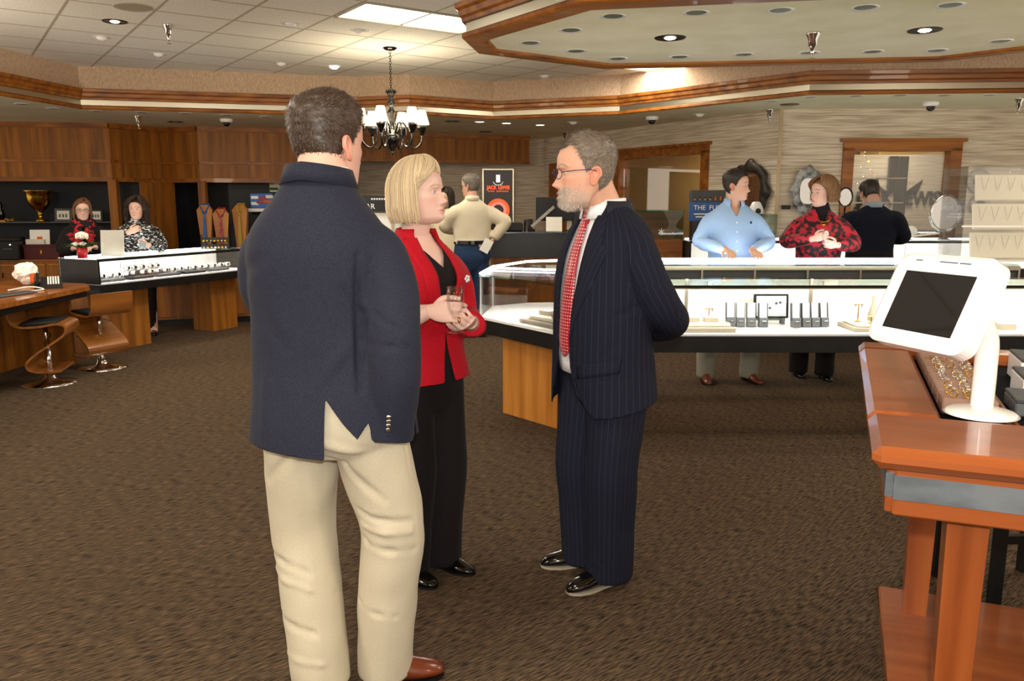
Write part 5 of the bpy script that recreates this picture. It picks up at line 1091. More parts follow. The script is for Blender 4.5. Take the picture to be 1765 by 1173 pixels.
def patch(tree, rows, off=.006, d=(0, -1, 0), o0=.6, back=.010, axis=1):
    """rows of (x, z) points laid on a surface seen from the front (axis y); returns a slab"""
    m = len(rows[0]); V = []; F = []
    last = 0
    for r in rows:
        for x, z in r:
            h_ = tree.ray_cast(Vector((x, o0 if d[1] < 0 else -o0, z)), Vector(d)); y = h_[0].y if h_[0] is not None else last; last = y
            V.append((x, y-d[1]*off, z))
    n = len(V); V += [(x, y+d[1]*back, z) for x, y, z in V]
    R_ = len(rows)
    for j in range(R_-1):
        for i in range(m-1): a = j*m+i; F += [[a, a+m, a+m+1, a+1], [n+a, n+a+1, n+a+m+1, n+a+m]]
    for j in range(R_-1): a = j*m; F.append([a, n+a, n+a+m, a+m]); a = j*m+m-1; F.append([a, a+m, n+a+m, n+a])
    for i in range(m-1): a = i; F.append([a, a+1, n+a+1, n+a]); a = (R_-1)*m+i; F.append([a, n+a, n+a+1, a+1])
    return np.array(V), F
def band(c, r0, r1, z0, z1, a0, a1, n=28, th=.004, dy=0, tilt=0):
    """collar-like strip round the neck, angles measured from the front"""
    V = []; F = []
    for i in range(n+1):
        a = a0+(a1-a0)*i/n
        for r, z in ((r0, z0), (r1, z1), (r1-th, z1), (r0-th, z0)): V.append((c[0]+r*math.sin(a), c[1]+r*1.05*math.cos(a), z+tilt*math.cos(a)+dy*(abs(math.sin(a)))))
    for i in range(n):
        a = i*4; b = a+4
        for j in range(4): F.append([a+j, b+j, b+(j+1) % 4, a+(j+1) % 4])
    F += [[0, 1, 2, 3], [4*n+3, 4*n+2, 4*n+1, 4*n]]
    return np.array(V), F
def shoe(toe, heel, parent, m, name='shoe', w=.046, h_=.085, heelh=.0, solem='black_matte'):
    toe, heel = Vector(toe), Vector(heel); d = toe-heel; Ln = d.length; a = math.atan2(-d.x, d.y); R = []
    for t, ww, hh in ((0, .55, .75), (.06, .72, .95), (.22, .74, 1.0), (.40, .78, .92), (.55, .92, .70), (.72, 1.0, .56), (.88, .82, .44), (.96, .55, .32), (1, .25, .22)): R.append((t, ww*w, hh*h_))
    V = []; F = []; n = 14
    for t, ww, hh in R:
        for i in range(n): q = 2*PI*i/n; x = ww*math.cos(q); z = max(0, .006)+hh*(.5+.5*math.sin(q)) if math.sin(q) > -.6 else .006; V.append((x*(1 if math.sin(q) < .3 else .82), t*Ln, z+heelh*max(0, 1-t*1.6)))
    for j in range(len(R)-1):
        for i in range(n): F.append([j*n+i, j*n+(i+1) % n, (j+1)*n+(i+1) % n, (j+1)*n+i])
    F += [list(range(n))[::-1], [(len(R)-1)*n+i for i in range(n)]]
    o = mesh_obj(name, V, F, m, parent, True); o.location = heel; o.rotation_euler = (0, 0, a)
    P = []
    for s_ in (1, -1):
        for t, ww, hh in (R if s_ > 0 else R[::-1]): P.append((s_*ww*1.04, t*Ln))
    s2 = B().prism(P, 0, .009); 
    if heelh: s2.box((0, .04, heelh/2), (.03, .03, heelh))
    s2.build('sole', solem, o); return o
def wine_glass(name, label, loc, h_=.17, r=.034, cat='wine glass', tilt=(0, 0)):
    t = thing(name, label, cat, loc); t.rotation_euler = (tilt[0], tilt[1], 0)
    B().lathe([(.0, .0), (.032, .0), (.032, .002), (.006, .006), (.004, .02), (.004, .05), (.008, .056)], n=24).build('stem_and_foot', 'glassware', t, True)
    B().lathe([(.005, .053), (.02, .062), (r*.92, .085), (r, .11), (r*.94, h_), (r*.92, h_), (r*.97, .11), (r*.88, .087), (.018, .066), (0, .06)], n=28).build('bowl', 'glassware', t, True)
    return t
glass('glassware', (.985, .985, .985, 1), .05)
for n_ in MATS['glassware'].node_tree.nodes:
    if n_.type == 'MATH': n_.inputs[1].default_value = .22
SK1 = (.70, .40, .30); SK2 = (.72, .45, .35); SK3 = (.60, .35, .25)
# ------------------------------------------------------------------ the three people in front
cloth('navy_wool', '#20222f', '#2a2c3a', rough=.8); cloth('khaki', '#bfb59d', '#c7bda6', rough=.85, sheen=.1); cloth('red_wool', '#a80b1c', '#bf1426', rough=.75); cloth('black_cloth', '#151214', '#1e1a1c'); cloth('white_shirt', '#e9e9ee', '#f4f4f6', rough=.7)
mat('shoe_brown', '#6b2f14', .3, coat=.3); mat('shoe_black', '#0a0908', .15, coat=.6); mat('belt_brown', '#5a2414', .4)
def pinstripe(name, c1, c2):
    m = mat(name, c1, .85, spec=.15); a = N(m, 'ShaderNodeAttribute'); a.attribute_name = 'su'; fr = N(m, 'ShaderNodeMath', operation='FRACT'); lt = N(m, 'ShaderNodeMath', operation='LESS_THAN'); mx = N(m, 'ShaderNodeMix', data_type='RGBA'); lt.inputs[1].default_value = .075
    L(m, a.outputs['Fac'], fr.inputs[0]); L(m, fr.outputs[0], lt.inputs[0]); L(m, lt.outputs[0], mx.inputs['Factor']); mx.inputs['A'].default_value = lin(c1); mx.inputs['B'].default_value = lin(c2); L(m, mx.outputs['Result'], m.node_tree.nodes['Principled BSDF'].inputs['Base Color'])
pinstripe('pinstripe', '#1d1f2b', '#2a3448')
def stripe_attr(o, V, segs, torso_n=52, zsplit=None):
    """stripe coordinate: round the trunk or round the nearest limb"""
    V = np.asarray(V); best = np.full(len(V), 1e9); su = np.arctan2(V[:, 0], V[:, 1])/(2*PI)*torso_n; 
    dT = np.abs(np.hypot(V[:, 0]/.22, V[:, 1]/.16)); best = dT*.9
    if zsplit is not None: best = np.where(V[:, 2] < zsplit, 1e9, best)
    for p, q, r, nn, ref in segs:
        p, q = np.array(p, float), np.array(q, float); u = q-p; t = np.clip(((V-p)@u)/(u@u), 0, 1); d = V-(p+t[:, None]*u); dist = np.linalg.norm(d, axis=1)/r; w = u/np.linalg.norm(u); e1 = np.array(ref, float); e1 -= w*(e1@w); e1 /= np.linalg.norm(e1); e2 = np.cross(w, e1)
        a = np.arctan2(d@e2, d@e1)/(2*PI)*nn; m = dist < best; su = np.where(m, a, su); best = np.where(m, dist, best)
    at = o.data.attributes.new('su', 'FLOAT', 'POINT'); at.data.foreach_set('value', su)
def legs_mesh(hipw, hz, L_, R_, r_hip, r_knee, r_hem, waist, voxel=.009, fl=(), hem=.03, nz=(.005, 6, 2), crotch=None):
    ms = [loftz(waist, 16)]
    for (k, a), sx in ((L_, -1), (R_, 1)): ms.append(limb([(sx*hipw, 0, hz), ((sx*hipw+k[0])/2, k[1]*.5, (hz+k[2])/2), k, ((k[0]+a[0])/2, (k[1]+a[1])/2-.005, (k[2]+a[2])/2), (a[0], a[1], hem)], [r_hip, ((r_hip[0]+r_knee[0])/2, (r_hip[1]+r_knee[1])/2), r_knee, ((r_knee[0]+r_hem[0])/2, (r_knee[1]+r_hem[1])/2), r_hem], 30, 22, ref=(0, 1, 0)))
    V, F = union(ms, voxel, 3); return folds(V, F, fl, nz), F
# ---- man in navy blazer, seen from behind
YA = math.radians(-14); p = thing('person', 'man in navy blazer and khaki trousers seen from behind', 'person', (-.53, 2.30, 0), YA); PERS = [p]
parts, C = [], []; T = TR((.0, .04, 1.530), math.radians(-20), math.radians(-3), 0, 1.12); H_, HF_ = head(parts, C, T, SK1, (.5, .2, .18), (.10, .06, .03))
put(parts, C, limb([(0, -.02, 1.40), (0, -.01, 1.50), (0, .015, 1.60), (0, .03, 1.66)], [.085, .075, .070, .066], 12, 20), SK1); put(parts, C, loftz([(.85, 0, 0, .16, .12, .12), (1.1, 0, 0, .16, .12, .11), (1.35, 0, 0, .17, .12, .12), (1.46, 0, -.01, .09, .07, .07)], 10, n=24), SK1)
hm = union(hand((-.055, .265, 1.155), (.72, .55, .25), (.5, -.75, .1), 1, (42, 50, 30), 4, 45, 1.03)+[limb([(-.25, .10, 1.15), (-.055, .265, 1.155)], [.04, .03], 8, 12)], .0032, 2); put(parts, C, hm, SK1)
put(parts, C, limb([(.14, .0, 1.34), (.23, -.08, 1.14), (.19, -.02, .90)], [.05, .04, .03], 10, 12), SK1); hm = union(hand((.175, .01, .885), (-.1, .45, -.9), (-1, .1, 0), -1, (10, 12, 10), 3, 20, 1.03), .004, 2); put(parts, C, hm, SK1)
LL, RL = ((-.128, .045, .52), (-.052, -.02, .09)), ((.162, .06, .54), (.105, .10, .09))
for sx, (k_, a_) in ((-1, LL), (1, RL)): put(parts, C, limb([(sx*.09, 0, .9), k_, a_], [.06, .05, .04], 12, 10), SK1)
V, F = join(parts); col_obj('body', V, F, np.vstack(C), 'skin', p); em, ec = eyes((.15, .25, .35)); V, F = join(em); col_obj('eyes', V@T[:3, :3].T+T[:3, 3], F, ec, 'eye', p)
hair_short(H_, HF_, T, 'short', (.060, .038, .024), p, .015, 11000, .018, 4, .30)
V, F = loftz([(.64, .02, -.01, .270, .18, .205), (.80, .02, -.01, .250, .18, .20), (.95, .015, -.005, .232, .175, .190), (1.08, .0, 0, .218, .17, .170), (1.22, 0, 0, .215, .165, .165), (1.34, 0, -.01, .212, .15, .165), (1.40, 0, -.015, .202, .13, .155), (1.45, 0, -.02, .172, .10, .14), (1.49, 0, -.02, .138, .085, .122), (1.525, 0, -.018, .11, .075, .105), (1.56, 0, -.012, .092, .07, .09), (1.60, 0, -.008, .085, .068, .082)], 34, n=44)
RS = limb([(.10, -.01, 1.375), (.162, -.015, 1.345), (.212, -.04, 1.25), (.238, -.085, 1.15), (.236, -.088, 1.02), (.208, -.05, .845)], [(.075, .085), (.080, .090), (.074, .086), (.070, .08), (.066, .073), (.060, .066)], 34, 22)
LS = limb([(-.10, -.01, 1.375), (-.158, -.012, 1.345), (-.178, .0, 1.25), (-.175, .06, 1.16), (-.16, .15, 1.14), (-.10, .22, 1.15)], [(.075, .085), (.080, .090), (.074, .086), (.070, .08), (.064, .07), (.058, .062)], 34, 22)
V, F = union([(V, F), RS, LS], .008, 4)
V = folds(V, F, [((.27, -.12, 1.16), (.19, -.14, 1.22), .012, -.008), ((.20, -.15, 1.18), (.13, -.17, 1.27), .013, -.009), ((.17, -.14, 1.13), (.28, -.12, 1.12), .012, -.008), ((.155, -.12, 1.36), (.165, -.15, 1.0), .012, -.016), ((.02, -.19, .94), (.0, -.15, 1.40), .007, -.0035), ((-.05, -.2, 1.12), (-.17, -.16, 1.24), .03, -.005), ((.04, -.2, 1.0), (.14, -.17, 1.12), .025, .006), ((.28, -.06, 1.03), (.17, -.09, 1.09), .013, -.007), ((.26, -.02, .97), (.15, -.06, 1.0), .013, -.007), ((-.1, -.2, .85), (-.12, -.2, 1.05), .04, .005), ((.25, .0, .92), (.15, -.05, .945), .012, .006), ((-.08, -.18, 1.36), (-.2, -.1, 1.30), .03, -.004)], (.004, 6, 3))
VX = .078
hemR = np.interp(V[:, 0], [VX, VX+.05, VX+.085, VX+.10, VX+.13, .30], [.985, .915, .872, .90, .95, .88]); sl_ = np.linalg.norm((V-np.array([.222, -.07, .93]))*np.array([1, 1, .35]), axis=1) < .085
gb_ = np.maximum(np.minimum(VX-V[:, 0], V[:, 2]-(.822-.07*V[:, 0])), V[:, 2]-hemR); gf = V[:, 2]-.84; g_ = np.where(V[:, 1] < .02, gb_, gf); g_ = np.where(sl_, np.maximum(g_, V[:, 2]-.858+.25*(V[:, 0]-.21)), g_)
g_ = np.minimum(g_, np.interp(V[:, 1], [-.08, -.02, .04], [1.585, 1.57, 1.535])-V[:, 2])
gop = np.where(V[:, 1] > .03, np.maximum(-.05-V[:, 0], V[:, 0]-.05), .1); g_ = np.minimum(g_, gop)
V, F = clip(V, F, g_); jk = garment('blazer', V, F, 'navy_wool', p, .005)
V, F = band((0, -.012), .106, .092, 1.545, 1.594, math.radians(70), math.radians(290), 30, .008, -.008, -.010); garment('collar', V, F, 'navy_wool', jk, 0)
V, F = band((0, -.004), .082, .077, 1.545, 1.592, math.radians(20), math.radians(340), 30, .004); garment('shirt_collar', V, F, 'white_shirt', p, 0)
V, F = loftz([(.90, 0, 0, .19, .14, .13), (1.1, 0, 0, .19, .15, .13), (1.35, 0, 0, .17, .13, .13), (1.47, 0, -.01, .10, .08, .08), (1.52, 0, 0, .075, .065, .07)], 16, n=32); garment('shirt', V, F, 'white_shirt', p, 0)
for k in range(4):
    c = Vector((.240-.003*k, -.136+.005*k, .930-.013*k)); B().lathe([(0, .004), (.006, .004), (.0075, 0), (0, 0)], c, 12, Vector((.5, -.85, 0)).to_track_quat('Z', 'Y').to_matrix()).build('cuff_button', 'chrome', jk, True)
V, F = legs_mesh(.095, .92, LL, RL, (.112, .128), (.098, .104), (.085, .094), [(1.06, .01, 0, .19, .145, .13), (1.0, .01, 0, .197, .15, .145), (.92, .01, -.01, .205, .15, .168), (.84, .01, -.01, .20, .13, .16), (.78, .005, 0, .16, .10, .11)], .009,
    [((.08, -.06, .62), (.26, .0, .58), .014, -.012), ((.06, -.05, .58), (.25, .0, .55), .012, .010), ((.05, -.04, .53), (.24, .02, .49), .014, -.010), ((.02, -.14, .80), (.20, -.08, .66), .018, -.010), ((.0, -.17, .88), (.18, -.13, .80), .018, .008), ((-.02, -.14, .83), (-.17, -.08, .70), .02, -.009), ((-.20, -.0, .46), (-.05, -.07, .41), .013, -.010), ((-.19, -.02, .40), (-.03, -.08, .36), .012, .008), ((-.15, -.05, .27), (.02, -.11, .22), .013, -.009), ((.0, .0, .33), (.17, .02, .28), .012, -.008), ((.03, -.19, .97), (.02, -.12, .80), .009, -.012), ((.215, .0, 1.0), (.22, .03, .55), .005, -.004), ((-.12, -.07, .16), (.05, -.1, .13), .012, .006)], nz=(.006, 6, 5))
V, F = clip(V, F, V[:, 2]-.022); tr = garment('trousers', V, F, 'khaki', p, .004)
mesh_obj('belt', *sweep([(.01-.196*math.sin(a), .150*math.cos(a)) for a in np.linspace(0, 2*PI, 40, endpoint=False)], [(-.002, .985), (-.007, .985), (-.007, 1.02), (-.002, 1.02)]), 'belt_brown', p)
shoe((.275, .175, 0), (.05, .06, 0), p, 'shoe_brown', w=.05, h_=.10); shoe((-.115, .17, 0), (-.055, -.11, 0), p, 'shoe_brown', w=.05, h_=.10)
LW = lambda x, y, z: p.location+Matrix.Rotation(p.rotation_euler[2], 3, 'Z') @ Vector((x, y, z))
wine_glass('wine_glass', 'stemmed glass held between the blazer man and the blonde woman', LW(.075, .315, 1.09), .17, .033)
# ---- blonde woman in red
p = thing('person', 'blonde woman in red jacket and black trousers holding a wine glass', 'person', (-.36, 3.14, 0), math.radians(-130)); PERS.append(p)
parts, C = [], []; T = TR((.005, .03, 1.412), math.radians(22), math.radians(5), 0, 1.0); SKW = (.76, .50, .42); H_, HF_ = head(parts, C, T, SKW, (.58, .14, .16), (.32, .20, .12), lipw=1.0, jaw=1.04)
put(parts, C, limb([(0, -.03, 1.26), (0, -.02, 1.36), (.0, .005, 1.46), (0, .02, 1.50)], [.075, .056, .053, .05], 12, 20), SKW); put(parts, C, loftz([(.85, 0, 0, .14, .10, .10), (1.05, 0, 0, .13, .10, .10), (1.24, 0, 0, .14, .115, .10), (1.30, 0, -.005, .115, .092, .09), (1.345, 0, -.012, .085, .06, .07), (1.385, 0, -.015, .055, .045, .05)], 16, n=32), SKW)
GW = Vector((.105, .295, 1.037))
rh = union(hand((.135, .195, 1.108), (-.30, .95, .02), (-.72, -.35, -.25), 1, (28, 46, 30), 3, 38, .98)+[limb([(.19, .03, 1.0), (.175, .10, 1.055), (.135, .195, 1.108)], [(.045, .045), (.036, .036), (.027, .025)], 10, 14)], .0028, 2)
lh = union(hand((-.015, .255, 1.055), (.72, .50, .10), (.25, -.55, .75), 1, (38, 48, 35), 3, 35, .95)+[limb([(-.22, .05, 1.0), (-.12, .16, 1.03), (-.015, .255, 1.055)], [(.045, .045), (.036, .036), (.027, .025)], 10, 14)], .0028, 2)
put(parts, C, rh, SKW); put(parts, C, lh, SKW)
for sx in (-1, 1): put(parts, C, limb([(sx*.08, 0, .82), (sx*.08, .03, .45), (sx*.08, .0, .08)], [.06, .05, .035], 8, 10), SKW)
V, F = join(parts); col_obj('body', V, F, np.vstack(C), 'skin', p); em, ec = eyes((.18, .26, .30)); V, F = join(em); col_obj('eyes', V@T[:3, :3].T+T[:3, 3], F, ec, 'eye', p)
hair_long(T, p, (.80, .63, .40), -.012, 3000, 70, .024, 3, 0, -.03, 0, .6, .10)
V, F = loftz([(.90, 0, 0, .16, .13, .12), (1.0, 0, 0, .155, .125, .11), (1.10, 0, 0, .155, .125, .105), (1.22, 0, .005, .17, .14, .115), (1.30, 0, 0, .15, .10, .105), (1.345, 0, -.01, .10, .065, .08), (1.375, 0, -.012, .062, .05, .058)], 22, n=36); gt_ = np.where(V[:, 1] > 0, np.interp(np.abs(V[:, 0]), [0, .05, .075, .10], [1.255, 1.315, 1.40, 1.5])-V[:, 2], .2); V, F = clip(V, F, gt_); garment('black_top', V, F, 'black_cloth', p, 0)
JW = loftz([(.72, 0, 0, .215, .17, .175), (.82, 0, 0, .205, .165, .17), (.92, 0, 0, .187, .15, .15), (1.02, 0, 0, .178, .142, .128), (1.10, 0, 0, .178, .142, .122), (1.21, 0, .005, .19, .155, .128), (1.275, 0, 0, .178, .125, .122), (1.32, 0, -.008, .138, .09, .10), (1.365, 0, -.012, .09, .062, .078), (1.395, 0, -.012, .07, .055, .065)], 32, n=44)
SR = limb([(.10, -.005, 1.25), (.158, -.005, 1.225), (.205, 0, 1.16), (.212, .01, 1.05), (.195, .075, 1.035), (.162, .145, 1.075)], [(.065, .072), (.068, .075), (.062, .068), (.06, .066), (.058, .066), (.054, .062)], 32, 20)
SL_ = limb([(-.10, -.005, 1.25), (-.158, -.005, 1.225), (-.215, 0, 1.16), (-.225, .02, 1.05), (-.17, .11, 1.02), (-.085, .195, 1.035)], [(.065, .072), (.068, .075), (.062, .068), (.06, .066), (.056, .064), (.052, .06)], 32, 20)
V, F = union([JW, SR, SL_], .007, 4); V = folds(V, F, [((.25, .0, 1.06), (.17, .07, 1.09), .014, -.006), ((.24, .05, 1.02), (.17, .0, 1.12), .013, -.006), ((-.25, .03, 1.06), (-.17, .09, 1.08), .013, -.006), ((.12, .12, 1.0), (.19, .03, .95), .02, .004), ((.13, .10, 1.30), (.15, .12, 1.12), .02, -.004)], (.0035, 6, 8)); tree = bvh(V, F)
zz = [.76, .80, .88, .955, .99, 1.03, 1.10, 1.20, 1.30, 1.36, 1.42]; hwv = [.045, .036, .022, .008, .004, .006, .030, .055, .060, .058, .052]
hw = np.interp(V[:, 2], zz, hwv); gop = np.where(V[:, 1] > .03, np.abs(V[:, 0]+.0)-hw, .1); hem = V[:, 2]-(.80+.02*np.clip(V[:, 1]/.15, -1, 1)); slv = (V[:, 1] > .165) & (V[:, 2] < 1.15) & (V[:, 2] > .95) & (np.abs(V[:, 0]) > .06)
gop = np.where((np.linalg.norm(V-np.array([.162, .145, 1.075]), axis=1) < .10) | (np.linalg.norm(V-np.array([-.085, .195, 1.035]), axis=1) < .09), np.maximum(gop, .02), gop)
g_ = np.minimum(np.minimum(gop, hem), 1.385-V[:, 2]); V2, F2 = clip(V, F, g_); jk = garment('red_jacket', V2, F2, 'red_wool', p, .005)
for sx in (-1, 1):
    rows = []
    for z in np.linspace(1.365, 1.0, 22): a = np.interp(z, zz, hwv); wd = np.interp(z, [1.0, 1.08, 1.2, 1.3, 1.37], [.004, .035, .055, .055, .045]); rows.append([(sx*(a-.003+wd*q), z) for q in np.linspace(0, 1, 5)])
    Vp, Fp = patch(tree, rows, .007, back=.009); garment('lapel', Vp, Fp if sx > 0 else [f[::-1] for f in Fp], 'red_wool', jk, 0)
V, F = band((0, -.012), .098, .074, 1.335, 1.40, math.radians(50), math.radians(310), 28, .008, -.004); garment('collar', V, F, 'red_wool', jk, 0)
pin = B()
for k in range(5): a = k*2*PI/5; pin.lathe([(0, .004), (.006, .003), (.007, 0)], (.009*math.cos(a), 0, .009*math.sin(a)), 8, Matrix.Rotation(PI/2, 3, 'X'))
h_ = tree.ray_cast(Vector((-.115, .6, 1.205)), Vector((0, -1, 0))); o = pin.build('flower_pin', 'white_gloss', p, True); o.location = (-.115, h_[0].y+.016, 1.205); c_ = B().lathe([(0, .006), (.006, .005), (.007, .002)], (0, 0, 0), 8, Matrix.Rotation(PI/2, 3, 'X')).build('pin_centre', 'black_gloss', o, True)
V, F = legs_mesh(.085, .80, ((-.085, .03, .44), (-.075, .0, .06)), ((.085, .02, .44), (.08, -.03, .06)), (.105, .115), (.098, .105), (.095, .105), [(1.0, 0, 0, .155, .125, .115), (.92, 0, 0, .175, .14, .145), (.83, 0, 0, .185, .14, .16), (.74, 0, 0, .17, .12, .14), (.68, 0, 0, .14, .10, .11)], .010, [((.08, .13, .75), (.085, .13, .12), .008, .005), ((-.085, .13, .75), (-.08, .13, .12), .008, .005)], nz=(.004, 5, 6)); V, F = clip(V, F, V[:, 2]-.02); garment('trousers', V, F, 'black_cloth', p, .004)
shoe((-.10, .185, 0), (-.075, -.04, 0), p, 'shoe_black', w=.042, h_=.07, heelh=.02); shoe((.085, .15, 0), (.08, -.07, 0), p, 'shoe_black', w=.042, h_=.07, heelh=.02)
o = mesh_obj('finger_ring', *tube_mesh([(.0095*math.cos(a), .0, .0095*math.sin(a)) for a in np.linspace(0, 2*PI, 14, endpoint=False)], .0022, 6, True), 'gold', p, True); o.location = (.105, .312, 1.085); o.rotation_euler = (.3, .5, .5)
th = math.radians(-130); gw = Vector((-.36+GW.x*math.cos(th)-GW.y*math.sin(th), 3.14+GW.x*math.sin(th)+GW.y*math.cos(th), GW.z)); wine_glass('wine_glass', 'empty stemmed glass in the hands of the woman in red', gw, .165, .032)
# ---- grey-haired man in pinstripe suit
p = thing('person', 'grey bearded man in navy pinstripe suit and red tie, hands behind back', 'person', (.36, 3.08, 0), math.radians(118)); PERS.append(p)
parts, C = [], []; SKS = (.72, .40, .28); T = TR((-.012, .105, 1.475), math.radians(-20), math.radians(-3), 0, 1.12); H_, HF_ = head(parts, C, T, SKS, (.50, .20, .17), (.20, .15, .11), beard=(.50, .44, .38), lipw=.75, nose=1.0)
put(parts, C, limb([(0, -.02, 1.33), (0, .015, 1.45), (-.005, .06, 1.54), (-.01, .085, 1.60)], [.085, .073, .068, .064], 12, 20), SKS); put(parts, C, loftz([(.85, 0, 0, .15, .12, .11), (1.1, 0, 0, .15, .12, .10), (1.35, 0, 0, .16, .11, .11), (1.43, 0, 0, .09, .07, .07)], 10, n=24), SKS)
for sx in (-1, 1):
    put(parts, C, limb([(sx*.14, .0, 1.30), (sx*.205, -.09, 1.12), (.05+sx*.02, -.205, .985)], [.05, .042, .03], 10, 12), SKS); put(parts, C, union(hand((.095+sx*.02, -.18-.02*(sx > 0), .99), (-sx*.45, .12, -.8), (0, -1, 0), sx, (25, 30, 25), 4, 25), .004, 2), SKS); put(parts, C, limb([(sx*.09, 0, .9), (sx*.09, .03, .5), (sx*.09, 0, .1)], [.06, .05, .04], 8, 10), SKS)
V, F = join(parts); col_obj('body', V, F, np.vstack(C), 'skin', p); em, ec = eyes((.20, .28, .30)); V, F = join(em); col_obj('eyes', V@T[:3, :3].T+T[:3, 3], F, ec, 'eye', p)
hair_short(H_, HF_, T, 'reced', (.25, .20, .155), p, .013, 9000, .017, 9, .3)
# beard: short grey hairs over chin and lip
rg = np.random.default_rng(5); x, y, z = H_.T; m = (y > .02) & (z < .066+.02*rg.uniform(size=len(z))) & ~((np.abs(x) < .018) & (np.abs(z-.0465) < .0055)) & (np.abs(x) < .062) & ~((np.abs(x) < .024) & (z > .061)); N_ = normals(H_, HF_); idx = rg.choice(np.where(m)[0], 3200); R0 = H_[idx]; dv = N_[idx]*.55+np.array([0, .1, -.75])+rg.normal(0, .2, (len(idx), 3)); dv /= np.linalg.norm(dv, axis=1, keepdims=True); ln = rg.uniform(.005, .012, len(idx))*np.where((np.abs(R0[:, 0]) < .035), 1.1, .55); sd = np.cross(dv, N_[idx]); sd /= np.linalg.norm(sd, axis=1, keepdims=True)+1e-9
Vs = np.stack([R0-sd*.0008, R0+sd*.0008, R0+dv*ln[:, None]], 1).reshape(-1, 3); col_obj('beard', Vs@T[:3, :3].T+T[:3, 3], [[3*i, 3*i+1, 3*i+2] for i in range(len(idx))], np.repeat(np.array([.62, .54, .46])*rg.uniform(.6, 1.3, len(idx))[:, None], 3, 0), 'hair_v', p)
mat('lens', '#ffffff', .05); mat('frame_blue', '#3a3c62', .3, .7); HT = lambda P: [Vector((T[:3, :3]@np.array(q)+T[:3, 3])) for q in P]; gl = B()
for sx in (-1, 1):
    gl.tube(HT([(sx*.034+.022*math.cos(a), .098-.010*abs(math.cos(a)*(1 if sx*math.cos(a) > 0 else 0)), .113+.016*math.sin(a)) for a in np.linspace(0, 2*PI, 24, endpoint=False)]), .0013, 5, True)
    gl.tube(HT([(sx*.055, .088, .118), (sx*.072, .05, .121), (sx*.0815, .0, .121), (sx*.084, -.018, .115)]), .0014, 5)
gl.tube(HT([(-.012, .103, .117), (0, .109, .120), (.012, .103, .117)]), .0013, 5); gl.build('glasses', 'frame_blue', p, True)
JS = [(.64, 0, .01, .235, .17, .19), (.78, 0, .01, .228, .175, .185), (.92, 0, .01, .218, .178, .165), (1.05, 0, .012, .212, .175, .145), (1.18, 0, .01, .215, .165, .14), (1.30, 0, .005, .218, .145, .145), (1.38, 0, .0, .20, .12, .135), (1.43, 0, .005, .155, .09, .11), (1.47, 0, .012, .105, .07, .085), (1.50, 0, .02, .085, .065, .075)]
ARM = {s_: [(s_*.10, -.0, 1.345), (s_*.165, -.005, 1.315), (s_*.205, -.03, 1.22), (s_*.218, -.09, 1.12), (s_*.15, -.185, 1.05), (.075+s_*.02, -.205, 1.0)] for s_ in (-1, 1)}
ms = [loftz(JS, 34, n=44)]+[limb(ARM[s_], [(.075, .08), (.08, .086), (.075, .083), (.072, .078), (.066, .07), (.058, .062)], 34, 22) for s_ in (-1, 1)]
V, F = union(ms, .008, 4); V = folds(V, F, [((-.30, -.10, 1.16), (-.22, -.06, 1.20), .014, -.007), ((-.31, -.14, 1.10), (-.22, -.10, 1.12), .014, -.007), ((-.20, .06, 1.36), (-.20, -.02, 1.12), .012, -.008), ((-.21, .1, 1.0), (-.17, .14, .93), .02, -.004), ((-.16, .1, 1.08), (-.22, .0, 1.14), .018, -.005), ((-.13, .16, .915), (-.235, .05, .935), .006, -.006), ((-.235, .04, .87), (-.12, .165, .85), .006, -.004)], (.0035, 6, 12)); tree = bvh(V, F)
zz = [.68, .74, .80, .90, 1.0, 1.10, 1.2, 1.3, 1.4, 1.46, 1.5]; xl = [.185, .125, .085, .055, .045, .052, .062, .066, .062, .056, .05]
hw = np.interp(V[:, 2], zz, xl); gop = np.where(V[:, 1] > .04, np.abs(V[:, 0])-hw, .1); hem = V[:, 2]-(.745+.03*np.clip(-V[:, 1]/.15, -1, 1)); arm = np.minimum.reduce([np.linalg.norm(V-np.array(ARM[s_][4]), axis=1) for s_ in (-1, 1)])
g_ = np.minimum(np.minimum(gop, hem), 1.487-V[:, 2]); V2, F2 = clip(V, F, g_); jk = garment('suit_jacket', V2, F2, 'pinstripe', p, .005); sg_ = []
for s_ in (-1, 1):
    A_ = ARM[s_]
    for i in range(1, 5): sg_.append((A_[i], A_[i+1], .085, 22, (-s_, .2, 0)))
stripe_attr(jk, V2, sg_)
for sx in (-1, 1):
    rows = []
    for z in np.linspace(1.45, .78, 40):
        a = np.interp(z, zz, xl); wd = np.interp(z, [.78, 1.0, 1.06, 1.15, 1.25, 1.335, 1.345, 1.40, 1.45], [.004, .006, .018, .048, .075, .098, .070, .062, .045]); rows.append([(sx*(a-.003+wd*q), z) for q in np.linspace(0, 1, 6)])
    Vp, Fp = patch(tree, rows, .006, back=.008); o = garment('lapel', Vp, Fp if sx > 0 else [f[::-1] for f in Fp], 'pinstripe', jk, 0); at = o.data.attributes.new('su', 'FLOAT', 'POINT'); at.data.foreach_set('value', (Vp[:, 0]*1.2+Vp[:, 2]*.35)*40)
V, F = band((0, .012), .118, .092, 1.425, 1.508, math.radians(60), math.radians(300), 30, .008, -.008); o = garment('collar', V, F, mat('suit_plain', '#191b27', .8), jk, 0)
rows = [[(x_, z) for x_ in np.linspace(-.205, -.09, 8)] for z in (.925, .915, .89, .872)]; Vp, Fp = patch(tree, rows, .007, back=.007); Vp[:, 2] += (Vp[:, 0]+.15)*-.25; o = garment('pocket_flap', Vp, [f[::-1] for f in Fp], 'pinstripe', jk, 0); at = o.data.attributes.new('su', 'FLOAT', 'POINT'); at.data.foreach_set('value', np.arctan2(Vp[:, 0], Vp[:, 1])/(2*PI)*52)
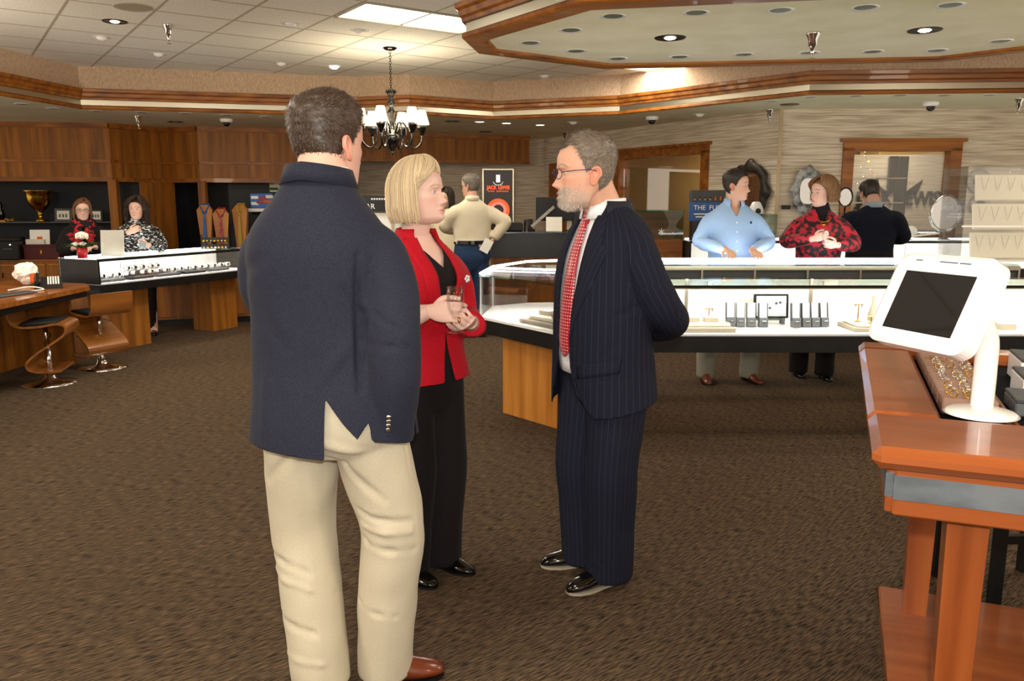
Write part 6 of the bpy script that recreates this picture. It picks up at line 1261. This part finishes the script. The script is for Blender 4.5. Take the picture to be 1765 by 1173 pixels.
SHR = [(.86, 0, .01, .19, .15, .14), (.98, 0, .01, .19, .162, .13), (1.1, 0, .01, .19, .158, .12), (1.22, 0, .008, .19, .145, .12), (1.32, 0, .005, .185, .125, .12), (1.40, 0, .005, .14, .095, .10), (1.45, 0, .012, .09, .075, .075), (1.475, 0, .016, .078, .068, .07)]
V, F = loftz(SHR, 24, n=44); garment('shirt', V, F, 'white_shirt', p, 0); tree = bvh(V, F)
V, F = band((-.003, .020), .090, .077, 1.440, 1.506, math.radians(12), math.radians(348), 34, .004, .002, -.006); garment('shirt_collar', V, F, 'white_shirt', p, 0)
m = mat('tie_red', '#a60c22', .3, sheen=.2); vo = N(m, 'ShaderNodeTexVoronoi'); tc = N(m, 'ShaderNodeTexCoord'); cr = N(m, 'ShaderNodeValToRGB'); vo.inputs['Scale'].default_value = 85; vo.inputs['Randomness'].default_value = .1; cr.color_ramp.interpolation = 'CONSTANT'; cr.color_ramp.elements[0].color = lin('#e3c9c4'); cr.color_ramp.elements[1].position = .22; cr.color_ramp.elements[1].color = lin('#a80d24'); vo.voronoi_dimensions = '2D'; mp = N(m, 'ShaderNodeMapping'); mp.inputs['Rotation'].default_value = (PI/2, 0, 0); L(m, tc.outputs['Object'], mp.inputs[0]); L(m, mp.outputs[0], vo.inputs['Vector']); L(m, vo.outputs['Distance'], cr.inputs[0]); L(m, cr.outputs[0], m.node_tree.nodes['Principled BSDF'].inputs['Base Color'])
rows = []
for z in np.linspace(1.43, .925, 40):
    wd = np.interp(z, [.925, .965, 1.0, 1.40, 1.43], [.003, .046, .046, .021, .016]); rows.append([(wd*q*1.0, z) for q in np.linspace(-1, 1, 7)])
Vp, Fp = patch(tree, rows, .012, back=.008); Vp[:, 1] += .008*(1-(Vp[:, 0]/.05)**2); tie = garment('necktie', Vp, Fp, 'tie_red', p, 0)
b = B(); b.add([(-.013, .078, 1.415), (.013, .078, 1.415), (.022, .075, 1.46), (-.022, .075, 1.46), (-.013, .103, 1.415), (.013, .103, 1.415), (.024, .101, 1.458), (-.024, .101, 1.458)], [[0, 3, 2, 1], [4, 5, 6, 7], [0, 1, 5, 4], [1, 2, 6, 5], [2, 3, 7, 6], [3, 0, 4, 7]]); o = b.build('tie_knot', 'tie_red', tie); bv = o.modifiers.new('b', 'BEVEL'); bv.width = .006; bv.segments = 3
V, F = legs_mesh(.095, .90, ((-.095, .03, .48), (-.055, .0, .09)), ((.105, .04, .48), (.125, -.0, .09)), (.115, .128), (.095, .105), (.088, .098), [(1.03, 0, .01, .185, .16, .13), (.96, 0, .01, .195, .16, .145), (.88, 0, .0, .20, .15, .16), (.80, 0, 0, .185, .125, .145), (.74, 0, 0, .15, .10, .11)], .009, [((-.095, .14, .80), (-.06, .11, .12), .007, .006), ((.10, .14, .80), (.12, .11, .12), .007, .006), ((-.15, -.02, .14), (-.02, .09, .11), .012, -.006), ((-.15, .0, .09), (-.0, .1, .16), .012, .005), ((.0, .12, .8), (-.12, .12, .7), .015, -.005)], nz=(.004, 6, 15)); V, F = clip(V, F, V[:, 2]-.025+.02*(V[:, 1] < 0)); o = garment('trousers', V, F, 'pinstripe', p, .004)
stripe_attr(o, V, [((-.095, 0, .9), (-.095, .03, .48), .12, 30, (1, -.2, 0)), ((-.095, .03, .48), (-.055, 0, .05), .12, 30, (1, -.2, 0)), ((.095, 0, .9), (.105, .04, .48), .12, 30, (-1, -.2, 0)), ((.105, .04, .48), (.125, 0, .05), .12, 30, (-1, -.2, 0))], 56, .86)
mesh_obj('belt', *sweep([(.19*math.sin(-a), .163*math.cos(a)+.005) for a in np.linspace(0, 2*PI, 40, endpoint=False)], [(-.004, .965), (-.010, .965), (-.010, 1.0), (-.004, 1.0)]), 'black_gloss', p)
for a, c in (((-.058, .195, 0), (-.045, -.075, 0)), ((.20, .165, 0), (.118, -.085, 0))): shoe(a, c, p, 'shoe_black', w=.048, h_=.10, solem='tray_grey')
# ------------------------------------------------------------------ people farther back
def figure(label, loc, yaw, H, top, leg, shoes, skin, hair, arms, hy=0, hp=0, sw=.19, belly=.13, hem=.88, collar=None, feet=None, fem=False, hy0=.02, chest=.0, voxel=.012, hair_col=(.05, .03, .02), nz=(.006, 7, 2), neckline=None, glassesm=None, beard=None, tails=None, sleeve=.058, brow=(.08, .05, .03), lip=(.5, .2, .18), inner=None, cgap=20):
    s = H/1.75; p = thing('person', label, 'person', loc, yaw); PERS.append(p); parts, C = [], []
    hs = 1.0 if fem else 1.06; T = TR((0, hy0, H-.235*hs-.012), hy, hp, 0, hs); H_, HF_ = head(parts, C, T, skin, lip, brow, beard=beard, nu=80, nv=70)
    zs = H-.33*s
    put(parts, C, limb([(0, -.02, zs-.05), (0, -.01, zs+.05), (0, hy0*.7, zs+.15)], [.075, .062 if not fem else .052, .058 if not fem else .048], 10, 16), skin); put(parts, C, loftz([(.85*s, 0, 0, .13, .10, .10), (1.1*s, 0, 0, .13, .10, .10), (zs-.08, 0, 0, .15, .09, .10), (zs+.02, 0, -.01, .08, .06, .06)], 10, n=20), skin)
    slv = []
    for sd, (el, wr, hd, pn, cu, th) in arms.items():
        sx = 1 if sd == 'R' else -1; sh = np.array((sx*(sw-.035), -.01, zs-.095)); el, wr = np.array(el, float), np.array(wr, float); put(parts, C, union(hand(wr, hd, pn, sx*(1 if th > 0 else -1), cu, 4, abs(th), .95 if not fem else .88)+[limb([(el+wr)/2, wr], [.034, .026], 8, 12)], .0045, 2), skin)
        u = (wr-el)/np.linalg.norm(wr-el); slv.append(limb([sh+np.array((-sx*.06, 0, .02)), sh, sh*.45+el*.55+np.array((sx*.012, 0, 0)), el, el*.4+wr*.6, wr-u*.025], [sleeve*1.2, sleeve*1.3, sleeve*1.12, sleeve*1.02, sleeve*.9, sleeve*.74], 28, 16))
    ft = feet or (((-.10, .15), (-.09, -.10)), ((.10, .15), (.09, -.10)))
    an = [np.array((f[1][0]*.7+f[0][0]*.3, f[1][1]*.75+f[0][1]*.25, .09)) for f in ft]
    for a in an: put(parts, C, limb([(a[0]*.8, 0, .85*s), (a[0], a[1]+.02, .45), tuple(a), (a[0], a[1]+.05, .05)], [.06, .05, .038, .04], 12, 10), skin)
    V, F = join(parts); col_obj('body', V, F, np.vstack(C), 'skin', p); em, ec = eyes((.12, .14, .14)); V, F = join(em); col_obj('eyes', V@T[:3, :3].T+T[:3, 3], F, ec, 'eye', p)
    if hair[0] == 'short': hair_short(H_, HF_, T, hair[1], hair_col, p, .014, 3500, .02, 4, .3)
    else: hair_long(T, p, hair_col, hair[1], 1300, hair[2], hair[3], 5, hair[4], -.02, hair[5], .3, .10, .0032)
    w = sw; R = [((hem-.10), 0, 0, w*.92, belly*.95, .135), (hem, 0, 0, w*.93, belly, .13), (1.05*s, 0, 0, w*.9, belly, .115), (1.2*s, 0, .005, w*.95, (belly+.12+chest)/2, .12), (zs-.10, 0, 0, w*1.0, .12+chest, .125), (zs-.03, 0, -.008, w*.86, .10, .11), (zs+.02, 0, -.01, w*.62, .075, .09), (zs+.05, 0, -.01, w*.42, .062, .075), (zs+.075, 0, -.005, .068, .058, .066)]
    V, F = union([loftz(R, 26, n=36)]+slv, voxel, 3); fl = []
    for sd, (el, wr, *_) in arms.items():
        el = np.array(el, float); fl += [(el+np.array((-.06, -.05, .03)), el+np.array((.06, .05, .02)), .016, -.008), (el+np.array((-.06, .05, -.02)), el+np.array((.06, -.05, .05)), .016, -.008)]
    V = folds(V, F, fl, nz); g_ = np.minimum(V[:, 2]-hem, zs+.068-V[:, 2]); tree = bvh(V, F)
    near = np.minimum.reduce([np.linalg.norm(V-np.array(a[1], float), axis=1) for a in arms.values()]); g_ = np.where(near < .2, np.maximum(g_, .01), g_)
    if neckline: g_ = np.minimum(g_, np.where(V[:, 1] > .02, np.abs(V[:, 0])-np.interp(V[:, 2], *neckline), .1)); g_ = np.where(near < .16, np.maximum(g_, .01), g_)
    V, F = clip(V, F, g_); jk = garment('top', V, F, top, p, .004)
    if inner: V, F = loftz([(hem-.02, 0, 0, w*.8, belly*.85, .11), (1.1*s, 0, 0, w*.8, belly*.85, .10), (zs-.10, 0, 0, w*.85, .105+chest*.9, .11), (zs, 0, -.008, w*.5, .07, .08), (zs+.11, 0, .005, .056, .056, .056)], 20, n=28); garment('inner_top', V, F, inner, p, 0)
    if collar: V, F = band((0, -.004), .090, .073, zs+.032, zs+.088, math.radians(cgap), math.radians(360-cgap), 26, .004, .004, -.012); garment('collar', V, F, collar, p, 0)
    if leg:
        V, F = legs_mesh(.085, .86*s, ((an[0][0], an[0][1]+.03, .46), tuple(an[0])), ((an[1][0], an[1][1]+.03, .46), tuple(an[1])), (.10, .115), (.082, .09), (.075, .085), [(1.03*s, 0, 0, w*.86, belly*.88, .12), (.95*s, 0, 0, w*.9, belly*.88, .135), (.86*s, 0, 0, w*.92, .12, .145), (.78*s, 0, 0, .16, .10, .12), (.73*s, 0, 0, .13, .09, .10)], .012, nz=nz); V, F = clip(V, F, V[:, 2]-.03); garment('trousers', V, F, leg, p, .004)
    for f in ft: shoe((f[0][0], f[0][1], 0), (f[1][0], f[1][1], 0), p, shoes, w=.046 if not fem else .038, h_=.10 if not fem else .06, heelh=.03 if fem else 0)
    if glassesm:
        HT_ = lambda P: [Vector((T[:3, :3]@np.array(q)+T[:3, 3])) for q in P]; gl = B()
        for sx in (-1, 1):
            gl.tube(HT_([(sx*.033+.023*math.cos(a), .099, .114+.016*math.sin(a)) for a in np.linspace(0, 2*PI, 18, endpoint=False)]), .002, 5, True); gl.tube(HT_([(sx*.056, .095, .118), (sx*.074, .05, .121), (sx*.084, -.015, .119)]), .0018, 5)
        gl.tube(HT_([(-.011, .101, .117), (.011, .101, .117)]), .0018, 5); gl.build('glasses', glassesm, p, True)
    return p, tree, zs
cloth('blue_shirt', '#8fb0dc', '#9fbde4', rough=.75); cloth('grey_trousers', '#8d8a7c', '#9a9788'); cloth('cream_shirt', '#cfc3a8', '#d9cdb4'); cloth('jeans', '#1c2d44', '#2a4060', (120, 120, 120)); cloth('navy_sweater', '#0e1320', '#151b2a'); cloth('grey_blue', '#8a99a8', '#96a5b4'); mat('satin', '#d8cdb0', .3, sheen=.2)
tex(mat('rose_jacquard', '#7a0c1c', .6, sheen=.1), '#16060a', '#b5122c', (22, 22, 22), 1, 3, .44, .54, c3='#5a0a16')
m_ = mat('mono_knit', '#202020', .85); tex(m_, '#08080a', '#c9c9c9', (30, 30, 90), 1, 2, .55, .62); tex(mat('plaid_scarf', '#300a0c', .85), '#0d0708', '#b01820', (22, 22, 22), 1, 1, .50, .58)
DN = (0, .6, -.8)
p, tr_, zs = figure('man in light blue shirt resting both hands on the rear showcase', (1.82, 6.76, 0), PI, 1.765, 'blue_shirt', 'grey_trousers', 'shoe_brown', (.62, .37, .27), ('short', 'short'), {'R': ((.285, .06, 1.17), (.115, .29, 1.115), (-.1, .9, -.12), (0, -.1, -1), (18, 22, 18), -25), 'L': ((-.285, .06, 1.17), (-.085, .30, 1.115), (.05, .9, -.12), (0, -.1, -1), (18, 22, 18), -25)},
    math.radians(66), -.05, .215, .165, .93, 'blue_shirt', (((-.24, .20), (-.17, -.06)), ((.20, .22), (.17, -.06))), hair_col=(.035, .025, .02), sleeve=.056, cgap=34, neckline=([.9, 1.355, 1.42, 1.48, 1.6], [-.01, -.01, .026, .05, .055]))
B().box((0, 0, 0), (.012, .006, .02)).build('chest_emblem', 'navy_sweater', p).location = (-.11, .135, 1.33)
for k in range(5): z = 1.03+k*.075; h_ = tr_.ray_cast(Vector((0, .6, z)), Vector((0, -1, 0))); B().lathe([(0, .003), (.006, .002), (.006, 0)], (0, (h_[0].y if h_[0] else .16)+.002, z), 8, Matrix.Rotation(-PI/2, 3, 'X')).build('button', 'white_gloss', p)
p, tr_, zs = figure('smiling woman in red and black rose-patterned jacket holding a glass', (2.57, 6.85, 0), PI-.12, 1.70, 'rose_jacquard', 'black_cloth', 'shoe_black', (.72, .45, .36), ('long', -.045, 76, .030, .010, 16), {'R': ((.27, .05, 1.17), (.10, .25, 1.20), (-.5, .6, .25), (-.5, -.5, 0), (40, 45, 30), 40), 'L': ((-.27, .05, 1.15), (-.08, .25, 1.15), (.75, .5, .08), (.3, -.7, .2), (40, 45, 30), 35)},
    math.radians(-62), 0, .20, .14, .86, None, (((-.13, .17), (-.10, -.04)), ((.07, .06), (.09, -.14))), True, chest=.03, hair_col=(.32, .17, .08), neckline=([.9, 1.30, 1.36, 1.45, 1.6], [.0, .005, .03, .06, .06]), inner='black_cloth', sleeve=.062, lip=(.6, .16, .16))
B().tube([(.07*math.sin(a), .105+.045*math.cos(a)-.045, zs+.0-.05*math.cos(a)) for a in np.linspace(-1.4, 1.4, 20)], .005, 6).build('gold_necklace', 'gold', p, True); B().rbox((0, .125, zs-.085), (.03, .012, .045), .004).build('gold_pendant', 'gold', p)
LWp = lambda p, v: p.location+Matrix.Rotation(p.rotation_euler[2], 3, 'Z') @ Vector(v)
wine_glass('wine_glass', 'dark-filled small glass held by the woman in the rose-patterned jacket', LWp(p, (.03, .335, 1.115)), .16, .026)
figure('stout man in dark navy sweater seen from behind at the right counter', (3.60, 8.20, 0), 0, 1.72, 'navy_sweater', 'black_cloth', 'shoe_black', (.55, .32, .24), ('short', 'short'), {'R': ((.34, .06, 1.14), (.20, .34, 1.13), (-.3, .9, 0), (0, 0, -1), (20, 25, 20), 25), 'L': ((-.33, .06, 1.14), (-.16, .34, 1.13), (.3, .9, 0), (0, 0, -1), (20, 25, 20), 25)}, 0.1, -.35, .255, .19, .86, 'grey_blue', hy0=.06, hair_col=(.03, .022, .016), sleeve=.078)
p, *_ = figure('grey-haired man in cream shirt and jeans seen from behind, hand on hip', (-.44, 9.05, 0), math.radians(12), 1.80, 'cream_shirt', 'jeans', 'shoe_brown', (.58, .33, .24), ('short', 'short'), {'R': ((.36, -.06, 1.27), (.22, -.04, 1.07), (-.5, -.2, -.6), (-.6, .5, 0), (30, 35, 20), 25), 'L': ((-.29, .10, 1.22), (-.10, .33, 1.17), (.3, .9, 0), (0, 0, -1), (20, 25, 20), 25)}, math.radians(48), -.1, .225, .14, 1.06, 'cream_shirt', hair_col=(.19, .16, .13), glassesm='black_gloss', sleeve=.068)
mesh_obj('belt', *sweep([(-.195*math.sin(a), .135*math.cos(a)) for a in np.linspace(0, 2*PI, 36, endpoint=False)], [(-.002, 1.035), (-.010, 1.035), (-.010, 1.075), (-.002, 1.075)]), 'black_gloss', p)
q = LWp(p, (.13, -.165, 1.02)); t = tag(B().box((0, 0, 0), (.10, .003, .15), ry=.5).build('paper_card', 'paper'), 'white card held behind the hip of the man in cream', 'card'); t.location = q
figure('person in pale satin jacket mostly hidden by the man in cream', (-.78, 9.75, 0), math.radians(150), 1.66, 'satin', 'black_cloth', 'shoe_black', (.6, .4, .3), ('long', .0, 62, .022, 0, 0), {'R': ((.25, .0, 1.08), (.22, .12, .90), (0, .3, -.9), (-1, 0, 0), (20, 25, 20), 25), 'L': ((-.25, .0, 1.08), (-.22, .12, .90), (0, .3, -.9), (1, 0, 0), (20, 25, 20), 25)}, 0, 0, .20, .13, .80, None, fem=True, hair_col=(.03, .02, .015))
p, *_ = figure('woman with red-brown hair, glasses and a red plaid scarf behind the flowers', (-4.78, 9.15, 0), math.radians(205), 1.53, 'black_cloth', 'black_cloth', 'shoe_black', (.66, .42, .33), ('long', -.02, 64, .018, 0, 0), {'R': ((.24, .03, .98), (.10, .22, .99), (-.5, .7, 0), (0, 0, -1), (25, 30, 20), 25), 'L': ((-.24, .03, .98), (-.10, .24, 1.0), (.5, .7, 0), (0, 0, -1), (25, 30, 20), 25)}, .1, 0, .185, .13, .78, None, fem=True, hair_col=(.20, .075, .03), glassesm='black_gloss')
V, F = join([(tube_mesh([(.10*math.sin(a), .06*math.cos(a)+.02*(a*0+1), 1.25+.012*math.sin(3*a)) for a in np.linspace(0, 2*PI, 24, endpoint=False)], [(.035, .05)]*24, 10, True)), limb([(.04, .09, 1.25), (.06, .15, 1.15), (.05, .15, 1.02)], [(.04, .02), (.045, .02), (.04, .015)], 12, 10), limb([(-.04, .09, 1.25), (-.06, .15, 1.15), (-.05, .15, 1.04)], [(.04, .02), (.045, .02), (.04, .015)], 12, 10)]); garment('plaid_scarf', V, F, 'plaid_scarf', p, 0)
p, *_ = figure('curly dark-haired woman in black and white knit holding a water bottle', (-4.17, 9.14, 0), math.radians(195), 1.54, 'mono_knit', None, 'shoe_black', (.66, .42, .33), ('long', .08, 72, .034, .018, 22), {'R': ((.23, .05, 1.02), (.05, .23, 1.17), (-.6, .3, .25), (-.2, -.9, 0), (35, 35, 25), 30), 'L': ((-.24, .06, 1.0), (-.13, .27, 1.03), (.3, .8, .05), (.9, -.2, 0), (35, 40, 25), 30)}, -.15, .06, .19, .13, .72, None, (((-.09, .14), (-.09, -.06)), ((.09, .14), (.09, -.06))), True, hair_col=(.06, .035, .02))
V, F = legs_mesh(.08, .72, ((-.085, .02, .42), (-.085, -.02, .09)), ((.085, .02, .42), (.085, -.02, .09)), (.085, .095), (.055, .06), (.04, .045), [(.95, 0, 0, .15, .11, .11), (.82, 0, 0, .165, .115, .13), (.72, 0, 0, .15, .11, .12), (.66, 0, 0, .11, .09, .10)], .012, hem=.05, nz=(.002, 5, 3)); garment('black_tights', V, F, 'black_cloth', p, 0)
q = LC(.80, .30, .951); wb = thing('water_bottle', 'clear plastic water bottle on the watch showcase in the woman hand', 'bottle', q); B().lathe([(.03, 0), (.032, .01), (.029, .05), (.032, .09), (.031, .14), (.018, .18), (.012, .19), (.012, .205)], n=18).build('bottle', 'glassware', wb, True); B().lathe([(.014, .2), (.014, .218), (0, .218)], n=14).build('cap', 'white_gloss', wb); B().lathe([(.0325, .07), (.0325, .12)], n=18).build('label_wrap', 'grey_blue', wb)
